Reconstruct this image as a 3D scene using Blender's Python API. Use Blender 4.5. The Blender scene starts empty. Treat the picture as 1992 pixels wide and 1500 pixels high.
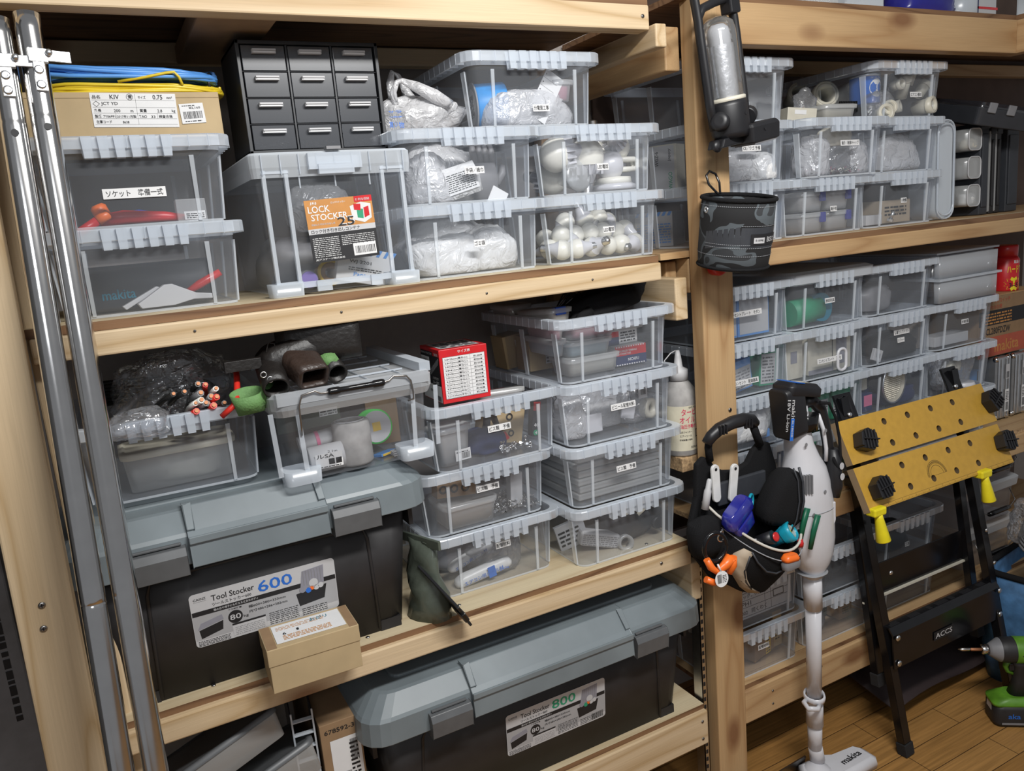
import bpy, math, random
from mathutils import Matrix, Vector, noise
R = math.radians
sc = bpy.context.scene
col = sc.collection
# ------------------------------------------------------------ camera
cd = bpy.data.cameras.new('camera'); cam = bpy.data.objects.new('camera', cd); col.objects.link(cam)
RC = ((0.88030819, -0.46650349, -0.08620892), (-0.16780722, -0.13622826, -0.97636192), (0.44373215, 0.87396588, -0.19820551))
mw = Matrix.Identity(4)
for i in range(3):
    mw[i][0] = RC[0][i]; mw[i][1] = -RC[1][i]; mw[i][2] = -RC[2][i]
mw[2][3] = 1.42
cam.matrix_world = mw
cd.sensor_width = 36; cd.lens = 1527.28 / 1992 * 36; cd.clip_start = .02
sc.camera = cam
# ------------------------------------------------------------ world, lamp and fill, exposure
w = bpy.data.worlds.new('room'); sc.world = w; w.use_nodes = True
w.node_tree.nodes['Background'].inputs[0].default_value = (.92, .95, 1.0, 1)
w.node_tree.nodes['Background'].inputs[1].default_value = .19
def area(name, loc, target, sx, sy, power, color=(1, 1, 1)):
    l = bpy.data.lights.new(name, 'AREA'); l.shape = 'RECTANGLE'; l.size = sx; l.size_y = sy; l.energy = power; l.color = color
    o = bpy.data.objects.new(name, l); col.objects.link(o); o.location = loc
    o.rotation_euler = (Vector(target) - Vector(loc)).to_track_quat('-Z', 'Y').to_euler()
    return o
area('ceiling_lamp', (.66, .16, 2.20), (.78, .95, .6), .9, .12, 27, (1, .99, .97))
area('fill_light', (-.6, -1.6, 2.3), (.6, 1.2, .9), .9, .5, 8, (.93, .96, 1))  # added fill from behind the camera, brightens the fronts; no lamp of the room
sc.view_settings.view_transform = 'Standard'; sc.view_settings.look = 'None'
sc.view_settings.exposure = 0.36; sc.view_settings.gamma = 1
try: sc.view_settings.use_curve_mapping = False
except Exception: pass
sc.cycles.transparent_max_bounces = 40
sc.cycles.max_bounces = 7
sc.cycles.caustics_reflective = False; sc.cycles.caustics_refractive = False

# ------------------------------------------------------------ materials
MATS = {}
def nmat(name):
    m = bpy.data.materials.new(name); m.use_nodes = True
    nt = m.node_tree; nt.nodes.clear()
    out = nt.nodes.new('ShaderNodeOutputMaterial')
    MATS[name] = m
    return m, nt, out
def bsdf(nt, color=(.5, .5, .5), rough=.5, metal=0, spec=.5):
    b = nt.nodes.new('ShaderNodeBsdfPrincipled')
    b.inputs['Base Color'].default_value = (*color, 1); b.inputs['Roughness'].default_value = rough
    b.inputs['Metallic'].default_value = metal; b.inputs['Specular IOR Level'].default_value = spec
    return b
def plain(name, color, rough=.5, metal=0, spec=.5, var=.08, scale=40, bump=0, coat=0):
    """solid colour with a little procedural wear"""
    m, nt, out = nmat(name); b = bsdf(nt, color, rough, metal, spec)
    N = nt.nodes.new; L = nt.links.new
    tc = N('ShaderNodeTexCoord'); no = N('ShaderNodeTexNoise'); no.inputs['Scale'].default_value = scale; no.inputs['Detail'].default_value = 4
    L(tc.outputs['Object'], no.inputs['Vector'])
    mr = N('ShaderNodeMapRange'); mr.inputs['From Min'].default_value = .3; mr.inputs['From Max'].default_value = .7
    mr.inputs['To Min'].default_value = 1 - var; mr.inputs['To Max'].default_value = 1 + var
    L(no.outputs['Fac'], mr.inputs['Value'])
    mx = N('ShaderNodeVectorMath'); mx.operation = 'SCALE'; mx.inputs[0].default_value = color
    L(mr.outputs[0], mx.inputs['Scale']); L(mx.outputs[0], b.inputs['Base Color'])
    if coat: b.inputs['Coat Weight'].default_value = coat
    if bump:
        bp = N('ShaderNodeBump'); bp.inputs['Strength'].default_value = bump; bp.inputs['Distance'].default_value = .002
        L(no.outputs['Fac'], bp.inputs['Height']); L(bp.outputs[0], b.inputs['Normal'])
    L(b.outputs[0], out.inputs[0]); return m
def wood(name, light, dark, knot, axis=0, ring=26, knots=True, rough=.55, fibre=.12):
    m, nt, out = nmat(name); b = bsdf(nt, light, rough, 0, .35)
    N = nt.nodes.new; L = nt.links.new
    tc = N('ShaderNodeTexCoord'); oi = N('ShaderNodeObjectInfo')
    ad = N('ShaderNodeVectorMath'); ad.operation = 'ADD'
    sc_ = N('ShaderNodeVectorMath'); sc_.operation = 'SCALE'; sc_.inputs[0].default_value = (7, 5, 9)
    L(oi.outputs['Random'], sc_.inputs['Scale']); L(tc.outputs['Object'], ad.inputs[0]); L(sc_.outputs[0], ad.inputs[1])
    mp = N('ShaderNodeMapping'); s = [9, 9, 9]; s[axis] = .8; mp.inputs['Scale'].default_value = s
    L(ad.outputs[0], mp.inputs['Vector'])
    n1 = N('ShaderNodeTexNoise'); n1.inputs['Scale'].default_value = 1.0; n1.inputs['Detail'].default_value = 1.5
    L(mp.outputs[0], n1.inputs['Vector'])
    mu = N('ShaderNodeMath'); mu.operation = 'MULTIPLY'; mu.inputs[1].default_value = ring; L(n1.outputs['Fac'], mu.inputs[0])
    fr = N('ShaderNodeMath'); fr.operation = 'PINGPONG'; fr.inputs[1].default_value = 1; L(mu.outputs[0], fr.inputs[0])
    pw = N('ShaderNodeMath'); pw.operation = 'POWER'; pw.inputs[1].default_value = 3; L(fr.outputs[0], pw.inputs[0])
    mp2 = N('ShaderNodeMapping'); s = [330, 330, 330]; s[axis] = 9; mp2.inputs['Scale'].default_value = s
    L(ad.outputs[0], mp2.inputs['Vector'])
    n2 = N('ShaderNodeTexNoise'); n2.inputs['Scale'].default_value = 1; n2.inputs['Detail'].default_value = 2; L(mp2.outputs[0], n2.inputs['Vector'])
    mix = N('ShaderNodeMix'); mix.data_type = 'RGBA'
    mix.inputs[6].default_value = (*light, 1); mix.inputs[7].default_value = (*dark, 1); L(pw.outputs[0], mix.inputs[0])
    hv = N('ShaderNodeMapRange'); hv.inputs['To Min'].default_value = 1 - fibre; hv.inputs['To Max'].default_value = 1 + fibre
    L(n2.outputs['Fac'], hv.inputs['Value'])
    m2 = N('ShaderNodeVectorMath'); m2.operation = 'SCALE'; L(mix.outputs[2], m2.inputs[0]); L(hv.outputs[0], m2.inputs['Scale'])
    last = m2.outputs[0]
    if knots:
        mp3 = N('ShaderNodeMapping'); s = [6, 6, 6]; s[axis] = 2.8; mp3.inputs['Scale'].default_value = s
        L(ad.outputs[0], mp3.inputs['Vector'])
        vo = N('ShaderNodeTexVoronoi'); vo.inputs['Scale'].default_value = 1; L(mp3.outputs[0], vo.inputs['Vector'])
        kr = N('ShaderNodeMapRange'); kr.inputs['From Min'].default_value = .07; kr.inputs['From Max'].default_value = .17
        kr.inputs['To Min'].default_value = .85; kr.inputs['To Max'].default_value = 0; L(vo.outputs['Distance'], kr.inputs['Value'])
        km = N('ShaderNodeMix'); km.data_type = 'RGBA'; km.inputs[7].default_value = (*knot, 1)
        L(kr.outputs[0], km.inputs[0]); L(last, km.inputs[6]); last = km.outputs[2]
    L(last, b.inputs['Base Color'])
    bp = N('ShaderNodeBump'); bp.inputs['Strength'].default_value = .25; bp.inputs['Distance'].default_value = .001
    L(n2.outputs['Fac'], bp.inputs['Height']); L(bp.outputs[0], b.inputs['Normal'])
    L(b.outputs[0], out.inputs[0]); return m
def clear(name, color, alpha, rough=.25, gloss=.35, trans=.5, bump=0, bscale=60):
    """thin see-through plastic: part straight-through, part milky scatter, part gloss"""
    m, nt, out = nmat(name); N = nt.nodes.new; L = nt.links.new
    t = N('ShaderNodeBsdfTransparent'); t.inputs[0].default_value = (.97, .98, 1, 1)
    d = N('ShaderNodeBsdfDiffuse'); d.inputs[0].default_value = (*color, 1)
    tl = N('ShaderNodeBsdfTranslucent'); tl.inputs[0].default_value = (*color, 1)
    m1 = N('ShaderNodeMixShader'); m1.inputs[0].default_value = trans; L(d.outputs[0], m1.inputs[1]); L(tl.outputs[0], m1.inputs[2])
    lw = N('ShaderNodeLayerWeight'); lw.inputs[0].default_value = .35
    mr = N('ShaderNodeMapRange'); mr.inputs['To Min'].default_value = alpha; mr.inputs['To Max'].default_value = min(1, alpha * 2.2)
    L(lw.outputs['Facing'], mr.inputs['Value'])
    m2 = N('ShaderNodeMixShader'); L(mr.outputs[0], m2.inputs[0]); L(t.outputs[0], m2.inputs[1]); L(m1.outputs[0], m2.inputs[2])
    g = N('ShaderNodeBsdfGlossy'); g.inputs['Roughness'].default_value = rough; g.inputs[0].default_value = (1, 1, 1, 1)
    m3 = N('ShaderNodeMixShader'); mr2 = N('ShaderNodeMapRange'); mr2.inputs['To Min'].default_value = gloss * .12; mr2.inputs['To Max'].default_value = gloss
    L(lw.outputs['Fresnel'], mr2.inputs['Value']); L(mr2.outputs[0], m3.inputs[0]); L(m2.outputs[0], m3.inputs[1]); L(g.outputs[0], m3.inputs[2])
    if bump:
        tc = N('ShaderNodeTexCoord'); no = N('ShaderNodeTexNoise'); no.inputs['Scale'].default_value = bscale; no.inputs['Detail'].default_value = 3; no.inputs['Distortion'].default_value = 1
        L(tc.outputs['Object'], no.inputs['Vector']); bp = N('ShaderNodeBump'); bp.inputs['Strength'].default_value = bump; bp.inputs['Distance'].default_value = .01
        L(no.outputs['Fac'], bp.inputs['Height']); L(bp.outputs[0], g.inputs['Normal']); L(bp.outputs[0], d.inputs['Normal']); L(bp.outputs[0], lw.inputs['Normal'])
    L(m3.outputs[0], out.inputs[0]); return m
PL = (.61, .47, .30); PD = (.46, .32, .17); KN = (.20, .09, .04)
TL_ = (.50, .33, .17); TD = (.38, .225, .105)
for ax, n in enumerate('xyz'):
    wood('pine_' + n, PL, PD, KN, ax, 16); wood('tan_' + n, TL_, TD, KN, ax, 15)
wood('ply_top', (.60, .50, .33), (.50, .39, .24), KN, 0, 14, False)
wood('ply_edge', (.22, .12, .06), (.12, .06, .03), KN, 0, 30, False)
plain('chipboard', (.42, .28, .15), .8, var=.45, scale=150, bump=.5)
plain('steel', (.62, .61, .60), .16, 1, var=.04); plain('zinc', (.72, .73, .74), .3, 1); plain('wire_steel', (.35, .34, .33), .3, 1)
plain('black_plastic', (.012, .012, .014), .42); plain('black_body', (.018, .017, .018), .55, var=.25, scale=18); plain('black_matt', (.012, .012, .013), .85, bump=.4, scale=300)
plain('black_cloth', (.010, .010, .011), .95, bump=.6, scale=500, spec=.2); plain('black_leather', (.012, .010, .009), .45, bump=.6, scale=120); plain('brown_leather', (.035, .022, .017), .4, bump=1, scale=110)
plain('lid_grey', (.17, .20, .215), .42, var=.12, scale=9); plain('latch_grey', (.10, .105, .11), .4)
plain('white_abs', (.62, .62, .65), .25, coat=.25, var=.02); plain('white_plastic', (.66, .66, .65), .35); plain('cream', (.62, .58, .46), .4); plain('bulb_white', (.80, .78, .70), .3, var=.02)
plain('grey_plastic', (.30, .31, .33), .4); plain('dark_grey', (.03, .032, .036), .4); plain('charcoal', (.035, .038, .045), .5)
plain('paper', (.70, .70, .70), .7, var=.02); plain('ink', (.01, .01, .012), .6); plain('card', (.44, .33, .185), .75, var=.1, scale=14); plain('card_dark', (.27, .17, .09), .8)
plain('red', (.55, .015, .02), .35); plain('red_plastic', (.50, .02, .02), .3); plain('orange', (.85, .16, .02), .35); plain('blue', (.02, .08, .42), .4); plain('sky_blue', (.02, .30, .75), .4)
plain('cable_blue', (.10, .30, .70), .35); plain('cable_yellow', (.70, .52, .03), .35); plain('cable_white', (.7, .7, .66), .35); plain('copper', (.45, .20, .10), .5, .6); plain('cable_red', (.62, .03, .02), .35); plain('cable_black', (.02, .02, .02), .3)
plain('green_web', (.12, .25, .08), .7, bump=.5, scale=300); plain('tape_green', (.05, .75, .08), .4); plain('green', (.02, .28, .14), .5); plain('dark_green', (.005, .10, .05), .4); plain('tool_green', (.10, .26, .02), .45, var=.3, scale=30)
plain('yellow', (.80, .68, .02), .4); plain('label_yellow', (.75, .5, .05), .5); plain('label_orange', (.50, .22, .05), .5); plain('teal', (.01, .17, .25), .35); plain('blue_bag', (.06, .16, .32), .6, var=.35, scale=25, bump=1); plain('silver_blue', (.02, .02, .22), .25)
plain('ruler_wood', (.52, .30, .045), .38, var=.06, scale=60); plain('mdf', (.30, .21, .12), .8); plain('hole_dark', (.12, .08, .04), .9)
plain('gloss_black', (.006, .006, .007), .18, var=.3, scale=15); plain('wall_paint', (.36, .325, .30), .8, var=.04, scale=60, bump=.15); plain('grey_panel', (.10, .105, .11), .7)
plain('camo_grey', (.07, .085, .10), .85, bump=.5, scale=400); plain('piping', (.55, .52, .46), .6); plain('beige', (.42, .34, .25), .7)
plain('navy', (.02, .03, .10), .5); plain('pink', (.7, .18, .32), .4); plain('lens', (.75, .75, .7), .08, .6); plain('foil', (.85, .85, .86), .3, .7, bump=.8, scale=60)
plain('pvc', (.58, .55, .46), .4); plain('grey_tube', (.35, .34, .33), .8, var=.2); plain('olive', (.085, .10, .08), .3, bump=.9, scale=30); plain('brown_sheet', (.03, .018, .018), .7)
plain('sheet_blue', (.01, .10, .24), .5); plain('mid_grey', (.2, .2, .21), .5)
clear('bin_wall', (.86, .92, 1.0), .085, .2, .22, .25); clear('bin_rim', (.82, .89, .97), .44, .25, .40, .2); clear('bin_rib', (.88, .94, 1.0), .42, .25, .3, .2)
clear('lid_clear', (.80, .83, .86), .34, .2, .35, .25); clear('film', (.95, .96, 1), .12, .12, .75, .3, bump=1, bscale=38); clear('film_milky', (.98, .98, 1), .60, .2, .7, .25, bump=1, bscale=38); clear('film_dark', (.6, .6, .62), .05, .12, .6, .5, bump=1, bscale=30)
clear('tub_clear', (.86, .87, .86), .32, .25, .4, .25); clear('smoke', (.05, .05, .06), .55, .15, .5); clear('tube_clear', (.85, .85, .82), .10, .05, .9); clear('blue_clear', (.03, .04, .55), .72, .15, .6); clear('smoky_drawer', (.12, .13, .15), .62, .2, .5)

# ------------------------------------------------------------ mesh builder
def F(x=0, y=0, z=0, rx=0, ry=0, rz=0, s=1):
    return Matrix.Translation((x, y, z)) @ Matrix.Rotation(R(rz), 4, 'Z') @ Matrix.Rotation(R(ry), 4, 'Y') @ Matrix.Rotation(R(rx), 4, 'X') @ Matrix.Scale(s, 4)
def dirM(a, b):
    a = Vector(a); b = Vector(b); d = b - a
    return Matrix.Translation(a) @ d.to_track_quat('Z', 'Y').to_matrix().to_4x4(), d.length
def rrect(w, d, r, z=0, n=4, cx=0, cy=0):
    p = []
    r = min(r, w / 2 - 1e-4, d / 2 - 1e-4)
    for k, (sx, sy) in enumerate(((1, -1), (1, 1), (-1, 1), (-1, -1))):
        for i in range(n + 1):
            a = -math.pi / 2 + k * math.pi / 2 + i / n * math.pi / 2
            p.append((cx + sx * (w / 2 - r) + r * math.cos(a), cy + sy * (d / 2 - r) + r * math.sin(a), z))
    return p
TXT = {}
def text_geo(s):
    if s in TXT: return TXT[s]
    c = bpy.data.curves.new('t', 'FONT'); c.body = s; c.size = 1; c.resolution_u = 2; c.offset = .012; c.align_x = 'LEFT'
    o = bpy.data.objects.new('t', c); col.objects.link(o)
    bpy.context.view_layer.update()
    dg = bpy.context.evaluated_depsgraph_get()
    me = bpy.data.meshes.new_from_object(o.evaluated_get(dg))
    v = [tuple(x.co) for x in me.vertices]; f = [tuple(p.vertices) for p in me.polygons]
    bpy.data.objects.remove(o); bpy.data.curves.remove(c); bpy.data.meshes.remove(me)
    if v:
        xs = [p[0] for p in v]; ys = [p[1] for p in v]
        bb = (min(xs), max(xs), min(ys), max(ys))
    else: bb = (0, 1, 0, 1)
    TXT[s] = (v, f, bb); return TXT[s]
class MB:
    def __init__(s): s.v = []; s.f = []; s.m = []; s.s = []
    def add(s, v, f, m=0, M=None, smooth=False):
        b = len(s.v)
        if M is not None: v = [tuple(M @ Vector(p)) for p in v]
        s.v += [tuple(p) for p in v]; s.f += [tuple(b + i for i in q) for q in f]
        s.m += [m] * len(f); s.s += [smooth] * len(f); return s
    def box(s, x0, x1, y0, y1, z0, z1, m=0, M=None):
        v = [(x, y, z) for z in (z0, z1) for y in (y0, y1) for x in (x0, x1)]
        return s.add(v, [(0, 2, 3, 1), (4, 5, 7, 6), (0, 1, 5, 4), (2, 6, 7, 3), (0, 4, 6, 2), (1, 3, 7, 5)], m, M)
    def loft(s, loops, m=0, M=None, c0=True, c1=True, smooth=True, closed=True):
        n = len(loops[0]); v = [p for l in loops for p in l]; f = []
        for i in range(len(loops) - 1):
            for j in range(n if closed else n - 1):
                k = (j + 1) % n; f.append((i * n + j, i * n + k, (i + 1) * n + k, (i + 1) * n + j))
        s.add(v, f, m, M, smooth)
        b = len(s.v) - len(v)
        if c0: s.f.append(tuple(b + i for i in range(n - 1, -1, -1))); s.m.append(m); s.s.append(False)
        if c1: s.f.append(tuple(b + (len(loops) - 1) * n + i for i in range(n))); s.m.append(m); s.s.append(False)
        return s
    def lathe(s, prof, m=0, M=None, n=20, smooth=True, caps=True):
        loops = [[(r * math.cos(2 * math.pi * i / n), r * math.sin(2 * math.pi * i / n), z) for i in range(n)] for r, z in prof]
        return s.loft(loops, m, M, caps and prof[0][0] > 1e-5, caps and prof[-1][0] > 1e-5, smooth)
    def cyl(s, a, b, r, m=0, n=16, r2=None, M=None):
        D, L = dirM(a, b)
        if M is not None: D = M @ D
        return s.lathe([(r, 0), (r if r2 is None else r2, L)], m, D, n)
    def tube(s, pts, r, m=0, n=8, M=None, closed=False):
        P = [Vector(p) for p in pts]; loops = []; up = None
        for i, p in enumerate(P):
            t = (P[min(i + 1, len(P) - 1)] - P[max(i - 1, 0)]) if not closed else (P[(i + 1) % len(P)] - P[i - 1])
            t.normalize()
            if up is None: up = t.orthogonal().normalized()
            up = (up - t * up.dot(t)); up = up.normalized() if up.length > 1e-6 else t.orthogonal().normalized()
            q = t.cross(up); rr = r[i] if isinstance(r, (list, tuple)) else r
            loops.append([tuple(p + (up * math.cos(2 * math.pi * k / n) + q * math.sin(2 * math.pi * k / n)) * rr) for k in range(n)])
        if closed: loops.append(loops[0])
        return s.loft(loops, m, M, not closed, not closed)
    def prism(s, poly, h0, h1, m=0, M=None):
        n = len(poly); v = [(x, y, h0) for x, y in poly] + [(x, y, h1) for x, y in poly]
        f = [tuple(range(n - 1, -1, -1)), tuple(range(n, 2 * n))] + [(i, (i + 1) % n, n + (i + 1) % n, n + i) for i in range(n)]
        return s.add(v, f, m, M)
    def ball(s, c, r, m=0, n=14, k=9, M=None, sc=(1, 1, 1)):
        pr = [(math.sin(math.pi * i / k) * r + 1e-6, -math.cos(math.pi * i / k) * r) for i in range(k + 1)]
        T = Matrix.Translation(c) @ Matrix.Diagonal((*sc, 1))
        return s.lathe(pr, m, T if M is None else M @ T, n, True, False)
    def text(s, t, x, y, w, h, m=0, M=None, fit=True):
        """text with its lower-left box corner at x, y in the XY plane of M"""
        v, f, bb = text_geo(t)
        if not v: return s
        sx = w / max(1e-6, bb[1] - bb[0]); sy = h / max(1e-6, bb[3] - bb[2])
        return s.add([((p[0] - bb[0]) * sx + x, (p[1] - bb[2]) * sy + y, 0) for p in v], f, m, M)
    def obj(s, name, mats, parent=None, M=None, bevel=0, seg=2, label=None, sub=0, solid=0):
        me = bpy.data.meshes.new(name); me.from_pydata(s.v, [], s.f)
        if isinstance(mats, str): mats = [mats]
        for a in mats: me.materials.append(MATS[a])
        me.polygons.foreach_set('material_index', s.m); me.polygons.foreach_set('use_smooth', s.s); me.update()
        o = bpy.data.objects.new(name, me); col.objects.link(o)
        if parent: o.parent = parent
        if M is not None: o.matrix_local = M
        if bevel:
            b = o.modifiers.new('b', 'BEVEL'); b.width = bevel; b.segments = seg; b.limit_method = 'ANGLE'; b.angle_limit = R(40)
        if sub:
            b = o.modifiers.new('s', 'SUBSURF'); b.levels = sub; b.render_levels = sub
        if solid:
            b = o.modifiers.new('t', 'SOLIDIFY'); b.thickness = solid; b.offset = 0
        if label: o['label'] = label
        return o
def tag(o, label, cat, group=None):
    o['label'] = label; o['category'] = cat
    if group: o['group'] = group
    return o
def thing(name, label, cat, M=None, group=None):
    o = bpy.data.objects.new(name, None); col.objects.link(o); o.empty_display_size = .02
    if M is not None: o.matrix_world = M
    return tag(o, label, cat, group)
def dup(root, M, label=None, group=None, top=True):
    r = root.copy(); col.objects.link(r); r.matrix_basis = M
    for k in ('label', 'group'):
        v = {'label': label, 'group': group}[k]
        if v: r[k] = v
    def rec(a, b):
        for ch in list(a.children):
            c = ch.copy(); col.objects.link(c); c.parent = b; rec(ch, c)
    rec(root, r); return r
FR = Matrix.Rotation(R(90), 4, 'X')          # XY drawing -> upright, facing the camera side (-Y)
def flat(name, mats, parent, M, fn):
    b = MB(); fn(b); return b.obj(name, mats, parent, M)
def sheet(b, w, h, m=0, t=.0006, r=0):
    if r: b.loft([rrect(w, h, r, -t), rrect(w, h, r, 0)], m, None, smooth=False)
    else: b.box(-w / 2, w / 2, -h / 2, h / 2, -t, 0, m)
def lines(b, x0, x1, y0, y1, n, m=1, seed=1, z=.0002, fill=.5):
    """rows of fine print too small to read, as little dashes"""
    rd = random.Random(seed); hh = (y1 - y0) / n
    for i in range(n):
        x = x0
        while x < x1:
            wd = min(x1 - x, hh * rd.uniform(.5, 2.2))
            b.add([(x, y0 + i * hh, z), (x + wd, y0 + i * hh, z), (x + wd, y0 + (i + fill) * hh, z), (x, y0 + (i + fill) * hh, z)], [(0, 1, 2, 3)], m)
            x += wd + hh * rd.uniform(.2, .6)
def bars(b, x0, x1, y0, y1, m=1, seed=3, z=.0002):
    rd = random.Random(seed); x = x0
    while x < x1:
        wd = (x1 - x0) * rd.uniform(.012, .04)
        b.add([(x, y0, z), (x + wd, y0, z), (x + wd, y1, z), (x, y1, z)], [(0, 1, 2, 3)], m); x += wd + (x1 - x0) * rd.uniform(.012, .035)
def rect(b, x0, x1, y0, y1, m, z=.0002):
    b.add([(x0, y0, z), (x1, y0, z), (x1, y1, z), (x0, y1, z)], [(0, 1, 2, 3)], m)
def word_label(parent, t, w, h, M, name='label'):
    b = MB(); sheet(b, w, h, 0, .0005)
    b.text(t, -w * .45, -h * .34, w * .90, h * .68, 1, F(0, 0, .0003))
    return b.obj(name, ['paper', 'ink'], parent, M)
def crumple(name, mat, M, sx, sy, sz, seed=0, amp=.3, freq=9, parent=None, flatb=True, lev=4, sharp=True):
    """a crinkled bag: a ball pushed about by layered noise"""
    b = MB(); n = 10 * lev; k = 7 * lev; off = Vector((seed * 3.7, seed * 1.3, seed * 2.1)); loops = []
    for i in range(k + 1):
        th = math.pi * i / k; l = []
        for j in range(n):
            ph = 2 * math.pi * j / n
            u = Vector((math.sin(th) * math.cos(ph), math.sin(th) * math.sin(ph), -math.cos(th)))
            d = noise.noise(u * 1.4 + off) * .8
            if sharp: d += (.5 - abs(noise.noise(u * freq * .35 + off))) * .55 + (.3 - abs(noise.noise(u * freq * .8 + off * 2))) * .35 + noise.noise(u * freq * 1.9 + off) * .12
            else: d += noise.noise(u * freq * .3 + off) * .4
            q = [abs(c) ** .75 * (1 if c > 0 else -1) for c in u]
            p = Vector(q) * (1 + amp * (d - .2))
            z = p.z * sz
            if flatb and z < -sz * .62: z = -sz * .62
            l.append((p.x * sx, p.y * sy, z + (sz * .62 if flatb else 0)))
        loops.append(l)
    b.loft(loops, 0, None, False, False)
    return b.obj(name, mat, parent, M)
plain('label_cream', (.62, .58, .45), .5); plain('label_red', (.6, .02, .09), .5); plain('red_faded', (.42, .09, .05), .7); plain('alu', (.45, .46, .47), .35, .8, bump=.1); plain('lens_warm', (.85, .78, .62), .25, .4)
plain('teal_bright', (.01, .30, .42), .35)
plain('panel_brown', (.10, .065, .05), .8, var=.15, scale=12)
# ------------------------------------------------------------ the room
def structure(o): o['kind'] = 'structure'; return o
def floor_mat():
    m, nt, out = nmat('floor_boards'); b = bsdf(nt, (.4, .2, .05), .38, 0, .4); N = nt.nodes.new; L = nt.links.new
    tc = N('ShaderNodeTexCoord'); br = N('ShaderNodeTexBrick')
    br.inputs['Scale'].default_value = 1; br.inputs['Brick Width'].default_value = .62; br.inputs['Row Height'].default_value = .078
    br.inputs['Mortar Size'].default_value = .0012; br.inputs['Mortar Smooth'].default_value = .3; br.offset = .37
    br.inputs['Color1'].default_value = (.39, .205, .065, 1); br.inputs['Color2'].default_value = (.31, .155, .045, 1); br.inputs['Mortar'].default_value = (.06, .03, .012, 1)
    L(tc.outputs['Object'], br.inputs['Vector'])
    mp = N('ShaderNodeMapping'); mp.inputs['Scale'].default_value = (6, 150, 1); L(tc.outputs['Object'], mp.inputs['Vector'])
    n = N('ShaderNodeTexNoise'); n.inputs['Scale'].default_value = 1; n.inputs['Detail'].default_value = 5; L(mp.outputs[0], n.inputs['Vector'])
    mr = N('ShaderNodeMapRange'); mr.inputs['From Min'].default_value = .25; mr.inputs['From Max'].default_value = .75; mr.inputs['To Min'].default_value = .68; mr.inputs['To Max'].default_value = 1.25; L(n.outputs['Fac'], mr.inputs['Value'])
    v = N('ShaderNodeVectorMath'); v.operation = 'SCALE'; L(br.outputs['Color'], v.inputs[0]); L(mr.outputs[0], v.inputs['Scale']); L(v.outputs[0], b.inputs['Base Color'])
    L(b.outputs[0], out.inputs[0])
floor_mat()
structure(MB().box(-1.5, 3.6, -1.5, 1.80, -.03, 0).obj('floor', 'floor_boards'))
structure(MB().box(-1.5, 3.6, 1.745, 1.80, 0, 2.45).obj('wall_back', 'wall_paint'))
structure(MB().box(-.62, -.56, 1.0, 1.745, 0, 2.45).obj('wall_left', 'grey_panel'))

# ------------------------------------------------------------ timber shelving
def beam(parent, name, x0, x1, y0, y1, z0, z1, mat, bev=.003, label=None, rot=None):
    cx, cy, cz = (x0 + x1) / 2, (y0 + y1) / 2, (z0 + z1) / 2
    M = Matrix.Translation((cx, cy, cz))
    if rot is not None: M = M @ rot
    return MB().box(x0 - cx, x1 - cx, y0 - cy, y1 - cy, z0 - cz, z1 - cz).obj(name, mat, parent, M, bev, label=label)
def board(parent, x0, x1, y0, y1, z0, z1, mats=('ply_top', 'ply_edge')):
    b = MB(); cx, cy, cz = (x0 + x1) / 2, (y0 + y1) / 2, (z0 + z1) / 2
    b.box(x0 - cx, x1 - cx, y0 - cy, y1 - cy, z0 - cz, z1 - cz)
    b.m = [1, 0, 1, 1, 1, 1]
    return b.obj('shelf_board', list(mats), parent, Matrix.Translation((cx, cy, cz)))
def screw(parent, x, y, z, rx=90, r=.0038):
    b = MB(); b.lathe([(r, 0), (r, .0012), (r * .6, .002)], 0, None, 12); b.box(-r * .6, r * .6, -r * .13, r * .13, .0018, .0024, 1); b.box(-r * .13, r * .13, -r * .6, r * .6, .0018, .0024, 1)
    return b.obj('screw', ['wire_steel', 'ink'], parent, F(x, y, z, rx))
LU = thing('shelving_unit', 'pale pine shelving unit, four tiers, left of the thick tan post', 'shelf', F(.45, 1.5, 0))
LU.matrix_world = Matrix.Identity(4)
beam(LU, 'front_beam', -.40, 1.019, 1.29, 1.328, 1.766, 1.811, 'pine_x')
beam(LU, 'front_beam', -.098, 1.019, 1.29, 1.328, 1.286, 1.322, 'pine_x')
beam(LU, 'front_beam', -.098, 1.064, 1.29, 1.328, .650, .691, 'pine_x')
beam(LU, 'front_beam', -.098, 1.092, 1.29, 1.328, .187, .273, 'pine_x')
for z, x1 in ((1.790, 1.0), (1.30, 1.04), (.670, 1.05), (.245, 1.06)):
    beam(LU, 'back_beam', -.40, x1, 1.655, 1.69, z - .018, z + .018, 'pine_x')
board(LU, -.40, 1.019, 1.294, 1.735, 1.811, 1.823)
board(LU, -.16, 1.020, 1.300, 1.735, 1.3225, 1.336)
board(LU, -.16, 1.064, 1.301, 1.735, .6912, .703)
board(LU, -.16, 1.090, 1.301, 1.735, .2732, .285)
beam(LU, 'side_beam', 1.021, 1.047, 1.275, 1.74, 1.732, 1.775, 'pine_y')
beam(LU, 'side_beam', 1.062, 1.094, 1.302, 1.74, 1.195, 1.284, 'pine_y')
beam(LU, 'side_beam', 1.066, 1.092, 1.295, 1.74, .556, .648, 'pine_y')
beam(LU, 'side_beam', 1.066, 1.092, 1.332, 1.74, .19, .272, 'pine_y')
for z in (1.5,): beam(LU, 'back_post', .995, 1.03, 1.69, 1.728, 1.0, 2.0, 'tan_z')
beam(LU, 'corner_post', -.178, -.104, 1.248, 1.286, 0, 2.2, 'pine_z', rot=Matrix.Rotation(R(.9), 4, 'Y'))
beam(LU, 'cross_brace', -.104, -.066, 1.33, 1.368, 0, 2.2, 'pine_z')
beam(LU, 'under_joist', .20, .32, 1.33, 1.65, 1.768, 1.80, 'card_dark')
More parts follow.
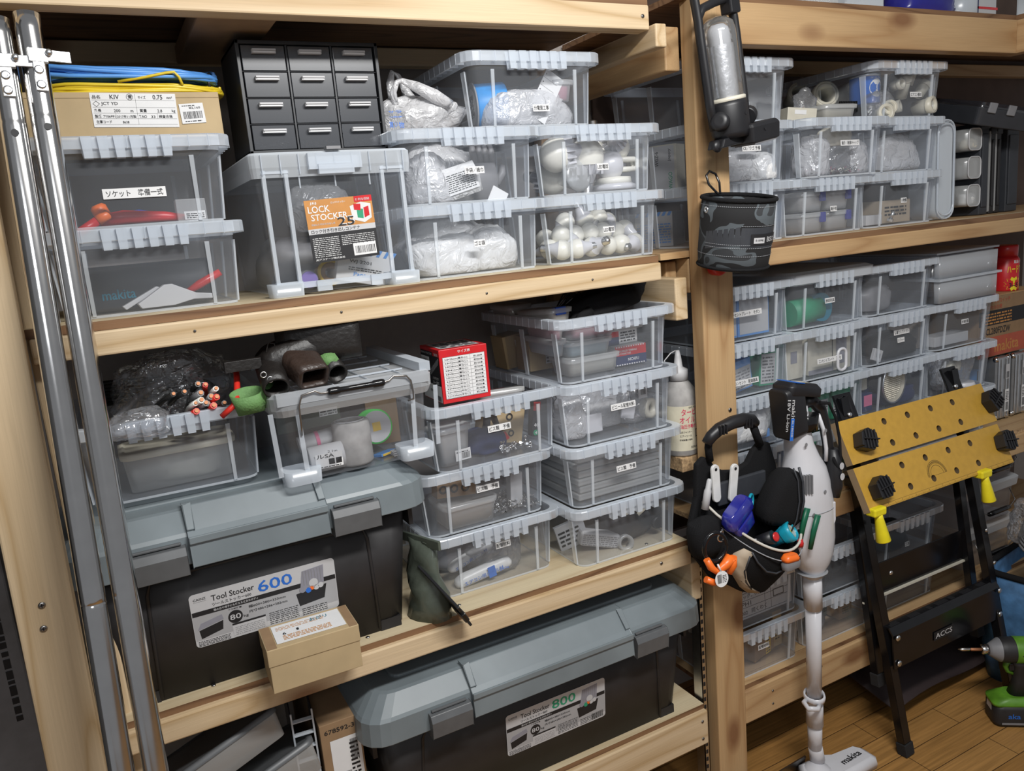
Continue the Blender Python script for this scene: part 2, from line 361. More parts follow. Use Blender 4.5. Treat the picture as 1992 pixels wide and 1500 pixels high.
for x, z in ((1.003, 1.79), (.98, .675), (1.075, .25), (1.075, .205)): screw(LU, x, 1.29, z)
for x, y in ((1.062, 1.60), ): screw(LU, 1.062, 1.6, 1.24, 90)
for x, y, z in ((.06, 1.33, .703), (.33, 1.325, .703), (.52, 1.335, .703), (1.04, 1.36, .285), (.98, 1.34, .703)): screw(LU, x, y, z, 0)
for z, d in ((.885, 0), (.92, .004)): screw(LU, -.15 + d, 1.248, z + .03, 90, .005)
for x in (.12, .35, .62, .85): screw(LU, x, 1.29, 1.305, 90, .0022)
RU = thing('shelving_unit', 'tan weathered timber shelving unit beginning at the thick post and running right', 'shelf', Matrix.Identity(4))
beam(RU, 'front_post', 1.124, 1.211, 1.29, 1.328, 0, 2.2, 'tan_z')
beam(RU, 'front_beam', 1.211, 2.208, 1.291, 1.329, 1.746, 1.828, 'tan_x')
beam(RU, 'front_beam', 1.211, 3.05, 1.291, 1.329, 1.285, 1.3225, 'tan_x')
beam(RU, 'front_beam', 1.211, 3.05, 1.291, 1.329, .640, .700, 'tan_x')
beam(RU, 'front_beam', 1.211, 3.05, 1.291, 1.329, .187, .273, 'tan_x')
beam(RU, 'loft_beam', 2.208, 2.246, .30, 1.329, 1.746, 1.828, 'tan_y')
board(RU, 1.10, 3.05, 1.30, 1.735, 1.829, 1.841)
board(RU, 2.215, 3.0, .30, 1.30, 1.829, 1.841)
beam(RU, 'back_panel', 1.175, 3.05, 1.729, 1.737, .29, 2.3, 'panel_brown')
board(RU, 1.05, 3.05, 1.331, 1.735, 1.3225, 1.336, ('tan_x', 'tan_x'))
board(RU, 1.212, 3.05, 1.297, 1.33, 1.3228, 1.336)
board(RU, 1.15, 3.05, 1.335, 1.735, .700, .712, ('tan_x', 'chipboard')); board(RU, 1.212, 3.05, 1.297, 1.334, .7003, .712, ('tan_x', 'chipboard'))
board(RU, 1.15, 3.05, 1.335, 1.735, .2735, .285, ('tan_x', 'ply_edge')); board(RU, 1.212, 3.05, 1.30, 1.334, .2738, .285, ('tan_x', 'ply_edge'))
for z in (1.79, 1.304, .67, .23): beam(RU, 'back_beam', 1.10, 3.05, 1.69, 1.728, z - .018, z + .018, 'tan_x')
beam(RU, 'side_beam', 1.086, 1.123, 1.33, 1.73, 1.70, 1.785, 'tan_y')
beam(RU, 'side_beam', 1.127, 1.165, 1.335, 1.73, 1.245, 1.32, 'tan_y')
beam(RU, 'side_board', 1.094, 1.123, 1.37, 1.74, 1.20, 1.315, 'tan_y')
beam(RU, 'right_post', 3.05, 3.13, 1.29, 1.33, 0, 2.2, 'tan_z')
for x, z in ((1.150, .945), (1.185, .945), (1.19, .98)): screw(RU, x, 1.29, z, 90, .005)
for x, z in ((1.30, .245), (1.30, .21), (1.47, .25)): screw(RU, x, 1.291, z, 90, .003)
tag(beam(None, 'shelf_board', 1.095, 1.185, 1.345, 1.70, .842, .874, 'chipboard', .001), 'small chipboard shelf carrying the oil bottle, left of the thick post', 'shelf')
# perforated steel angle fixed along the post, and the flat bracket on the floor
b = MB(); b.box(0, .002, 0, .03, 0, .62, 0); b.box(0, .012, 0, .002, 0, .62, 0)
for i in range(30): b.box(.003, .009, -.0006, 0, .012 + i * .02, .022 + i * .02, 1)
tag(b.obj('angle_iron', ['zinc', 'ink'], None, F(1.0965, 1.31, .05)), 'perforated steel angle strip standing against the left side of the post', 'bracket')
b = MB(); b.loft([rrect(.30, .038, .004, 0), rrect(.30, .038, .004, .003)], 0, None, smooth=False)
for x in (-.13, -.09, .05, .12, .135):
    b.lathe([(.005, 0), (.005, .0012)], 1, F(x, .008 if x != .135 else -.008, .003), 12)
tag(b.obj('steel_bracket', ['wire_steel', 'zinc'], None, F(1.235, 1.262, .024, -78, 0, 3)), 'flat grey steel mending plate lying on the floor at the foot of the post', 'bracket')

# ------------------------------------------------------------ steel poles
def pole(a, b_, label, ang, jt=.56):
    a = Vector(a); b_ = Vector(b_); Ln = (a - b_).length; zz = (a - b_).normalized(); xx = (Vector((1, 0, 0)) - zz * zz.x).normalized(); yy = zz.cross(xx)
    D = Matrix(((xx.x, yy.x, zz.x, b_.x), (xx.y, yy.y, zz.y, b_.y), (xx.z, yy.z, zz.z, b_.z), (0, 0, 0, 1)))
    D = D @ Matrix.Rotation(R(ang), 4, 'Z')
    t = thing('steel_pole', label, 'pole', D, 'round steel poles leaning on the shelf')
    p = MB(); r = .0162; p.lathe([(r, 0), (r, Ln * jt - .006), (r, Ln * jt - .001), (r * .96, Ln * jt), (r, Ln * jt + .001), (r, Ln * jt + .006), (r, Ln - .140), (r, Ln - .135), (r * .985, Ln - .134), (r * .985, Ln - .130), (r * .985, Ln - .02), (r * .985, Ln), (r * .9, Ln), (r * .9, Ln - .12)], 0, None, 28, caps=False); p.obj('tube', 'steel', t)
    p = MB(); p.lathe([(.0048, 0), (.0048, .001)], 0, F(0, -r - .0003, Ln - .150, 90), 14); p.obj('pin_hole', 'ink', t)
    p = MB(); p.box(-.010, .013, -r - .005, -r + .002, Ln - .068, Ln - .05, 0); p.box(-.006, .008, -r - .004, -r + .002, Ln - .105, Ln - .05, 0)
    p.box(.012, .040, -r - .0045, -r - .0025, Ln - .066, Ln - .051, 0); p.obj('latch', 'zinc', t, None, .0015)
    for z in (.078, .097):
        p = MB(); p.lathe([(.0058, 0), (.0058, .002), (.004, .0035), (.002, .0025)], 0, F(0, -r - .003, Ln - z, 90), 14); p.obj('rivet', 'zinc', t)
    p = MB(); p.ball((.014, -r - .008, Ln - .056), .0045); p.cyl((.014, -r, Ln - .056), (.014, -r - .009, Ln - .056), .003); p.obj('pin', 'zinc', t)
    return t
pole((-.0222, 1.262, 1.7455), (-.0551, 1.01, 0), 'taller-looking right-hand one of the two shiny steel poles leaning at the left', 12, .2)
pole((-.0575, 1.262, 1.738), (-.1000, 1.00, 0), 'left-hand one of the two shiny steel poles, next to the pine corner post', 4)
# ------------------------------------------------------------ stacking bins
def bin_meshes(W0=.250, W1=.268, WR=.300, D0=.315, D1=.335, DR=.362, H=.132, ribs=(-.088, .088), teeth=6):
    """local origin: bottom centre; front faces -Y"""
    zr = H - .019
    body = MB()
    def lp(t): return rrect(W0 + (W1 - W0) * t, D0 + (D1 - D0) * t, .022, .0005 + (H - .002) * t, 4)
    body.loft([lp(0), lp(.03), lp(.5), lp(.985)], 0, None, True, False)
    rb = MB()
    def fy(z): t = z / H; return -(D0 + (D1 - D0) * t) / 2
    def fx(z): t = z / H; return (W0 + (W1 - W0) * t) / 2
    z0, z1 = .003, H - .03
    for x in ribs:
        for s_ in (1, -1):
            rb.add([(x - .0026, s_ * -fy(z0) * 1, z0), (x + .0026, s_ * -fy(z0), z0), (x + .0034, s_ * -fy(z1), z1), (x - .0034, s_ * -fy(z1), z1),
                (x - .0026, s_ * -(fy(z0) - .003), z0), (x + .0026, s_ * -(fy(z0) - .003), z0), (x + .0034, s_ * -(fy(z1) - .003), z1), (x - .0034, s_ * -(fy(z1) - .003), z1)],
                [(4, 5, 6, 7), (0, 4, 7, 3), (1, 2, 6, 5), (0, 1, 5, 4)], 0)
    for s_ in (1, -1):
        for y in (-D0 / 2 + .022, 0, D0 / 2 - .022):
            a, c = fx(z0), fx(z1)
            rb.add([(s_ * a, y - .006, z0), (s_ * a, y + .006, z0), (s_ * c, y + .008, z1), (s_ * c, y - .008, z1), (s_ * (a + .003), y - .006, z0), (s_ * (a + .003), y + .006, z0), (s_ * (c + .003), y + .008, z1), (s_ * (c + .003), y - .008, z1)],
                   [(4, 5, 6, 7), (0, 3, 7, 4), (1, 5, 6, 2), (0, 4, 5, 1)], 0)
    # bottom edge ledge and faint feet
    rb.loft([rrect(W0 + .002, D0 + .002, .022, 0), rrect(W0 + .002, D0 + .002, .022, .004)], 0, None, False, False)
    rim = MB()
    rim.loft([rrect(W1 - .001, D1 - .001, .024, zr - .004), rrect(W1, D1, .024, H), rrect(WR - .003, DR - .003, .030, H), rrect(WR, DR, .031, H - .002), rrect(WR, DR, .031, zr + .001), rrect(WR - .003, DR - .003, .03, zr)], 0, None, False, False, smooth=False)
    g = MB()
    n = 9
    for i in range(n):
        x = -WR / 2 + .035 + (WR - .07) * i / (n - 1)
        for s_ in (1, -1):
            g.add([(x, s_ * D1 / 2, zr), (x, s_ * DR / 2, zr), (x, s_ * DR / 2, H), (x, s_ * D1 / 2, H)], [(0, 1, 2, 3)], 0)
            g.box(x - .0006, x + .0006, min(s_ * (DR / 2), s_ * (DR / 2 + .0006)), max(s_ * (DR / 2), s_ * (DR / 2 + .0006)), zr, H - .001, 0)
    n = 12
    for i in range(n):
        y = -DR / 2 + .035 + (DR - .07) * i / (n - 1)
        for s_ in (1, -1):
            g.add([(s_ * W1 / 2, y, zr), (s_ * WR / 2, y, zr), (s_ * WR / 2, y, H), (s_ * W1 / 2, y, H)], [(0, 1, 2, 3)], 0)
            g.box(min(s_ * WR / 2, s_ * (WR / 2 + .0006)), max(s_ * WR / 2, s_ * (WR / 2 + .0006)), y - .0006, y + .0006, zr, H - .001, 0)
    h = MB(); pw = .0215; x = -teeth * pw / 2 + .004
    zb = zr - .013; yf = -DR / 2 - .0006
    for i in range(teeth):
        a0, a1, b0, b1 = x, x + pw * .66, x + pw * .06, x + pw * .60
        prof = [(a0, H - .001), (a1, H - .001), (b1, zb), (b0, zb)]
        h.add([(p[0], yf - .004, p[1]) for p in prof] + [(p[0], yf + .012, p[1]) for p in prof], [(0, 1, 2, 3)[::-1], (0, 4, 5, 1), (1, 5, 6, 2), (2, 6, 7, 3), (3, 7, 4, 0)], 0)
        x += pw
    xs = teeth * pw / 2
    h.add([(-xs, yf + .006, H - .001), (xs, yf + .006, H - .001), (xs - .004, yf + .006, zb + .001), (-xs + .004, yf + .006, zb + .001)], [(0, 3, 2, 1)], 0)
    return body, rb, rim, g, h
def make_bin(label, M, **k):
    body, rb, rim, g, h = bin_meshes(**k)
    t = thing('storage_bin', label, 'storage bin', M)
    body.obj('body', 'bin_wall', t); rb.obj('rib', 'bin_rib', t); rim.add(g.v, g.f, 0); rim.obj('rim', 'bin_rim', t); h.obj('front_grip', 'bin_rim', t)
    return t
H = .132; FYH = .1575
PROTO = None
def put_bin(cx, fy, z, label, rz=0, group=None, text=None, lx=0, lz=.055, lw=.07, lh=.013, tilt=0, lead=None):
    """cx: centre, fy: front of the floor of the bin, z: underside"""
    global PROTO
    M = F(cx, fy, z, 0, 0, rz) @ Matrix.Translation((0, FYH, 0))
    if PROTO is None: PROTO = make_bin(label, M); t = PROTO
    else:
        t = thing('storage_bin', label, 'storage bin', M)
        for ch in PROTO.children:
            if ch.name.startswith('label'): continue
            c = ch.copy(); col.objects.link(c); c.parent = t
            for g in ch.children: d = g.copy(); col.objects.link(d); d.parent = c
    if group: t['group'] = group
    if text:
        for j, s in enumerate(text if isinstance(text, (list, tuple)) else [text]):
            zz = lz - j * .022; word_label(t, s, lw if j == 0 else lw * .45, lh, F(lx, -FYH - .010 * zz / H - .0016, zz) @ FR @ Matrix.Rotation(R(tilt), 4, 'Z') @ Matrix.Rotation(R(-4), 4, 'X'))
    return t
S2, S3, S4 = 1.3365, .7035, .2855
P = .1325
GB = 'clear stacking bins'
def stack(*a, **k): return put_bin(*a, **k)
# upper shelf, left unit
stack(.077, 1.36, S2, 'lower clear bin behind the poles on the left, unlabelled, holding a black tool case')
stack(.074, 1.355, S2 + P, 'upper clear bin behind the poles with long white label, orange and red tools inside', text='ソケット　準備一式', lx=.0, lw=.088, lh=.015, lz=.050)
stack(.645, 1.357, S2, 'clear bin of crumpled white refuse bags, bottom of its pair on the upper shelf', text='ゴミ袋', lw=.024, lz=.058)
stack(.642, 1.355, S2 + P, 'clear bin of gloves and cloths in film packets, over the bin of white refuse bags', text='手袋／雑巾', lw=.040, lz=.058, lx=.005)
stack(.935, 1.357, S2, 'clear bin full of many small round bulbs, beside the post on the upper shelf', text='LED電球', lw=.028, lz=.06, lx=.003)
stack(.93, 1.357, S2 + P, 'clear bin with a few large bulbs and tube lamps, over the bin of small bulbs', text='LED電球', lw=.028, lz=.052, lx=.003)
stack(.790, 1.358, S2 + 2 * P, 'clear bin standing highest on the upper shelf, with blue wire reel inside', text='分電盤工事', lw=.036, lz=.034, lx=.012, rz=-1)
# middle shelf, left unit
stack(.632, 1.375, S3, 'bottom bin of the three-high stack on the middle shelf, white sealant packets inside', text='配管材料', lw=.034, lz=.083, lx=.01)
stack(.620, 1.370, S3 + P, 'middle bin of the three-high stack, dark screws and a brown board packet inside', text='ビス類　予備', lw=.05, lz=.080, lx=-.002)
stack(.645, 1.347, S3 + 2 * P, 'top bin of the three-high stack, carrying the red screw box', text='ビス類　予備', lw=.05, lz=.070, lx=.00)
stack(.925, 1.323, S3, 'bottom bin of the four-high stack, a coil in a bag inside, no label')
stack(.922, 1.320, S3 + P, 'second bin up in the four-high stack, filled with flat layered cases', text='ビス類　予備', lw=.05, lz=.066, lx=-.002)
stack(.920, 1.318, S3 + 2 * P, 'third bin up in the four-high stack, pale film bags and white plates', text='ビニール配管材料', lw=.062, lz=.068, lx=.0)
stack(.915, 1.316, S3 + 3 * P, 'top bin of the four-high stack, pink and blue tubs inside, no label')
stack(.063, 1.355, 1.041, 'small clear bin full of cut cables on the grey lid behind the poles', rz=-2)
# upper shelf, right unit
stack(1.322, 1.365, S2, 'bottom bin right behind the post, blue-and-white breaker boxes in it')
stack(1.318, 1.362, S2 + P, 'middle bin of the stack at the post, pale clips inside, wide label', text='CE／ワゴ 予備', lw=.056, lz=.075, lx=.02)
stack(1.322, 1.362, S2 + 2 * P, 'empty-looking top bin of the stack directly behind the hanging lantern')
stack(1.592, 1.365, S2, 'bin with blue-catched flat cases on the right upper shelf', text='端子他', lw=.022, lz=.058, lx=.012)
stack(1.612, 1.335, S2 + P, 'bin of terminal packets jutting forward, heaped with cable clips on top', text='端子／絶縁キャップ', lw=.064, lz=.075, lx=.012)
stack(1.862, 1.365, S2, 'clear bin with a pale pink card inside, bottom right of the right upper shelf', text='小物類', lw=.022, lz=.062, lx=.0)
stack(1.865, 1.362, S2 + P, 'hazy bin under the bin of pipe fittings, no label')
stack(1.870, 1.362, S2 + 2 * P, 'bin of cream pipe fittings and a blue tin, top of its stack', text='エアコン部材', lw=.044, lz=.055, lx=.03)
# lower shelf, right unit
z = .7125
ry = 1.372
for k, (lb, tx, kw) in enumerate((('third bin down beside the post, pale film bag inside', None, {}), ('second bin down beside the post, green and white socket packets inside', 'コンセント　配線器具', dict(lw=.08, lz=.035, lx=-.01)), ('top bin beside the post on the lower right shelf, two blue-edged white cards inside', 'コンセントプレート　モダン', dict(lw=.105, lz=.065, lx=-.01)))):
    stack(1.325, ry, z + (k + 1) * P, lb, text=tx, **kw)
stack(1.325, ry, z, 'lowest bin beside the post, white hooked reel behind the tool bag', text='引掛シーリング', lw=.06, lz=.085, lx=.02)
for k, (lb, tx, kw) in enumerate((('lowest bin of the second column, green cartons behind the vacuum', None, {}), ('second bin up in the second column, white frame plates inside', None, {}), ('third bin up in the second column, cream wall plates inside', 'コンセントプレート　コスモ', dict(lw=.088, lz=.045, lx=.0)), ('lidded bin heading the second column, green roll inside', '接続用具', dict(lw=.034, lz=.062, lx=.0)))):
    stack(1.597, ry, z + k * P, lb, text=tx, **kw)
for k, (lb, tx, kw) in enumerate((('lowest bin of the third column, behind the yellow bench board', None, {}), ('bin with the round mirror lamp, second up in the third column', None, {}), ('bin of dark masks with two small labels, third column', ['防塵マスク/メガネ', 'メジャー'], dict(lw=.062, lz=.078, lx=.0)), ('unlabelled bin heading the third column', None, {}))):
    stack(1.868, ry, z + k * P, lb, text=tx, **kw)
for k, (lb, tx, kw) in enumerate((('lowest bin of the far right column, mostly behind the bench', None, {}), ('second bin up of the far right column, film bag with a cream socket', None, {}), ('third bin up of the far right column, thin white box inside', '計測機器', dict(lw=.032, lz=.07, lx=.0)))):
    stack(2.140, ry, z + k * P, lb, text=tx, **kw)
# bottom tier, right unit
stack(1.298, 1.322, S4, 'bottom-tier bin beside the post, tan and yellow cartons inside', text='配管材料', lw=.036, lz=.07, lx=.0)
stack(1.298, 1.322, S4 + P, 'bottom-tier bin beside the post with a large printed sheet behind its front')
stack(1.590, 1.328, S4, 'bottom-tier bin right of the vacuum tube, brown and green cartons inside')
stack(1.590, 1.328, S4 + P, 'bin right of the vacuum tube, second up, dim packets inside')
stack(1.862, 1.34, S4, 'bottom-tier clear bin seen through the folding bench legs')
stack(1.862, 1.34, S4 + P, 'bin seen through the bench legs above the black handle', text='工具', lw=.018, lz=.045)
# lid on the second column, lower right shelf
def lid(M, label, w=.300, d=.362, h=.022):
    t = thing('bin_lid', label, 'lid', M)
    b = MB(); b.loft([rrect(w + .006, d + .006, .03, -h), rrect(w + .006, d + .006, .03, 0), rrect(w - .02, d - .02, .03, .006), rrect(w - .03, d - .03, .03, .003)], 0, None, False, True, smooth=False); b.obj('lid_plate', 'lid_clear', t)
    return t
lid(F(1.597, ry + FYH, z + 4 * P + .004), 'see-through lid closing the bin with the green roll')
# two stacked small drawers at the top of the far right column
t = thing('drawer_case', 'two-tier clear drawer case atop the far right column', 'drawer case', F(2.128, 1.362, z + 3 * P))
b = MB(); b.loft([rrect(.265, .31, .015, 0, cy=.155), rrect(.275, .31, .015, .138, cy=.155)], 0, None, True, True); b.obj('case_body', 'bin_wall', t)
for k in range(2):
    b = MB(); b.loft([rrect(.255, .02, .006, .004 + k * .066, cy=-.004), rrect(.26, .02, .006, .064 + k * .066, cy=-.004)], 0, None, True, True); d = b.obj('drawer', 'lid_clear', t)
b = MB(); b.box(-.138, .138, -.02, .30, .064, .07); b.obj('divider', 'bin_rim', t)
b = MB(); b.box(-.138, .138, -.01, .30, .135, .14); b.obj('top_edge', 'bin_rim', t)
# ------------------------------------------------------------ big tool stockers
def stocker(cx, yf, z, W, num, col_, label, body_h=.262):
    """z: floor of the box, yf: front of the lid skirt"""
    t = thing('tool_stocker', label, 'storage trunk', F(cx, yf + .19, z)); D = .38
    b = MB(); w0, w1 = W - .12, W - .065
    b.loft([rrect(w0, D - .105, .03, 0), rrect(w1, D - .07, .035, body_h)], 0)
    def yb(zz): return -((D - .105) + (-.0 + .035) * zz / body_h) / 2
    # raised frame lines on the front, corner feet
    for s_ in (-1, 1):
        x0 = s_ * (w0 / 2 - .055)
        b.tube([(x0 * 1.02, yb(.0), .004), (x0, yb(.12), .12), (x0 * .985, yb(.19), .19), (x0 * .94, yb(.215), .215), (0, yb(.217), .217)], .0035, 0, 6)
        b.box(s_ * (w0 / 2 - .03) - .02, s_ * (w0 / 2 - .03) + .02, yb(0) - .002, yb(0) + .03, 0, .02)
        b.box(s_ * (w1 / 2 + .004) - .004, s_ * (w1 / 2 + .004) + .004, -.14, .14, body_h - .06, body_h)
    b.obj('body', 'black_body', t)
    L = MB(); z0 = body_h - .012
    L.loft([rrect(W - .008, D - .008, .045, z0 + .002), rrect(W, D, .05, z0), rrect(W - .004, D - .004, .05, z0 + .046), rrect(W - .012, D - .012, .05, z0 + .052), rrect(W - .075, D - .07, .04, z0 + .080), rrect(W - .09, D - .085, .035, z0 + .082)], 0, None, True, True, smooth=False)
    top = MB(); top.loft([rrect(W - .17, D - .15, .02, z0 + .082), rrect(W - .17, D - .15, .02, z0 + .088)], 0, None, False, True, smooth=False)
    lo = L.obj('lid', 'lid_grey', t, None, .002)
    top.obj('lid_panel', 'lid_grey', lo, None, .003)
    pw = (.110 if W < .7 else .187)
    pn = MB(); y0 = -D / 2
    def prof(o, up=0): return [(y0 + .01, z0 - .003), (y0 - o, z0 - .003), (y0 - o + .003, z0 + .045), (y0 - o + .012, z0 + .054), (y0 + .034 - o * .3, z0 + .084 + up), (y0 + .05, z0 + .084 + up)]
    pr = prof(.010, .004)
    v = [(-pw, y, zz) for y, zz in pr] + [(pw, y, zz) for y, zz in pr]; n = len(pr)
    pn.add(v, [tuple(range(n - 1, -1, -1)), tuple(range(n, 2 * n))] + [(i, n + i, n + (i + 1) % n, (i + 1) % n) for i in range(n)])
    # raised U rim of the centre panel
    for s_ in (-1, 1): pn.add([(s_ * (pw - .012 * k), y - (.003 if k2 else 0), zz + (.003 if k2 else 0)) for k2 in (0, 1) for k in (0, 1) for y, zz in pr[3:5]],
        [(0, 1, 5, 4), (2, 3, 7, 6), (4, 5, 7, 6), (0, 4, 6, 2), (1, 5, 7, 3)])
    pn.box(-pw, pw, y0 - .0125, y0 - .008, z0 + .036, z0 + .048)
    pn.obj('lid_grip', 'lid_grey', lo, None, .0015)
    for s_ in (-1, 1):
        xc = s_ * (pw + .047); hw = .0415
        lt = MB(); pr = [(y0 + .02, z0 - .01), (y0 - .012, z0 - .012), (y0 - .016, z0 + .022), (y0 - .010, z0 + .034), (y0 + .01, z0 + .036)]
        v = [(xc - hw, y, zz) for y, zz in pr] + [(xc + hw, y, zz) for y, zz in pr]; n = len(pr)
        lt.add(v, [tuple(range(n - 1, -1, -1)), tuple(range(n, 2 * n))] + [(i, n + i, n + (i + 1) % n, (i + 1) % n) for i in range(n)])
        lt.box(xc - hw + .006, xc + hw - .006, y0 - .004, y0 + .012, z0 + .0365, z0 + .0405)
        lt.obj('latch', 'latch_grey', t, None, .0012)
    # sticker
    s = MB(); w, h = .242, .097
    def R_(x0, x1, y0_, y1_, m, zz=.0002): rect(s, x0, x1, y0_, y1_, m, zz)
    s.loft([rrect(w, h, .007, -.0004, 5), rrect(w, h, .007, 0, 5)], 0, None, smooth=False)
    R_(-w / 2 + .001, w / 2 - .001, .008, .0165, 1)
    R_(-w / 2 + .001, w / 2 - .001, -.036, .008, 2, .00015)
    s.text('CAINZ', -w / 2 + .006, .036, .020, .0042, 1, F(0, 0, .0003)); R_(-w / 2 + .006, -w / 2 + .026, .0335, .0338, 1)
    s.text('Tool Stocker', -w / 2 + .034, .029, .069, .0105, 1, F(0, 0, .0003)); s.text('ツールストッカー' + num, -w / 2 + .034, .0195, .063, .006, 1, F(0, 0, .0003))
    s.text(num, -w / 2 + .109, .021, .058, .021, 3, F(0, 0, .0004))
    s.text('踏み台や椅子にも使える丈夫なボディ', -w / 2 + .035, .0102, .072, .0045, 0, F(0, 0, .0004))
    s.lathe([(.0118, 0), (.0118, .0003)], 1, F(-w / 2 + .067, -.010, .0002), 28); s.text('80', -w / 2 + .058, -.015, .018, .0098, 0, F(0, 0, .0006)); s.text('kg', -w / 2 + .080, -.017, .008, .006, 1, F(0, 0, .0004))
    s.text('フタ耐荷重', -w / 2 + .057, .0035, .022, .003, 1, F(0, 0, .0004))
    a = ('600', '486') if num == '600' else ('800', '686')
    s.text('幅' + a[0] + '×380×333mm', -w / 2 + .09, -.002, .062, .0055, 1, F(0, 0, .0004)); s.text('内寸' + a[1] + '×286×282mm', -w / 2 + .09, -.011, .064, .0055, 1, F(0, 0, .0004))
    # little drawing of the closed trunk
    s.prism([(-w / 2 + .010, -.034), (-w / 2 + .045, -.026), (-w / 2 + .047, -.010), (-w / 2 + .008, -.018)], .0002, .0003, 1); s.prism([(-w / 2 + .006, -.017), (-w / 2 + .048, -.008), (-w / 2 + .046, .001), (-w / 2 + .012, -.006)], .0002, .0004, 4)
    # open trunk with things in it
    s.prism([(w / 2 - .068, -.026), (w / 2 - .024, -.022), (w / 2 - .018, .004), (w / 2 - .072, -.002)], .0002, .0004, 1); s.prism([(w / 2 - .064, .004), (w / 2 - .022, .008), (w / 2 - .020, .041), (w / 2 - .058, .038)], .0002, .0005, 4)
    for i in range(7): x = w / 2 - .057 + i * .005; s.prism([(x, .010), (x + .001, .010), (x + .001, .038), (x, .038)], .0005, .0006, 5)
    for x, y, q, m in ((-.06, .004, .006, 4), (-.05, .0, .005, 3), (-.043, .003, .004, 6), (-.036, .002, .005, 0), (-.028, .004, .005, 0), (-.04, .012, .008, 0)): s.lathe([(q, 0), (q, .0002)], m, F(w / 2 + x, y, .0006), 14)
    lines(s, -w / 2 + .004, -w / 2 + .055, -.047, -.037, 4, 1, 5); R_(-w / 2 + .06, -w / 2 + .115, -.045, -.022, 0, .0003); R_(-w / 2 + .06, -w / 2 + .115, -.0255, -.022, 1, .0004)
    lines(s, -w / 2 + .064, -w / 2 + .112, -.044, -.028, 5, 5, 9, .0004, .3); lines(s, .0, .05, -.044, -.02, 7, 1, 6, .0004, .35); lines(s, .056, .10, -.045, -.03, 4, 1, 7, .0004, .35)
    if num == '800': bars(s, .085, .115, -.045, -.03, 1, 4)
    tilt = math.degrees(math.atan(.0175 / body_h))
    s.obj('sticker', ['sticker', 'ink', 'sticker_grey', col_, 'smoke_grey', 'mid_grey', 'orange'], t, F(-.003 if W < .7 else .018, yb(.123) - .0012, .123 if num == '600' else .117, 90 + tilt))
    return t
plain('sticker', (.50, .50, .51), .5, var=.02); plain('sticker_grey', (.36, .36, .37), .5, var=.02); plain('smoke_grey', (.25, .25, .29), .4); plain('num_blue', (.02, .14, .55), .5); plain('num_green', (.02, .28, .15), .5)
stocker(.169, 1.28, S3 + .0005, .60, '600', 'num_blue', 'black trunk with blue-numbered sticker and grey lid, on the middle shelf', .250)
stocker(.684, 1.265, S4 + .0005, .80, '800', 'num_green', 'long black trunk with green-numbered sticker and grey lid, on the bottom shelf', .238)

# ------------------------------------------------------------ lidded clear box with latch front (under the drawer cabinet)
t = thing('lock_container', 'tall clear lidded container with orange and black label, under the drawer cabinet', 'storage box', F(.383, 1.345, S2))
b = MB(); W, D, h = .262, .35, .205
b.loft([rrect(W - .022, D - .01, .012, .003, cy=D / 2), rrect(W, D, .014, h, cy=D / 2)], 0, None, True, False); b.obj('body', 'bin_wall', t)
b = MB()
for x in (-.118, -.082, .082, .118): b.box(x - .003, x + .003, -.008, .001, .02, h)
for s_ in (-1, 1):
    b.box(s_ * .10 - .022, s_ * .10 + .022, -.009, .004, h - .006, h - .002); b.box(s_ * .1 - .022, s_ * .1 + .022, -.009, .004, .02, .024)
for x in (-.06, 0, .06): b.box(x - .001, x + .001, -.003, .001, h - .03, h)
b.obj('front_rib', 'bin_rib', t)
b = MB()
for s_ in (-1, 1): b.loft([rrect(.052, .05, .008, 0, cx=s_ * .104, cy=.012), rrect(.054, .052, .008, .022, cx=s_ * .104, cy=.012)], 0, None, False, True)
b.box(-.08, .08, -.006, .0, .012, .022); b.box(-.055, -.03, -.010, -.004, .004, .022); b.box(.04, .06, -.010, -.004, .004, .022); b.obj('foot', 'bin_rim', t)
b = MB(); b.loft([rrect(W + .010, D + .012, .014, h - .012, cy=D / 2), rrect(W + .014, D + .018, .016, h + .004, cy=D / 2), rrect(W + .014, D + .018, .016, h + .024, cy=D / 2), rrect(W + .006, D + .01, .014, h + .028, cy=D / 2), rrect(W - .02, D - .02, .014, h + .029, cy=D / 2)], 0, None, False, True, smooth=False); ld = b.obj('lid', 'bin_rib', t)
b = MB(); b.box(-.045, .045, -.018, -.008, h - .002, h + .024); b.box(-.03, .03, -.021, -.012, h - .010, h + .006); b.obj('lid_latch', 'bin_rim', ld); b = MB()
for i in range(9): b.box(-.12 + i * .03, -.1188 + i * .03, -.0125, -.0085, h - .008, h + .024)
b.obj('lid_rib', 'bin_rim', ld); b = MB(); b.box(-.012, .012, -.017, .0, h + .0292, h + .034); b.obj('hinge_pin', 'mid_grey', ld)
s = MB(); w, hh = .104, .092; sheet(s, w, hh, 1, .0005, 0)
rect(s, -w / 2, w / 2, .004, hh / 2, 2); rect(s, -w / 2, w / 2, -.004, .004, 3); s.text('LOCK', -.048, .027, .033, .010, 0, F(0, 0, .0006)); s.text('STOCKER', -.045, .0155, .056, .0095, 0, F(0, 0, .0006)); s.text('25', -.006, .0045, .026, .013, 1, F(0, 0, .0008)); s.text('25', -.005, .0055, .026, .013, 0, F(0, 0, .0007))
s.text('JEJ', -.044, .039, .010, .004, 0, F(0, 0, .0006)); s.text('ロックストッカー', -.012, .0385, .022, .003, 0, F(0, 0, .0006)); s.text('収納に便利な引き出し式', -.046, .0085, .036, .003, 3, F(0, 0, .0006))
s.text('ロック付き引き出しコンテナ', -.048, -.0028, .075, .0055, 1, F(0, 0, .0005)); rect(s, .024, w / 2, .037, hh / 2, 4, .0004); s.text('便利な収納', .026, .039, .022, .004, 3, F(0, 0, .0006))
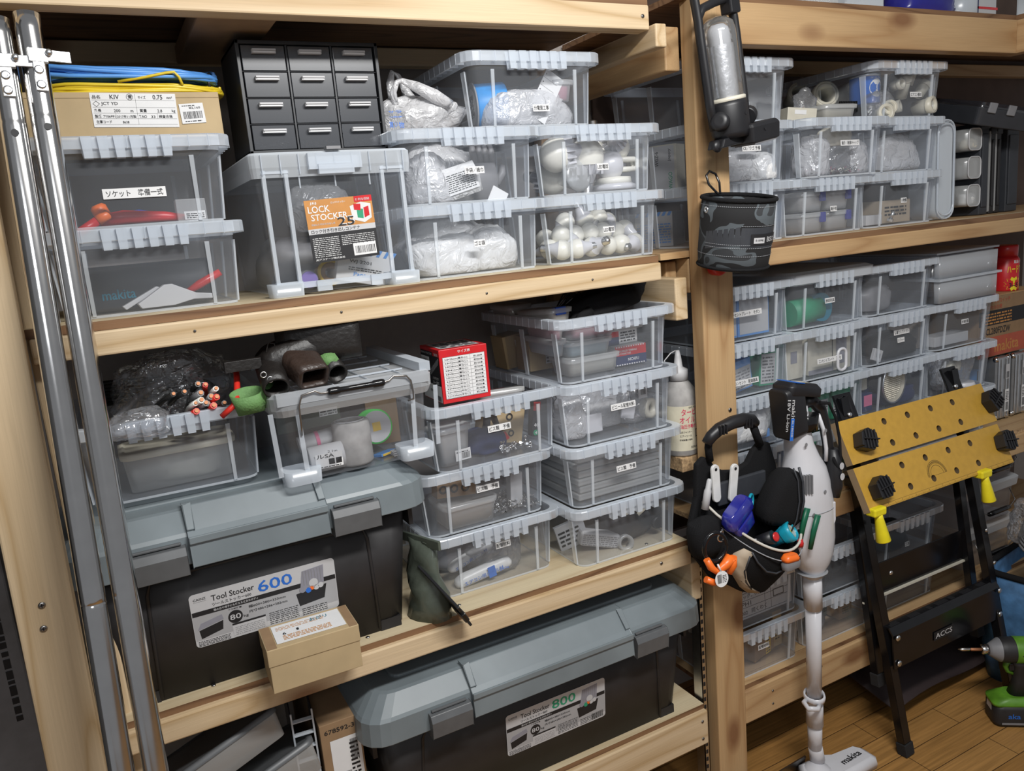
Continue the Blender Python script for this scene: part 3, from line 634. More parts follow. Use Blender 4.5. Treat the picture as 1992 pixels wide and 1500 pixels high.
s.prism([(.018, .012), (.036, .006), (.048, .012), (.049, .033), (.034, .037), (.016, .032)], .0003, .0006, 5); s.prism([(.026, .014), (.035, .012), (.036, .026), (.026, .028)], .0006, .0008, 6); s.prism([(.037, .013), (.045, .016), (.045, .030), (.037, .028)], .0006, .0008, 4); s.prism([(.022, .026), (.032, .024), (.033, .034), (.022, .035)], .0006, .0009, 4)
lines(s, -.048, -.008, -.038, -.008, 11, 0, 3, .0003, .3); lines(s, -.004, .048, -.024, -.008, 6, 0, 4, .0003, .3); rect(s, .012, .048, -.042, -.024, 0, .0004); bars(s, .015, .045, -.039, -.028, 1, 8, .0005); s.text('JEJアステージ株式会社', -.048, -.0435, .045, .0035, 0, F(0, 0, .0004))
s.obj('sticker', ['paper', 'ink', 'label_orange', 'sticker', 'red', 'white_plastic', 'green'], t, F(.000, -.0100, .104, 90, 0, 0, 1.12) @ Matrix.Rotation(R(2), 4, 'Z'))

# ------------------------------------------------------------ twelve-drawer cabinet
t = thing('drawer_cabinet', 'black cabinet of twelve small smoky drawers, on the tall clear container', 'cabinet', F(.383, 1.40, S2 + .2375))
W, h, D = .242, .181, .15
b = MB(); tk = .006
b.box(-W / 2, -W / 2 + tk, 0, D, 0, h); b.box(W / 2 - tk, W / 2, 0, D, 0, h); b.box(-W / 2, W / 2, 0, D, h - tk, h); b.box(-W / 2, W / 2, 0, D, 0, tk); b.box(-W / 2, W / 2, D - .003, D, 0, h)
cw = (W - 2 * tk) / 3; rh = (h - 2 * tk) / 4
for i in (1, 2): b.box(-W / 2 + tk + cw * i - .0018, -W / 2 + tk + cw * i + .0018, .003, D, tk, h - tk)
for i in (1, 2, 3): b.box(-W / 2 + tk, W / 2 - tk, .004, D, tk + rh * i - .0008, tk + rh * i + .0008)
b.obj('case', 'dark_grey', t, None, .0012)
for r_ in range(4):
    for c in range(3):
        x = -W / 2 + tk + cw * (c + .5); zz = tk + rh * (r_ + .5)
        b = MB(); a = cw / 2 - .003; q = rh / 2 - .0015
        b.box(x - a, x + a, .004, .0065, zz - q, zz + q); b.box(x - a, x - a + .0015, .0065, D - .01, zz - q, zz + q * .8); b.box(x + a - .0015, x + a, .0065, D - .01, zz - q, zz + q * .8); b.box(x - a, x + a, .0065, D - .01, zz - q, zz - q + .0015)
        d = b.obj('drawer', 'smoky_drawer', t, None, .0006)
        b = MB(); b.box(x - .0195, x + .0195, -.0045, .004, zz + .006, zz + .0125, 0); b.box(x - .019, x + .019, -.0075, -.0045, zz + .0095, zz + .0125, 0); b.box(x - .0175, x + .0175, -.0053, -.0045, zz + .0062, zz + .0092, 1)
        b.obj('pull', ['sticker', 'paper'], d, None, .0006)
def scraps(name, label, cat, M, sx, sy, n, mats, seed, group=None):
    """a little heap of loose hardware: one mesh nobody would count"""
    rd = random.Random(seed); b = MB()
    for i in range(n):
        x, y = rd.uniform(-sx, sx), rd.uniform(-sy, sy); L_ = rd.uniform(.006, .014); a = rd.uniform(0, 6.28); zz = rd.uniform(.001, .012)
        p = (x, y, zz); q = (x + L_ * math.cos(a), y + L_ * math.sin(a), zz + rd.uniform(-.001, .006))
        m = rd.randrange(len(mats))
        if rd.random() < .6: b.cyl(p, q, .0012, m, 6); b.cyl(q, tuple(q[k] + (q[k] - p[k]) * .12 for k in range(3)), .0028, m, 8)
        else: b.lathe([(.0025, 0), (.0045, 0), (.0045, .001), (.0025, .001), (.0025, 0)], m, F(x, y, zz, rd.uniform(0, 90), 0, rd.uniform(0, 360)), 10, caps=False)
    o = b.obj(name, mats, None, M); tag(o, label, cat, group); o['kind'] = 'stuff'; return o
for c, lb in enumerate(('nuts and bolts in the bottom left cabinet drawer', 'brass and steel screws in the bottom middle cabinet drawer', 'washers and rings in the bottom right cabinet drawer')):
    scraps('loose_hardware', lb, 'hardware', F(.383 - W / 2 + tk + cw * (c + .5), 1.40 + .045, S2 + .2375 + tk + .003), .028, .03, 45, ['zinc', 'copper' if c == 1 else 'steel', 'sticker'], c + 2)

# ------------------------------------------------------------ box of wire with two coils on it
def carton(name, label, cat, M, w, d, h, mat='card', group=None, bev=.0015):
    t = thing(name, label, cat, M, group); b = MB(); b.box(-w / 2, w / 2, 0, d, 0, h); b.obj('carton_body', mat, t, None, bev); return t
t = carton('wire_box', 'brown cardboard wire box under the blue and yellow coils, printed white label on its face', 'box', F(.085, 1.385, S2 + 2 * P + .001), .275, .26, .068)
b = MB(); b.box(-.137, .137, -.001, .001, .060, .068); b.obj('flap', 'card', t)
s = MB(); w, h = .120, .050; sheet(s, w, h)
for y in (.0145, .004, -.0045, -.0125, -.021): rect(s, -w / 2 + .002, w / 2 - .002, y, y + .0003, 1)
for x, y0, y1 in ((.002, -.021, .024), (-.028, -.0125, -.0045), (.030, -.0125, -.0045)): rect(s, x, x + .0003, y0, y1, 1)
for tx, x, y, a, c in (('品名', -.057, .0165, .011, .005), ('KIV', -.033, .0160, .013, .0065), ('青', -.008, .0165, .006, .006), ('サイズ', .006, .0165, .011, .005), ('0.75', .027, .016, .014, .007), ('mm²', .047, .017, .008, .004), ('JCT YD', -.046, .006, .023, .006),
    ('条長', -.057, -.003, .010, .005), ('200', -.030, -.003, .009, .0045), ('m', -.007, -.003, .004, .003), ('質量', .006, -.003, .010, .005), ('2.8', .031, -.003, .007, .0045), ('kg', .052, -.0035, .005, .005), ('製番 7Y06991', -.057, -.0115, .028, .005), ('2017年11月製', -.027, -.0115, .027, .0045), ('T.NO', .004, -.0115, .011, .0045), ('33', .021, -.0115, .006, .004), ('検査合格', .032, -.0115, .020, .005), ('在庫コード', -.056, -.0195, .021, .005), ('8638', -.020, -.0195, .009, .004)):
    s.text(tx, x, y, a, c, 1, F(0, 0, .0004))
s.tube([(-.0055 + .0045 * math.cos(q), .0195 + .0045 * math.sin(q), .0003) for q in [i * math.pi / 8 for i in range(16)]], .0003, 1, 4, None, True)
s.tube([(-.057, .009, .0003), (-.0525, .013, .0003), (-.048, .009, .0003), (-.0525, .005, .0003)], .0004, 1, 4, None, True)
s.obj('label', ['paper', 'ink'], t, F(.012, -.0012, .0415, 90) @ Matrix.Rotation(R(-1), 4, 'Z'))
s = MB(); sheet(s, .036, .030); bars(s, -.014, .014, -.008, .003, 1, 5); s.text('¥2,160', -.004, .006, .017, .004, 1, F(0, 0, .0003)); lines(s, -.014, .005, .011, .0135, 1, 1, 4); lines(s, -.013, .012, -.0125, -.0095, 1, 1, 4); s.obj('price_sticker', ['paper', 'ink'], t, F(.094, -.0015, .036, 90) @ Matrix.Rotation(R(3), 4, 'Z'))
def coil(name, label, M, mat, n, r, L_, seed, spread, zs, group=None, sag=.0, yw=.05):
    rd = random.Random(seed); b = MB(); pts = []
    b = MB()
    for i in range(n):
        ph = i / n; z0 = rd.uniform(0, zs); y0 = rd.uniform(-spread, spread); z1 = rd.uniform(0, zs)
        p = []
        for k in range(33):
            a = 2 * math.pi * k / 32
            x = math.cos(a) * (L_ / 2 + rd.uniform(-.001, .001)); s_ = math.sin(a)
            x = math.copysign(abs(math.cos(a)) ** .55, math.cos(a)) * (L_ / 2 - rd.uniform(0, .004))
            y = s_ * yw + y0 * (.6 + .4 * abs(s_)); zz = r + z0 * (.35 + .65 * math.sin(a * .5 + ph)) + .3 * z1 * abs(math.cos(a * 1.5 + i)) - sag * (x / L_ * 2) ** 2 + .004 * math.sin(a * 2 + i)
            p.append((x, y, max(r, zz)))
        b.tube(p, r, 0, 6, None, True)
    return b
b = coil('', '', None, '', 20, .0027, .268, 3, .018, .014); tag(b.obj('yellow_cable_coil', 'cable_yellow', None, F(.105, 1.455, S2 + 2 * P + .0695, 0, -1)), 'thin yellow cable coiled flat, under the blue cable', 'cable')
b = coil('', '', None, '', 22, .0034, .275, 8, .020, .020)
tag(b.obj('blue_cable_coil', 'cable_blue', None, F(.095, 1.46, S2 + 2 * P + .090, 0, 0)), 'light blue network cable coil lying on top of the yellow one', 'cable')
b = MB(); b.tube([(.228 + .012 * math.cos(q), 1.47 + .05 * math.cos(q), S2 + 2 * P + .09 + .022 * math.sin(q)) for q in [i * math.pi / 8 for i in range(16)]], .0025, 0, 6, None, True); tag(b.obj('cable_tie', 'cable_black'), 'black tie around the right end of the blue and yellow coils', 'cable tie')
b = MB(); b.tube([(.08, 1.395, 1.688), (.12, 1.39, 1.694), (.150, 1.388, 1.700), (.162, 1.387, 1.701), (.168, 1.388, 1.694), (.172, 1.39, 1.682)], .0022, 0, 8); tag(b.obj('loose_cable', 'cable_yellow'), 'single yellow cable strand looping up over the blue coil', 'cable')

# ------------------------------------------------------------ buckle container with wire handle
t = thing('buckle_container', 'clear lidded container with black wire handle, standing on the grey trunk lid', 'storage box', F(.352, 1.283, 1.0305))
W, D, h = .262, .36, .128
b = MB(); b.loft([rrect(W - .012, D - .02, .02, .002, cy=D / 2), rrect(W, D, .022, h, cy=D / 2)], 0, None, True, False); b.obj('body', 'bin_wall', t)
for s_ in (-1, 1):
    b = MB()
    for q in (-.033, .010): b.add([(s_ * (.118 + q * -1 - .012) - .004, -.006, .02), (s_ * (.118 - q - .012) + .004, -.006, .02), (s_ * (.122 - q - .012) + .004, -.010, h), (s_ * (.122 - q - .012) - .004, -.010, h)], [(0, 1, 2, 3)])
    b.loft([rrect(.060, .05, .012, 0, cx=s_ * .102, cy=.018), rrect(.062, .052, .012, .024, cx=s_ * .102, cy=.018)], 0, None, False, True)
    b.obj('corner_guard', 'bin_rim', t)
b = MB(); b.loft([rrect(W + .010, D + .018, .022, h - .010, cy=D / 2), rrect(W + .020, D + .03, .026, h + .002, cy=D / 2), rrect(W + .022, D + .03, .026, h + .022, cy=D / 2), rrect(W + .012, D + .02, .024, h + .028, cy=D / 2), rrect(W - .018, D - .02, .02, h + .024, cy=D / 2)], 0, None, False, True, smooth=False)
b.box(-W / 2 + .0, W / 2, -.016, -.004, h + .010, h + .030); ld = b.obj('lid', 'lid_clear', t)
b = MB(); b.box(W / 2 - .012, W / 2 + .008, -.005, .30, h + .027, h + .043)
for y in (.06, .13, .20, .27, .33): b.box(-.11, .11, y, y + .0015, h + .025, h + .028)
for x in (-.09, -.03, .03, .09): b.box(x, x + .0015, .01, .34, h + .0245, h + .027)
b.obj('lid_ribs', 'bin_rim', ld)
b = MB(); y = -.019; pts = [(-.098, -.011, .085), (-.098, -.016, .100), (-.098, y, .135), (-.092, y - .002, .152), (-.070, y - .002, .156), (-.060, y, .150), (-.048, y, .150), (.048, y, .150), (.058, y, .152), (.066, y, .158), (.088, y - .002, .155), (.096, y, .145), (.098, y, .125), (.098, -.017, .112), (.088, -.014, .110)]
b.tube(pts, .0017, 0, 8); hd = b.obj('wire_handle', 'wire_steel', t)
b = MB(); b.lathe([(.0055, 0), (.0065, .004), (.0065, .018), (.005, .021), (.005, .076), (.0065, .079), (.0065, .093), (.0055, .097)], 0, F(-.0485, y, .150, 0, 90), 16); b.obj('grip', 'gloss_black', hd)
# ------------------------------------------------------------ what is in and on the bins: upper shelf, left unit
def bag(name, label, x, y, z, sx, sy, sz, mat='film_milky', seed=1, rz=0, amp=.25, freq=9, group=None, lev=3, cat='plastic bag', rx=0, ry=0, sharp=True):
    return tag(crumple(name, mat, F(x, y, z, rx, ry, rz), sx, sy, sz, seed, amp, freq, None, True, lev, sharp), label, cat, group)
def simple_box(name, label, cat, M, w, d, h, mats, draw=None, bev=.001, group=None):
    """carton with printed front; draw(b) paints on the front face in a centred XY plane"""
    t = thing(name, label, cat, M, group); b = MB(); b.box(-w / 2, w / 2, 0, d, 0, h); b.obj('carton_body', mats[0], t, None, bev)
    if draw:
        b = MB(); draw(b); b.obj('print', mats[1:], t, F(0, -.0004, h / 2, 90))
    return t
def tub(name, label, M, w, d, h, fill, group=None, lidm='tub_clear', cat='plastic tub'):
    t = thing(name, label, cat, M, group)
    b = MB(); b.loft([rrect(w - .012, d - .012, .012, 0), rrect(w, d, .016, h)], 0, None, True, False); b.obj('tub_body', 'tub_clear', t)
    b = MB(); b.loft([rrect(w + .006, d + .006, .018, h - .006), rrect(w + .008, d + .008, .018, h + .003), rrect(w - .008, d - .008, .014, h + .005), rrect(w - .014, d - .014, .014, h + .002)], 0, None, False, True); b.obj('tub_lid', lidm, t)
    if fill:
        b = MB(); b.loft([rrect(w - .018, d - .018, .01, .003), rrect(w - .012, d - .012, .012, h * .8)], 0); b.obj('filling', fill, t, None, .002)
    return t
# lower left bin: black case, clamp, red-handled tool
t = thing('tool_case', 'black tool case with teal lettering inside the lower bin behind the poles', 'tool case', F(.068, 1.515, S2 + .004, 0, 0, -3))
b = MB(); b.loft([rrect(.215, .14, .012, 0), rrect(.225, .15, .014, .006), rrect(.225, .15, .014, .066), rrect(.215, .14, .012, .072)], 0); b.obj('case_shell', 'charcoal', t)
b = MB(); b.text('makita', -.06, .018, .05, .016, 0); b.obj('lettering', 'teal', t, F(0, -.0755, 0, 90))
t = thing('metal_clamp', 'bent bare-metal clamp lying in the lower bin behind the poles', 'clamp', F(.105, 1.395, S2 + .006, 0, 0, 8))
b = MB(); b.prism([(-.05, 0), (.0, 0), (.03, .006), (.06, .004), (.06, .012), (.035, .016), (.0, .034), (-.012, .034), (-.055, .008)], 0, .012, 0, F(0, 0, 0, 90)); b.prism([(-.07, .0), (-.02, .025), (-.015, .030), (-.02, .032), (-.075, .006)], -.016, -.006, 0, F(0, 0, 0, 90)); b.obj('jaw', 'sticker', t, None, .001)
b = MB(); b.tube([(.02, .01, .012), (.05, .006, .028), (.085, 0, .045)], [.004, .007, .006], 0, 10); tag(b.obj('red_handled_tool', 'red_plastic', None, F(.10, 1.40, S2 + .006)), 'red plastic tool handle sticking up in the lower bin behind the poles', 'hand tool')
# upper left bin: red and orange tools
z = S2 + P + .004
t = thing('pipe_cutter', 'long red-bodied tool with orange cap in the upper bin behind the poles', 'hand tool', F(.075, 1.41, z))
b = MB(); b.tube([(-.055, 0, .010), (-.02, 0, .014), (.04, -.004, .011), (.08, -.005, .006)], [.010, .011, .008, .004], 0, 10); b.obj('handle', 'red', t)
b = MB(); b.lathe([(.008, 0), (.012, .002), (.012, .016), (.008, .020)], 0, F(-.048, -.004, .016, 0, -20), 14); b.obj('cap', 'orange', t)
t = thing('marker', 'orange-capped red marker at the left in the upper bin behind the poles', 'marker', F(.0, 1.385, z, 0, 60))
b = MB(); b.lathe([(.007, -.02), (.007, .02)], 0, None, 12); b.obj('barrel', 'red', t); b = MB(); b.lathe([(.008, 0), (.008, .018), (.005, .02)], 0, F(0, 0, .02), 12); b.obj('cap', 'orange', t)
b = MB(); b.tube([(-.05, 0, .014), (0, 0, .020), (.06, .01, .008)], [.005, .006, .005], 0, 8); tag(b.obj('file_handle', 'blue', None, F(.08, 1.44, z)), 'dark blue handle behind the red tool in the upper bin', 'hand tool')
t = simple_box('part_packet', 'small clear packet with a white tag, right side of the upper bin', 'packet', F(.155, 1.39, z), .045, .03, .035, ['tub_clear', 'paper', 'ink'], lambda b: (rect(b, -.012, .02, -.015, -.002, 0), lines(b, -.009, .018, -.013, -.004, 3, 1, 3)))
# lock container contents
z = S2 + .006
def pbox(b, w, h):
    for i in range(8): b.add([(-w / 2 + i * w / 7.5, h / 2 - .012, .0002), (-w / 2 + i * w / 7.5 + .006, h / 2 - .012, .0002), (-w / 2 + i * w / 7.5 + .012, h / 2, .0002), (-w / 2 + i * w / 7.5 + .006, h / 2, .0002)], [(0, 1, 2, 3)], 0)
    b.text('Panasonic', -w * .2, -h * .32, w * .5, h * .12, 0, F(0, 0, .0003)); b.text('WJ 2201', -w * .3, h * .02, w * .4, h * .12, 1, F(0, 0, .0003)); lines(b, -w * .3, w * .3, -h * .16, -h * .04, 2, 1, 4)
t = simple_box('switch_carton', 'white carton with blue slanted stripes inside the tall clear container', 'box', F(.420, 1.375, z, 0, 14, 6), .105, .045, .062, ['paper', 'cable_blue', 'ink'], lambda b: pbox(b, .105, .062))
for (x, y, zz, r_, hh, m1, m2, lb, rx) in ((.345, 1.40, .022, .022, .05, 'brown_leather', 'red', 'brown tape roll with red and yellow edge inside the tall container', 80),):
    t = thing('tape_roll', lb, 'tape', F(x + .02, y, z + zz, rx)); b = MB(); b.lathe([(r_, -.02), (r_, .02), (.010, .02), (.010, -.02), (r_, -.02)], 0, None, 24, caps=False); b.obj('roll', 'card_dark', t); b = MB(); b.lathe([(r_ + .001, .016), (r_ + .001, .021), (r_ - .004, .0215)], 0, None, 24, caps=False); b.obj('edge_band', 'label_yellow', t)
t = thing('purple_can', 'small can with a purple cap at lower left in the tall container', 'can', F(.322, 1.375, z)); b = MB(); b.lathe([(.016, 0), (.016, .03)], 0, F(0, .02, .018, 90), 18); b.obj('can_body', 'mid_grey', t); plain('purple', (.25, .18, .5), .4); b = MB(); b.lathe([(.014, 0), (.014, .006)], 0, F(0, -.008, .018, 90), 18); b.obj('cap', 'purple', t)
bag('film_bag', 'milky film bag lying in the upper part of the tall container', .40, 1.52, z + .10, .06, .05, .055, 'film_milky', 5)
bag('grey_bag', 'grey padded bag low at the back of the tall container', .36, 1.56, z, .085, .07, .06, 'mid_grey', 6, sharp=False)
bag('brown_pouch', 'brown soft pouch low at the right inside the tall container', .46, 1.48, z, .035, .06, .035, 'brown_leather', 9, sharp=False)
# refuse bags, gloves
z = S2 + .005
clear('bag_white', (.98, .98, .98), .88, .25, .3, .2, 1, 30)
for i, (x, y, zz, sx, sy, sz, s_, m) in enumerate(((.60, 1.425, 0, .075, .05, .046, 1, 'bag_white'), (.70, 1.435, .0, .055, .05, .05, 2, 'bag_white'), (.55, 1.47, 0, .030, .06, .045, 3, 'film_milky'), (.645, 1.53, .0, .09, .05, .075, 4, 'bag_white'))):
    bag('refuse_bag', ('plump white folded refuse bag at the front left of its bin', 'crinkled white refuse bag at the front right of its bin', 'thin clear refuse roll against the left wall of its bin', 'milky refuse bag bulging up at the back of its bin')[i], x, y, z + zz, sx, sy, sz, m, s_, group='white refuse bags in the bin')
z += P
def printed(b, w, h, n=9, s_=3): rect(b, -w / 2, w / 2, -h / 2, h / 2, 0); lines(b, -w * .45, w * .45, -h * .4, h * .4, n, 1, s_, .0004, .45)
t = thing('glove_packet', 'film packet printed with dense small type, front of the glove bin', 'packet', F(.62, 1.385, z + .004, 0, -14, -4)); b = MB(); b.loft([rrect(.115, .012, .005, 0), rrect(.12, .02, .008, .03), rrect(.11, .010, .004, .058)], 0); b.obj('packet_body', 'bag_white', t); b = MB(); printed(b, .10, .042); b.obj('print', ['paper', 'ink'], t, F(0, -.0112, .03, 90))
t = thing('work_glove', 'dark grey work glove packed upright in the glove bin', 'glove', F(.70, 1.42, z, 0, 0, 10)); b = MB()
b.loft([rrect(.05, .022, .01, 0), rrect(.062, .03, .012, .04), rrect(.05, .024, .01, .07)], 0)
for i in range(4): b.tube([(-.020 + i * .013, 0, .068), (-.022 + i * .0145, 0, .092), (-.02 + i * .014, .004, .108)], [.008, .007, .005], 0, 8)
b.tube([(.028, 0, .03), (.045, 0, .05), (.047, 0, .066)], [.008, .008, .006], 0, 8); b.obj('glove_body', 'mid_grey', t)
bag('cloth_packet', 'film packet of folded cloths at the left of the glove bin', .575, 1.42, z, .045, .05, .055, 'film_milky', 12)
bag('cloth_packet', 'clear wrapper rising at the back of the glove bin', .64, 1.48, z + .0, .085, .05, .068, 'film_milky', 13)
bag('rag_bundle', 'dark rag bundle under the wrapper at the right of the glove bin', .70, 1.475, z, .04, .04, .04, 'smoke_grey', 17, sharp=False)
simple_box('folded_card', 'folded white card peeking over the rim between the two glove shelf bins', 'card', F(.685, 1.356, S2 + P - .010, 0, 30), .035, .003, .035, ['paper', 'paper'])
# bulbs
def bulb_parts(t, r, neck, base_r, base_l, fins=False):
    b = MB(); pr = [(1e-5, r)] + [(r * math.sin(a), r * math.cos(a)) for a in [i * math.pi / 12 for i in range(1, 8)]]
    pr += [(r * .93, -r * .45)]; b.lathe(pr[::-1], 0, None, 22, True, False); b.obj('globe', 'bulb_white', t)
    b = MB(); b.lathe([(base_r * 1.05, -r * .5 - neck), (r * .62, -r * .5 - neck * .35), (r * .90, -r * .44), (r * .94, -r * .40)], 0, None, 22, True, False)
    if fins:
        for i in range(16): b.box(r * .6, r * .96, -.0008, .0008, -r * .5 - neck * .5, -r * .42, 0, Matrix.Rotation(i * math.pi / 8, 4, 'Z'))
    b.obj('housing', 'white_abs', t)
    b = MB(); z0 = -r * .5 - neck; pr = [(base_r * .35, z0 - base_l - .003), (base_r * .5, z0 - base_l - .002), (base_r * .95, z0 - base_l)]
    for i in range(5): q = z0 - base_l + base_l * (i + .5) / 5; pr += [(base_r * .93, q - base_l * .05), (base_r * 1.04, q)]
    pr += [(base_r, z0)]; b.lathe(pr, 0, None, 18); b.obj('screw_cap', 'zinc', t)
small = thing('led_bulb', 'small round bulb front row', 'light bulb', F(0, 0, 0), 'small round bulbs heaped in the lower bulb bin')
bulb_parts(small, .0205, .022, .0078, .012)
mc = thing('led_bulb', 'x', 'light bulb', F(0, 0, 0)); bulb_parts(mc, .037, .036, .0125, .020, True)
z = S2 + .006
spots = [  # x, y, z, rx, rz  (tilt of the bulb axis, heading)
 (.845, 1.385, .021, 100, 60), (.878, 1.383, .021, 95, 250), (.917, 1.386, .021, 105, 200), (.955, 1.384, .021, 110, 60), (.992, 1.388, .021, 92, 300), (1.028, 1.390, .021, 80, 120),
 (.838, 1.425, .024, 80, 20), (.865, 1.420, .050, 60, 330), (.898, 1.418, .048, 50, 100), (.932, 1.415, .050, 120, 300), (.968, 1.418, .049, 70, 40), (1.003, 1.422, .048, 110, 80), (1.034, 1.43, .05, 60, 200),
 (.893, 1.445, .076, 40, 60), (.940, 1.440, .078, 150, 90), (.975, 1.442, .080, 100, 20), (1.006, 1.455, .070, 80, 140), (.920, 1.47, .05, 90, 150), (.86, 1.475, .045, 70, 10), (.985, 1.48, .055, 80, 270), (1.03, 1.48, .045, 60, 80), (.90, 1.50, .04, 60, 20), (.95, 1.51, .045, 90, 70)]
names = ['lying neck-right at the lower left corner', 'lying on the floor second from the left', 'in the front row with its neck hidden', 'in the middle of the front row, metal base outward', 'fourth along the front row', 'last of the front row by the right wall', 'against the left wall low down', 'resting over the left front pair', 'above the second and third of the front row', 'resting under the paper label', 'resting above the middle of the front row', 'above the fourth of the front row', 'high by the right wall', 'tilted upright near the top left of the heap', 'end-on with its metal contact showing', 'at the top of the heap right of centre', 'on the upper right slope of the heap', 'deep in the heap centre', 'deep at the left back', 'deep at the right back', 'far right back of the heap', 'behind all at the left', 'behind all near the middle']
for i, (x, y, zz, rx, rz) in enumerate(spots):
    M = F(x, y, z + zz, rx, 0, rz)
    if i == 0: small.matrix_world = M; small['label'] = 'small round bulb ' + names[0]
    else: dup(small, M, 'small round bulb ' + names[i])
z = S2 + P + .006
for i, (x, y, zz, rx, rz, lb, ss) in enumerate(((.930, 1.405, .072, 4, 0, 'large upright globe bulb with finned neck in the upper bulb bin', 1.0), (.862, 1.41, .078, -95, 70, 'large bulb lying at the upper left of the upper bulb bin', .95), (.995, 1.46, .083, 170, 0, 'large pale globe behind, right of the finned upright bulb', .9), (1.02, 1.42, .088, 125, 125, 'conical bulb with its screw base pointing right, top right of the bin', .72), (.885, 1.47, .035, 100, 30, 'large bulb low at the back left of the upper bulb bin', .9))):
    M = F(x, y, z + zz, rx, 0, rz, ss)
    if i == 0: mc.matrix_world = M; mc['label'] = lb; mc['group'] = 'large bulbs in the upper bulb bin'
    else: dup(mc, M, lb, 'large bulbs in the upper bulb bin')
t = thing('tube_lamp', 'folded-tube fluorescent bulb lying sideways behind the upper bulb label', 'light bulb', F(.985, 1.41, z + .052, 0, 90, 5)); b = MB(); b.lathe([(.012, -.022), (.024, -.012), (.030, 0), (.030, .018), (.026, .022)], 0, None, 22); b.obj('ballast', 'white_abs', t)
for y in (-.014, 0, .014): b = MB(); b.tube([(-.010, y, .02), (-.010, y, .062), (-.006, y, .070), (.006, y, .070), (.010, y, .062), (.010, y, .02)], .0055, 0, 10); b.obj('glass_tube', 'bulb_white', t)
b = MB(); b.lathe([(.009, -.045), (.011, -.042), (.012, -.022)], 0, None, 16); b.obj('screw_cap', 'zinc', t)
t = thing('ceiling_socket', 'flat white ring-shaped fitting low at the right of the upper bulb bin', 'light fitting', F(1.0, 1.415, z, 0, 0, 6)); b = MB(); b.lathe([(.044, 0), (.048, .003), (.048, .010), (.040, .014), (.030, .014)], 0, None, 28); b.obj('ring', 'white_abs', t); b = MB(); b.lathe([(.040, .014), (.038, .026), (.020, .028)], 0, None, 28); b.obj('dome', 'bulb_white', t)
t = thing('spot_lamp', 'clear-fronted reflector lamp standing left of the finned upright bulb', 'light bulb', F(.893, 1.385, z + .034, 84, 0, 8)); b = MB(); b.lathe([(.012, -.05), (.020, -.03), (.031, -.004), (.032, 0)], 0, None, 26, True, False); b.obj('reflector', 'zinc', t); b = MB(); b.lathe([(.032, 0), (.033, .003), (.026, .006), (1e-5, .007)], 0, None, 26, True, False); b.obj('front_lens', 'tub_clear', t)
# topmost bin
z = S2 + 2 * P + .006
t = thing('wire_reel', 'blue wire reel with printed grey end disc in the highest bin', 'wire reel', F(.702, 1.44, z + .044, 0, 88, -14)); b = MB(); b.lathe([(.0400, .000), (.042, .003), (.042, .058), (.040, .061)], 0, None, 32); b.obj('winding', 'sky_blue', t); b = MB(); b.lathe([(.0445, -.003), (.0445, 0)], 0, None, 32); b.obj('end_disc', 'grey_plastic', t)
b = MB(); b.lathe([(.033, 0), (.033, .0004)], 0, None, 28); b.box(-.012, .012, -.024, .020, .0004, .0006, 1); lines(b, -.02, .02, -.02, .02, 6, 2, 3, .0008); b.obj('disc_label', ['sticker', 'paper', 'ink'], t, F(0, 0, -.0034, 180))
bag('film_bag', 'glossy clear bag of white parts across the front of the highest bin', .800, 1.41, z, .095, .045, .043, 'film_milky', 21)
b = MB(); b.box(-.021, .021, -.050, .050, -.0015, 0, 0)
for i in range(5): rect(b, -.020, .012, -.036 + i * .017, -.0355 + i * .017, 1); b.lathe([(.0012, 0), (.0012, .0003)], 1, F(-.017, -.028 + i * .017, .0001), 8)
tag(b.obj('name_plate', ['paper', 'ink'], None, F(.826, 1.374, z + .052, 84, 0, 0) @ Matrix.Rotation(R(-34), 4, 'Z')), 'white ruled plate leaning diagonally in the highest bin', 'plate')
for i, (x, y, zz, w, h, f_, lb) in enumerate(((.66, 1.56, 0, .075, .055, None, 'pale lidded tub at the back left of the highest bin'), (.868, 1.42, .045, .05, .035, 'pink', 'tub with something pink at the right of the highest bin'))): tub('small_tub', lb, F(x, y, z + zz), w, .09, h, f_)
t = simple_box('slim_case', 'milky slim case leaning behind the blue reel in the highest bin', 'case', F(.765, 1.47, z + .035, 0, -28, 0), .11, .05, .018, ['tub_clear', 'paper'])
# hanging carrier bag left of highest bin
cb = bag('carrier_bag', 'milky carrier bag with blue print, on the glove bin beside the cabinet', .585, 1.45, S2 + 2 * P + .001, .082, .055, .042, 'film_milky', 31, lev=4, amp=.32)
b = MB(); b.tube([(.535, 1.42, 1.645), (.530, 1.415, 1.675), (.538, 1.41, 1.692), (.548, 1.41, 1.694), (.570, 1.40, 1.682), (.60, 1.39, 1.664), (.63, 1.39, 1.648)], [.006, .007, .005, .005, .010, .013, .010], 0, 8); b.tube([(.545, 1.46, 1.65), (.547, 1.47, 1.70), (.555, 1.475, 1.722), (.566, 1.475, 1.716), (.575, 1.47, 1.69), (.59, 1.46, 1.66)], [.008, .008, .005, .005, .008, .010], 0, 8)
b.obj('bag_handles', 'film_milky', cb, F(.585, 1.45, S2 + 2 * P + .001).inverted())
b = MB(); 
for i, (x, y, w, h) in enumerate(((0, .03, .012, .004), (.014, .030, .012, .005), (0, .022, .03, .003), (0, .005, .008, .010), (.010, .006, .006, .009), (.018, .004, .010, .011))): b.text('サラダ買い物袋よ'[i], x, y, w, h, 0)
b.obj('bag_print', 'num_blue', cb, F(-.077, -.058, .003, 90))

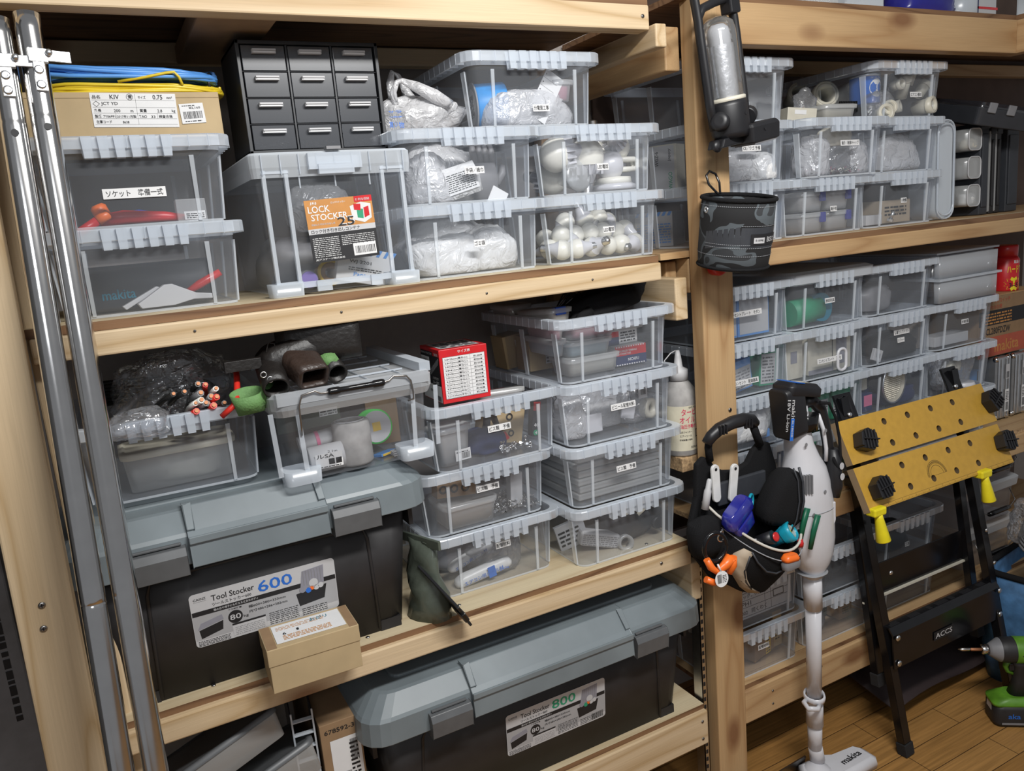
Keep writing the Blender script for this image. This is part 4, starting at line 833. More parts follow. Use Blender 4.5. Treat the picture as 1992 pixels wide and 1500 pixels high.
# ------------------------------------------------------------ middle shelf, left
# small bin with tub and cables
zb = 1.045
t = tub('food_tub', 'oval food tub with beige lid inside the small bin behind the poles', F(.075, 1.44, zb), .175, .11, .062, None, lidm='cream')
bag('wrapped_part', 'crumpled pale wrapped part inside the oval food tub', .09, 1.44, zb + .003, .05, .035, .028, 'pvc', 41)
rd = random.Random(4)
cl = [('black', .078, 1.345, .052, -.06), ('black', .095, 1.35, .052, -.05), ('white', .107, 1.33, .028, -.02), ('grey', .118, 1.34, .046, -.01), ('red', .106, 1.325, .012, -.03), ('black', .125, 1.335, .022, -.01), ('red', .128, 1.35, .060, .01), ('white', .142, 1.34, .050, .02), ('red', .140, 1.33, .034, -.02), ('grey', .132, 1.335, .036, .0), ('black', .150, 1.33, .018, .01), ('white', .116, 1.325, .034, -.02), ('red', .133, 1.325, .018, -.02), ('grey', .122, 1.326, .026, -.02), ('black', .118, 1.36, .062, -.02)]
hue = {'black': 'cable_black', 'white': 'cable_white', 'grey': 'mid_grey', 'red': 'cable_red'}
for i, (c, x, y, zz, dx) in enumerate(cl):
    t = thing('cable_offcut', 'thick ' + c + '-sheathed cable end showing copper, ' + ('far left of the heap', 'second from the left, tilted', 'low left of the heap centre', 'above the heap centre', 'lowest, over the rim', 'low right of centre', 'topmost, pointing up', 'upper right of the heap', 'right of centre', 'in the very middle', 'at the right, drooping', 'left of the middle', 'low in the middle', 'just left of the low black one', 'behind the topmost row')[i], 'cable', F(x, y, 1.166 + zz * .75), 'cut cables heaped in the small bin')
    b = MB(); r_ = rd.uniform(.0042, .0058); p = [(0, 0, 0), (-.01 * rd.random() + dx * .2, .035, -.012), (dx, .09, -.04 - zz * .3)]; b.tube(p, r_, 0, 8); b.obj('sheath', hue[c], t)
    b = MB(); b.tube([(.0004, -.0025, .0012), (0, .002, 0)], r_ * .6, 0, 8); b.obj('copper_core', 'copper', t)
b = MB(); b.tube([(.140, 1.305, 1.163), (.160, 1.30, 1.178), (.170, 1.32, 1.190), (.178, 1.35, 1.215), (.183, 1.38, 1.235)], [.0048, .005, .0055, .005, .004], 0, 8); tag(b.obj('red_cable', 'cable_red'), 'bright red cable draped over the right front rim of the small bin', 'cable')
b = MB(); 
for i in range(7): a = .075 + i * .004; b.tube([(.05 + a * math.cos(q), 1.46 + .05 * math.sin(q), 1.155 + .006 * i + .03 * math.sin(q * .5)) for q in [k * math.pi / 10 for k in range(11)]], .004, 0, 6)
tag(b.obj('cable_coil', 'cable_black'), 'dark coil of cable arching behind the cut cable ends', 'cable')
b = MB(); b.tube([(-.02 + .1 * t_, 1.42 + .03 * t_, 1.158 + .055 * math.sin(t_ * 1.5)) for t_ in [i / 8 for i in range(9)]], .006, 0, 8); tag(b.obj('grey_conduit', 'mid_grey'), 'grey conduit curving over the left of the small bin', 'cable')
bag('clear_bag', 'thin clear bag standing open over the cut cables', .085, 1.44, 1.165, .085, .05, .062, 'film_dark', 44, amp=.35, lev=4)
bag('clear_bag', 'crinkled clear bag at the front left corner of the small bin', .02, 1.345, 1.150, .045, .035, .026, 'film', 45, amp=.35, lev=4)
# green webbing loop
b = MB(); n = 20; lp = []
for i in range(n + 1):
    a = math.radians(-20 + 330 * i / n); x, y = .024 * math.cos(a), .018 * math.sin(a); lp.append((x, y))
v = [(x, y, -.019 - .006 * math.sin(i * .3)) for i, (x, y) in enumerate(lp)] + [(x * 1.1, y * 1.1, .018 - .004 * math.cos(i * .3)) for i, (x, y) in enumerate(lp)]
b.add(v, [(i, i + 1, n + 2 + i, n + 1 + i) for i in range(n)], 0, None, True)
b.add([(.014, -.012, -.012), (.035, .008, -.008), (.055, .03, -.004), (.014, -.012, .012), (.035, .008, .014), (.055, .03, .014)], [(0, 1, 4, 3), (1, 2, 5, 4)], 0, None, True)
o = b.obj('webbing_strap', 'green_web', None, F(.186, 1.300, 1.180, 10, -12, 0), solid=.002); tag(o, 'lime green webbing strap looped at the left of the tool holster', 'strap')
b = MB(); b.add([(.120, .015, .010), (.140, .0, .006), (.158, .0, .014), (.120, .02, .022), (.140, .012, .028), (.156, .012, .024)], [(0, 1, 4, 3), (1, 2, 5, 4)], 0, None, True); b.obj('strap_end', 'green_web', o, solid=.002)
# leather holster pile
t = thing('tool_holster', 'black and dark brown leather tool holster flopped on the wire-handled container', 'tool holster', F(.272, 1.290, 1.189, 0, 0, 0, 1.15))
def along(a, c, loops, mat, nm, sol=.003, sub=1):
    D_, L_ = dirM(a, c); b = MB(); b.loft([rrect(w_, h_, r_, L_ * u) for u, w_, h_, r_ in loops], 0, D_, False, False); b.obj(nm, mat, t, None, 0, sub=sub, solid=sol)
along((-.002, .062, .052), (.014, -.012, .014), ((0, .060, .036, .016), (.3, .060, .038, .016), (.7, .050, .034, .012), (1, .040, .030, .006)), 'brown_leather', 'croc_pocket', .004)
along((-.036, .055, .040), (-.040, -.010, .008), ((0, .036, .036, .017), (.5, .038, .034, .016), (1, .034, .030, .014)), 'black_leather', 'tube_pocket')
along((.048, .065, .038), (.052, .005, .012), ((0, .030, .030, .014), (1, .028, .028, .013)), 'black_leather', 'tube_pocket')
along((-.02, .055, .062), (.098, .030, .062), ((0, .030, .070, .02), (.4, .052, .070, .024), (.8, .050, .062, .018), (1, .048, .058, .012)), 'black_leather', 'hammer_loop', .004)
b = MB(); b.loft([rrect(.10, .06, .02, 0), rrect(.13, .07, .025, .03), rrect(.09, .05, .02, .055)], 0, F(.01, .05, .02, 0, -12, 0)); b.obj('belt_panel', 'black_leather', t, sub=1)
b = MB(); b.box(-.10, -.05, .02, .035, .035, .05); b.tube([(-.04, .03, .055), (-.035, .03, .068), (-.027, .03, .066), (-.026, .03, .055)], .0012, 0, 6); b.obj('belt_strap', 'black_leather', t, None, .003)
for x, zz in ((-.055, .03), (-.047, .022)): b = MB(); b.tube([(x + .004 * math.cos(q), -.012, zz + .004 * math.sin(q)) for q in [i * math.pi / 5 for i in range(10)]], .0009, 0, 5, None, True); b.obj('rivet', 'zinc', t)
# wire-handled container contents
z = 1.0345; 
t = thing('tissue_roll', 'grey paper roll standing in the wire-handled container', 'paper roll', F(.352, 1.335, z)); b = MB(); b.lathe([(.033, 0), (.034, .004), (.033, .074), (.030, .076), (.014, .075), (.013, .07)], 0, None, 32); b.obj('roll', 'grey_tube', t); b = MB(); b.tube([(.02 * math.cos(q) * (1 + q * .04), .02 * math.sin(q), .0765) for q in [i * .5 for i in range(22)]], .0012, 0, 5); b.obj('paper_edge', 'sticker', t)
t = thing('green_tape', 'fluorescent green tape roll behind the grey paper roll', 'tape', F(.404, 1.37, z + .048, 82, 0, 8)); b = MB(); b.lathe([(.032, -.012), (.032, .012), (.020, .012), (.020, -.012), (.032, -.012)], 0, None, 32, caps=False); b.obj('tape_ring', 'tape_green', t); b = MB(); b.lathe([(.029, 0), (.029, .0005)], 0, F(0, 0, .0125), 30); b.box(-.008, .008, -.008, .008, .013, .0133, 1); b.obj('core_disc', ['sticker', 'label_yellow'], t)
t = thing('tape_pack', 'shrink-wrapped white printed roll lying in the wire-handled container', 'tape', F(.268, 1.318, z + .023, 0, 88, -4)); b = MB(); b.lathe([(.021, 0), (.023, .002), (.023, .058), (.021, .060)], 0, None, 28); b.obj('roll_body', 'sticker', t)
b = MB(); rect(b, -.022, .024, -.013, .012, 0, 0); b.text('ルSA', -.020, .004, .030, .007, 1, F(0, 0, .0003)); b.text('2.1m', .0, .0125, .016, .004, 1, F(0, 0, .0003))
for x in (.0, .012): rect(b, x, x + .010, -.008, .002, 1, .0003)
lines(b, -.018, .02, -.012, -.009, 1, 1, 3); b.obj('roll_print', ['paper', 'ink'], t, Matrix.Rotation(R(-88), 4, 'Y') @ F(.0, 0, 0) @ F(.03, -.0235, .002, 90)) 
t = thing('tape_pack', 'second wrapped roll with a pink stripe, behind the printed one', 'tape', F(.262, 1.355, z + .045, 0, 84, -2)); b = MB(); b.lathe([(.014, 0), (.015, .07)], 0, None, 20); b.obj('roll_body', 'sticker', t); b = MB(); b.lathe([(.0155, .03), (.0155, .036)], 0, None, 20, caps=False); b.obj('stripe', 'pink', t)
simple_box('red_pack', 'red card pack behind the green tape', 'packet', F(.435, 1.41, z, 0, 0, -8), .06, .02, .085, ['card_dark', 'paper'])
simple_box('tin_lid', 'dark printed pack at the top left of the wire-handled container', 'packet', F(.30, 1.42, z + .055, 0, 0, 5), .12, .05, .035, ['olive', 'paper', 'ink'], lambda b: (rect(b, .02, .055, 0, .014, 0), lines(b, .022, .053, .002, .012, 2, 1, 3)))
simple_box('battery_card', 'blue and yellow battery card lying at the right of the container', 'packet', F(.42, 1.335, z, -10, 0, 25), .045, .03, .005, ['cable_blue', 'label_yellow'], lambda b: rect(b, -.02, .02, -.002, .002, 0))
b = MB(); 
for i in range(10): b.tube([(-.02, -.01 + i * .0022, .003 + (i % 3) * .003), (.03, -.012 + i * .003, .006 + (i % 3) * .003)], .0011, 0, 5)
tag(b.obj('tie_bundle', 'sticker', None, F(.435, 1.315, z)), 'bundle of pale cable ties at the right front of the container', 'cable ties')
# ------------------------------------------------------------ screw box and the left stack
t = thing('screw_box', 'red and black screw box with white size table, on the three-high stack', 'box', F(.586, 1.345, S3 + 3 * P + .002, 0, 0, -2))
W, D, h = .098, .105, .103; b = MB(); b.box(-W / 2, W / 2, 0, D, 0, h); b.obj('carton_body', 'red', t, None, .001)
b = MB(); rect(b, -.043, .043, -.043, .037, 0, 0)
tw = ['3.8×25mm(黄ねじ)', '3.8×32mm(黄ねじ)', '3.8×38mm(黄ねじ)', '3.8×41mm(黄ねじ)', '3.8×45mm(黄ねじ)', '3.8×51mm(黄ねじ)', '4.2×65mm(半ねじ)', '4.2×75mm(半ねじ)', '4.5×90mm(半ねじ)', '4.5×100mm(半ねじ)', '5.2×120mm(半ねじ)']
nn = ['約1,000本', '約900本', '約750本', '約700本', '約650本', '約600本', '約500本', '約400本', '約200本', '約180本', '約150本']
for i in range(11):
    y = .0295 - i * .0070; b.text(tw[i], -.039, y, .046, .0046, 1, F(0, 0, .0003)); b.text(nn[i], .020, y, .018, .0042, 1, F(0, 0, .0003)); rect(b, -.041, .041, y - .0013, y - .0010, 1, .0003)
rect(b, .0125, .0128, -.043, .036, 1, .0003); b.text('サイズ表', -.012, .0415, .026, .006, 0, F(0, 0, .0003))
for x0, x1, y0, y1 in ((-.043, .043, .0366, .037), (-.043, .043, -.043, -.0426), (-.043, -.0426, -.043, .037), (.0426, .043, -.043, .037)): rect(b, x0, x1, y0, y1, 1, .0003)
b.obj('size_table', ['paper', 'ink'], t, F(0, -.0005, h / 2, 90))
b = MB(); rect(b, -.05, .05, -.0495, -.018, 0, 0); rect(b, -.05, .05, -.018, .038, 1, 0); rect(b, -.048, .018, .037, .045, 1, .0002); b.text('マルチビットビス フレキ', -.046, .0385, .060, .005, 0, F(0, 0, .0004)); b.text('YAMAZEN', .026, .039, .02, .005, 0, F(0, 0, .0004))
rect(b, -.048, -.002, .004, .034, 0, .0002); b.text('食い付きがよく', -.046, .021, .042, .010, 1, F(0, 0, .0004)); b.text('施工が速い!', -.046, .007, .038, .010, 1, F(0, 0, .0004)); b.text('ノコギリ刃で', .008, -.008, .032, .006, 0, F(0, 0, .0004)); b.text('スムーズ施工', .008, -.016, .034, .006, 0, F(0, 0, .0004))
b.text('32', -.046, -.036, .020, .014, 1, F(0, 0, .0004)); b.text('約900本', -.01, -.034, .028, .006, 1, F(0, 0, .0004)); bars(b, .014, .044, -.048, -.038, 1, 3, .0004)
for i in range(8): b.prism([(.0 + i * .0055, .002 + i * .003), (.003 + i * .0055, .0 + i * .003), (.010 + i * .0055, .012 + i * .003), (.006 + i * .0055, .014 + i * .003)], .0003, .0006, 2)
b.obj('side_print', ['paper', 'ink', 'mid_grey'], t, Matrix.Translation((-W / 2 - .0004, D / 2, h / 2)) @ Matrix.Rotation(R(-90), 4, 'Z') @ FR)
b = MB(); rect(b, -.04, .04, .012, .095, 0, 0); lines(b, -.036, .036, .02, .09, 5, 1, 8, .0003, .6); b.obj('top_print', ['sticker', 'ink'], t, F(0, 0, h + .0004))
z = S3 + 2 * P + .005
t = tub('screw_tub', 'grey-lidded blister tub with red label beside the screw box', F(.690, 1.43, z + .092, -14, 0, -12), .10, .08, .022, 'sticker'); b = MB(); rect(b, -.045, .012, -.03, .02, 0, 0); rect(b, .012, .046, -.03, .02, 1, 0); b.text('レンクラッシャー', -.040, -.02, .048, .008, 1, F(0, 0, .0004)); b.text('4.2-30mm', .014, -.012, .028, .010, 2, F(0, 0, .0004)); b.obj('tub_label', ['red', 'paper', 'ink'], t, F(0, 0, .0285))
t = tub('screw_tub', 'frosted square tub at the left of the top screw bin', F(.560, 1.40, z, 0, 0, 8), .075, .06, .072, 'sticker'); b = MB(); sheet(b, .035, .022); bars(b, -.003, .015, -.008, .004, 1, 5); lines(b, -.015, .012, .005, .009, 1, 1, 3); b.obj('tub_tag', ['paper', 'ink'], t, F(.012, -.031, .018, 90))
def bolts(b):
    for x, y, r_ in ((-.022, .03, .009), (.012, .012, .008), (-.03, -.03, .010), (.02, -.022, .007)): b.lathe([(r_, 0), (r_, .0003), (r_ * .55, .0003), (r_ * .55, 0)], 0, F(x, y, .0002), 16, caps=False); 
    b.prism([(-.035, .012), (-.02, .018), (.004, -.03), (-.002, -.033)], .0002, .0005, 0); b.prism([(-.044, .010), (-.026, .024), (-.020, .018), (-.038, .004)], .0005, .0008, 0); b.prism([(-.02, -.038), (.006, -.018), (.018, -.032), (-.008, -.05)], .0002, .0004, 1)
t = simple_box('parts_bag', 'brown bag printed with bolts and nuts in the top screw bin', 'bag', F(.680, 1.41, z + .012, 0, 12, 0), .095, .035, .085, ['card', 'black_leather', 'red'], bolts)
b = MB(); b.box(-.0475, -.03, -.0006, -.0001, .0, .085); b.obj('side_stripe', 'ink', t)
t = simple_box('screw_pack', 'narrow black and red pack marked 40 at the right of the top screw bin', 'packet', F(.742, 1.375, z + .020, 0, 8, 0), .016, .02, .072, ['ink', 'red', 'green', 'paper'], lambda b: (rect(b, -.008, .008, .018, .036, 0), b.lathe([(.006, 0), (.006, .0003)], 1, F(0, -.028, .0002), 16), b.text('40', -.005, -.016, .010, .008, 2, F(0, 0, .0004)), b.text('4', -.0025, -.031, .005, .006, 2, F(0, 0, .0008))))
scraps('loose_screws', 'silver screws in a film packet at the front of the top screw bin', 'screws', F(.69, 1.375, z + .003), .035, .012, 35, ['steel', 'zinc'], 9)
bag('screw_packet', 'dark packet of screws behind the silver ones in the top screw bin', .645, 1.42, z, .05, .03, .032, 'navy', 51, sharp=False)
z -= P
t = simple_box('anchor_pack', 'brown packet with dark ring shapes in the middle screw bin', 'packet', F(.565, 1.40, z + .058, 0, 6, 0), .085, .03, .035, ['card_dark', 'ink'], lambda b: [b.lathe([(.009, 0), (.009, .0003), (.005, .0003), (.005, 0)], 0, F(-.03 + i * .024, 0, .0003), 16, caps=False) for i in range(3)])
tub('screw_tub', 'flat clear case of long nails in the middle screw bin', F(.585, 1.42, z, 0, 0, 0), .115, .09, .045, 'card_dark')
scraps('loose_screws', 'heap of dark screws in the middle screw bin', 'screws', F(.675, 1.42, z + .006), .055, .05, 160, ['wire_steel', 'mid_grey', 'zinc'], 12)
simple_box('white_sleeve', 'upright white card sleeve in the middle screw bin', 'packet', F(.70, 1.405, z, 0, 4, 0), .028, .02, .075, ['sticker', 'paper'])
z -= P
t = thing('sealant_packet', 'white packet with blue lettering lying in the bottom bin of the three-high stack', 'packet', F(.61, 1.405, z, 0, -9, -2)); b = MB(); b.loft([rrect(.13, .02, .006, 0), rrect(.135, .035, .014, .014), rrect(.12, .018, .008, .030)], 0); b.obj('packet_body', 'white_plastic', t, sub=1); b = MB(); b.text('エアコン用シール材', -.05, -.006, .09, .010, 0, F(0, 0, 0)); rect(b, .005, .022, -.012, .012, 0, 0); b.text('200g', .03, -.008, .022, .006, 0); b.obj('print', 'num_blue', t, F(0, -.0178, .015, 90))
t = thing('sealant_packet', 'second white packet crossing behind the first, bottom bin', 'packet', F(.60, 1.44, z + .028, 0, -16, 3)); b = MB(); b.loft([rrect(.11, .02, .006, 0), rrect(.115, .03, .012, .012), rrect(.1, .016, .007, .024)], 0); b.obj('packet_body', 'white_plastic', t, sub=1); b = MB(); b.text('エアコン用シール材', -.045, -.004, .08, .008, 0); b.obj('print', 'num_blue', t, F(0, -.0155, .012, 90))
bag('film_bag', 'empty film bag around the sealant packets', .65, 1.45, z, .06, .05, .05, 'film', 55)
bag('dark_bag', 'dark wrapped parts at the back of the bottom bin', .61, 1.52, z, .09, .06, .05, 'mid_grey', 56, sharp=False)
# ------------------------------------------------------------ four-high stack
z = S3 + 3 * P + .005
for i, (x, y, zz, f_, lb, w, d) in enumerate(((.885, 1.395, .0, 'pvc', 'low tub of olive sleeves under the blue tub', .125, .09), (.877, 1.395, .038, 'tub_blue', 'tub of light blue sleeves under the pink one', .108, .09), (.890, 1.395, .074, 'tub_pink', 'tub of pink sleeves topping the tub pile', .108, .09), (.808, 1.42, .046, 'tub_blue', 'narrow tub of blue caps by the left wall', .032, .13), (.808, 1.42, .076, 'tub_pink', 'narrow tub of pink caps by the left wall', .032, .13))):
    if i == 0: plain('tub_blue', (.12, .33, .45), .5); plain('tub_pink', (.55, .17, .27), .5)
    tub('sleeve_tub', lb, F(x, y, z + zz, 0, 0, -2), w, d, .031 if i else .034, f_, 'coloured sleeve tubs in the top bin')
def term(b, w, h):
    rect(b, -w / 2, w / 2, 0, h / 2, 0); rect(b, -w / 2, w / 2, -h / 2, 0, 1)
    for i in range(12): rect(b, -w / 2 + .002 + i * (w - .004) / 12, -w / 2 + .002 + (i + .6) * (w - .004) / 12, h / 2 - .003, h / 2 - .0005, 2, .0004); rect(b, -w / 2 + .002 + i * (w - .004) / 12, -w / 2 + .002 + (i + .6) * (w - .004) / 12, -h / 2 + .0005, -h / 2 + .003, 2, .0004)
    b.text('SOLDERLESS TERMINALS', -w * .4, h * .2, w * .6, h * .1, 2, F(0, 0, .0004)); b.text('& CONNECTORS', -w * .4, h * .06, w * .4, h * .1, 2, F(0, 0, .0004)); b.text('NICHIFU', -w * .1, -h * .3, w * .35, h * .16, 2, F(0, 0, .0004))
simple_box('terminal_box', 'red, white and navy terminal box at the front right of the top bin', 'box', F(.990, 1.372, z, 0, 0, -3), .078, .05, .042, ['paper', 'red', 'navy', 'paper'], lambda b: term(b, .078, .042), group='terminal boxes')
simple_box('terminal_box', 'white and navy terminal box stacked behind the front one', 'box', F(.985, 1.395, z + .043, 0, 0, 2), .085, .05, .034, ['paper', 'navy', 'red', 'ink', 'paper'], lambda b: (rect(b, -.042, -.008, -.017, 0, 0), rect(b, -.042, -.008, 0, .012, 1), lines(b, -.004, .036, -.012, .012, 4, 2, 3, .0004)), group='terminal boxes')
tub('sleeve_tub', 'clear lidded tub of ring terminals above the terminal boxes', F(.985, 1.40, z + .078), .095, .08, .026, None)
for x, y, zz, w, h, ry, lb in ((.835, 1.48, 0, .07, .075, 0, 'tan carton with a white strip behind the left wall of the top bin'), (.81, 1.56, 0, .05, .075, -6, 'second tan carton at the back left of the top bin')):
    simple_box('tan_carton', lb, 'box', F(x, y, z, 0, ry, 0), w, .06, h, ['card', 'paper', 'ink'], lambda b: (rect(b, .005, .025, -.025, .025, 0), lines(b, .007, .023, -.022, .022, 6, 1, 3)))
tub('parts_case', 'narrow clear parts case with a blue catch on the front left of the top bin', F(.812, 1.42, z + P - .026, -4, 0, 4), .055, .13, .030, 'pvc'); t = bpy.context.scene.objects.get('parts_case')
b = MB(); b.box(-.015, .010, -.067, -.050, .020, .036); b.obj('catch', 'blue', t, None, .002)
tub('parts_case', 'clear parts case standing farther back on the top bin', F(.80, 1.55, z + P - .026), .06, .09, .036, 'pvc')
o = crumple('black_glove', 'black_cloth', F(.950, 1.40, z + P - .012, 0, -8, 6), .105, .045, .030, 62, .2, 6, None, True, 4, False); tag(o, 'black knitted glove heaped on the top bin of the four-high stack', 'glove')
b = MB(); b.loft([rrect(.05, .03, .012, 0), rrect(.055, .04, .016, .04), rrect(.03, .02, .009, .066)], 0, F(.065, .0, .022, 0, 62, 0)); b.obj('cuff', 'black_cloth', o, sub=1)
for i in range(4): b = MB(); b.tube([(-.07, -.035 + i * .016, .018), (-.10, -.042 + i * .018, .014), (-.112, -.044 + i * .019, .006)], [.012, .010, .008], 0, 8); b.obj('finger', 'black_cloth', o)
b = MB()
for i in range(14): b.tube([(.0 + i * .002, .0, 0), (.03 + i * .003, .02 * math.sin(i), .028), (.075 + i * .001, -.01, .005 + .002 * (i % 4))], .0012, 0, 5)
tag(b.obj('cable_ties', 'cable_black', None, F(.855, 1.45, z + P)), 'fan of thin black cable ties behind the black glove', 'cable ties')
z -= P
bag('pipe_packet', 'cloudy film bag of fittings at the left of the third bin up', .83, 1.39, z, .035, .04, .055, 'film_milky', 71); bag('pipe_packet', 'large cloudy film bag filling the middle of the third bin up', .92, 1.44, z, .09, .05, .072, 'film_milky', 72); bag('pipe_packet', 'film bag with barcode at the right of the third bin up', 1.0, 1.41, z, .04, .045, .062, 'film', 73)
for x, zz, w, h, ry, lb in ((.872, .006, .042, .040, 0, 'white square plate standing low in the third bin up'), (.958, .020, .034, .040, 14, 'white plate tilted right of the label in the third bin up')): simple_box('cover_plate', lb, 'plate', F(x, 1.352, z + zz, 0, ry, 0), w, .006, h, ['white_abs', 'paper'], bev=.002)
t = thing('tape_roll', 'cream tape roll at the right wall of the third bin up', 'tape', F(1.035, 1.38, z + .025, 84, 0, 14)); b = MB(); b.lathe([(.022, -.01), (.022, .01), (.010, .01), (.010, -.01), (.022, -.01)], 0, None, 24, caps=False); b.obj('tape_ring', 'pvc', t)
b = MB(); sheet(b, .024, .045); bars(b, -.006, .008, -.015, .010, 1, 4); lines(b, -.009, .009, .012, .020, 2, 1, 4); tag(b.obj('barcode_tag', ['sticker', 'ink'], None, F(1.008, 1.361, z + .078, 90)), 'barcode tag on the film bag in the third bin up', 'tag')
z -= P
for i in range(6): 
    simple_box('flat_case', 'flat clear parts case, ' + ('lowest', 'second', 'third', 'fourth', 'fifth', 'topmost')[i] + ' of the six layered in the second bin up', 'case', F(.925 + .003 * (i % 2), 1.345, z + i * .0165, 0, 0, .6 * (i % 3)), .215, .22, .0135, ['tub_clear', 'paper'], bev=.003, group='flat clear cases in layers')
z -= P
t = thing('coil_packet', 'bagged white coil with a lens-like ring in the bottom bin of the four-high stack', 'packet', F(.885, 1.385, z + .002, 0, 14, -18)); b = MB(); b.box(-.05, .04, -.015, .018, 0, .034); b.obj('packet_body', 'sticker', t, None, .006); b = MB(); b.lathe([(.018, -.012), (.018, .012), (.012, .012), (.012, -.012), (.018, -.012)], 0, F(.052, -.012, .018, 80), 24, caps=False); b.obj('ring', 'tub_clear', t); b = MB(); lines(b, -.045, .035, .004, .030, 6, 0, 3); b.obj('print', 'mid_grey', t, F(0, -.0153, 0, 90))
simple_box('card_sleeve', 'white card with text at the left wall of the bottom bin', 'card', F(.845, 1.42, z, 0, -14, -12), .07, .01, .06, ['sticker', 'ink'], lambda b: lines(b, -.03, .02, -.02, .02, 4, 0, 3))
bag('dark_tool_bag', 'dark hose bundle at the right of the bottom bin of the four-high stack', .97, 1.42, z, .065, .06, .045, 'charcoal', 75, sharp=False); simple_box('valve_packet', 'cream packet leaning at the right of the bottom bin', 'packet', F(.985, 1.375, z + .045, 0, -28, 0), .06, .008, .045, ['pvc', 'ink'], lambda b: b.lathe([(.012, 0), (.012, .0004)], 0, F(0, 0, .0003), 16))
t = thing('knob', 'black round knob at the far right of the bottom bin', 'knob', F(1.028, 1.36, z + .028, 90)); b = MB(); b.lathe([(.013, -.006), (.016, 0), (.013, .006)], 0, None, 20); b.obj('knob_body', 'black_plastic', t)

# ------------------------------------------------------------ small tan box, standing pouch, clipboard
t = thing('tan_box', 'small kraft box with a handwritten slip, on the middle shelf edge before the trunk', 'box', F(.218, 1.236, S3, 0, 0, -1.5)); W, D, h = .150, .085, .078
b = MB(); b.box(-W / 2, W / 2, 0, D, 0, h - .016); b.obj('box_base', 'card', t, None, .001); b = MB(); b.box(-W / 2 - .0015, W / 2 + .0015, -.0015, D + .0015, h - .030, h); b.obj('box_lid', 'card', t, None, .0012)
for x0, x1 in ((-W / 2, -W / 2 + .016), (W / 2 - .014, W / 2)): b = MB(); rect(b, x0, x1, .0, D, 0, h + .0003); b.obj('tape', 'card_dark', t)
b = MB(); sheet(b, .116, .066); lines(b, -.052, .03, .012, .026, 3, 1, 3, .0003, .35); lines(b, -.045, .035, -.026, -.008, 4, 1, 4, .0003, .5); b.text('おがリ', .006, .014, .030, .012, 2, F(0, 0, .0004)); b.text('6', -.044, -.008, .006, .009, 3, F(0, 0, .0005)); b.text('1', -.020, -.004, .004, .008, 3, F(0, 0, .0005))
b.obj('slip', ['paper', 'label_orange', 'teal', 'ink'], t, F(.001, D / 2 + .002, h + .0012))
t = thing('standing_pouch', 'dark olive foil pouch standing between the trunk and the stacked bins', 'pouch', F(.462, 1.335, S3, 0, 0, 20))
b = MB(); n = 9
A = [(-.035, -.04, 0), (.032, -.045, 0), (.036, .03, 0), (-.03, .04, 0)]
lo = []
for k in range(8):
    u = k / 7; ww = .034 * (1 - u) ** .7 + .002
    lo.append([(ww * math.cos(q) * 1.0 + .006 * math.sin(k * 1.7 + q * 2), (.05 - .004 * k * .5) * math.sin(q) + .012 * u, .15 * u + .003 * math.sin(q * 3 + k)) for q in [i * math.pi / 8 for i in range(16)]])
b.loft(lo, 0, None, True, True); b.obj('pouch_body', 'olive', t)
b = MB(); b.box(-.003, .003, -.045, .062, .140, .158); b.obj('top_seal', 'olive', t, None, .001)
t = thing('clipboard', 'black clipboard edge with clip leaning beside the foil pouch', 'clipboard', F(.505, 1.29, S3 + .002, 0, 0, 0)); b = MB(); b.box(-.0025, .0025, -.03, .095, 0, .085, 0, F(0, 0, 0, 28, -30, 0)); b.obj('board', 'black_plastic', t, None, .001); b = MB(); b.box(-.006, .004, -.035, .0, .03, .06, 0, F(0, 0, 0, 28, -30, 0)); b.obj('clip', 'gloss_black', t, None, .002)
# ------------------------------------------------------------ things under the middle shelf at the left
t = tub('parts_organizer', 'grey-lidded shallow organizer hanging over the bottom shelf at the left', F(.05, 1.40, .505, -22, -16, 8), .24, .20, .05, None, lidm='latch_grey'); t2 = tub('parts_organizer', 'lower grey organizer tilted under the first one', F(.10, 1.38, .43, -22, -14, 8), .24, .20, .055, None, lidm='latch_grey')
t = thing('divided_tray', 'clear divided tray on edge left of the brown carton, bottom shelf', 'tray', F(.195, 1.34, .285, 0, 0, -6)); b = MB(); b.box(-.02, -.018, 0, .3, 0, .30); b.box(.018, .02, 0, .3, .0, .30); b.obj('tray_shell', 'smoke', t)
b = MB(); 
for i in range(11): b.box(-.018, .018, -.002, .008, .02 + i * .027, .022 + i * .027); 
b.box(-.02, -.017, -.003, .0, 0, .31); b.box(.017, .02, -.003, .0, 0, .31); b.obj('dividers', 'bin_rib', t)
def crt(b): b.text('678592-3', -.030, .115, .056, .009, 0, F(0, 0, .0003)); rect(b, -.022, .034, -.04, .10, 1, .0001); bars(b, -.012, .010, -.02, .03, 0, 5, .0004); lines(b, .012, .028, .02, .09, 8, 0, 4, .0004); bars(b, .014, .028, .05, .092, 0, 6, .0005)
simple_box('brown_carton', 'tall open brown carton with a white barcode label, bottom shelf', 'box', F(.258, 1.33, .2855, 0, 0, -1), .075, .32, .272, ['card_dark', 'ink', 'paper'], crt)
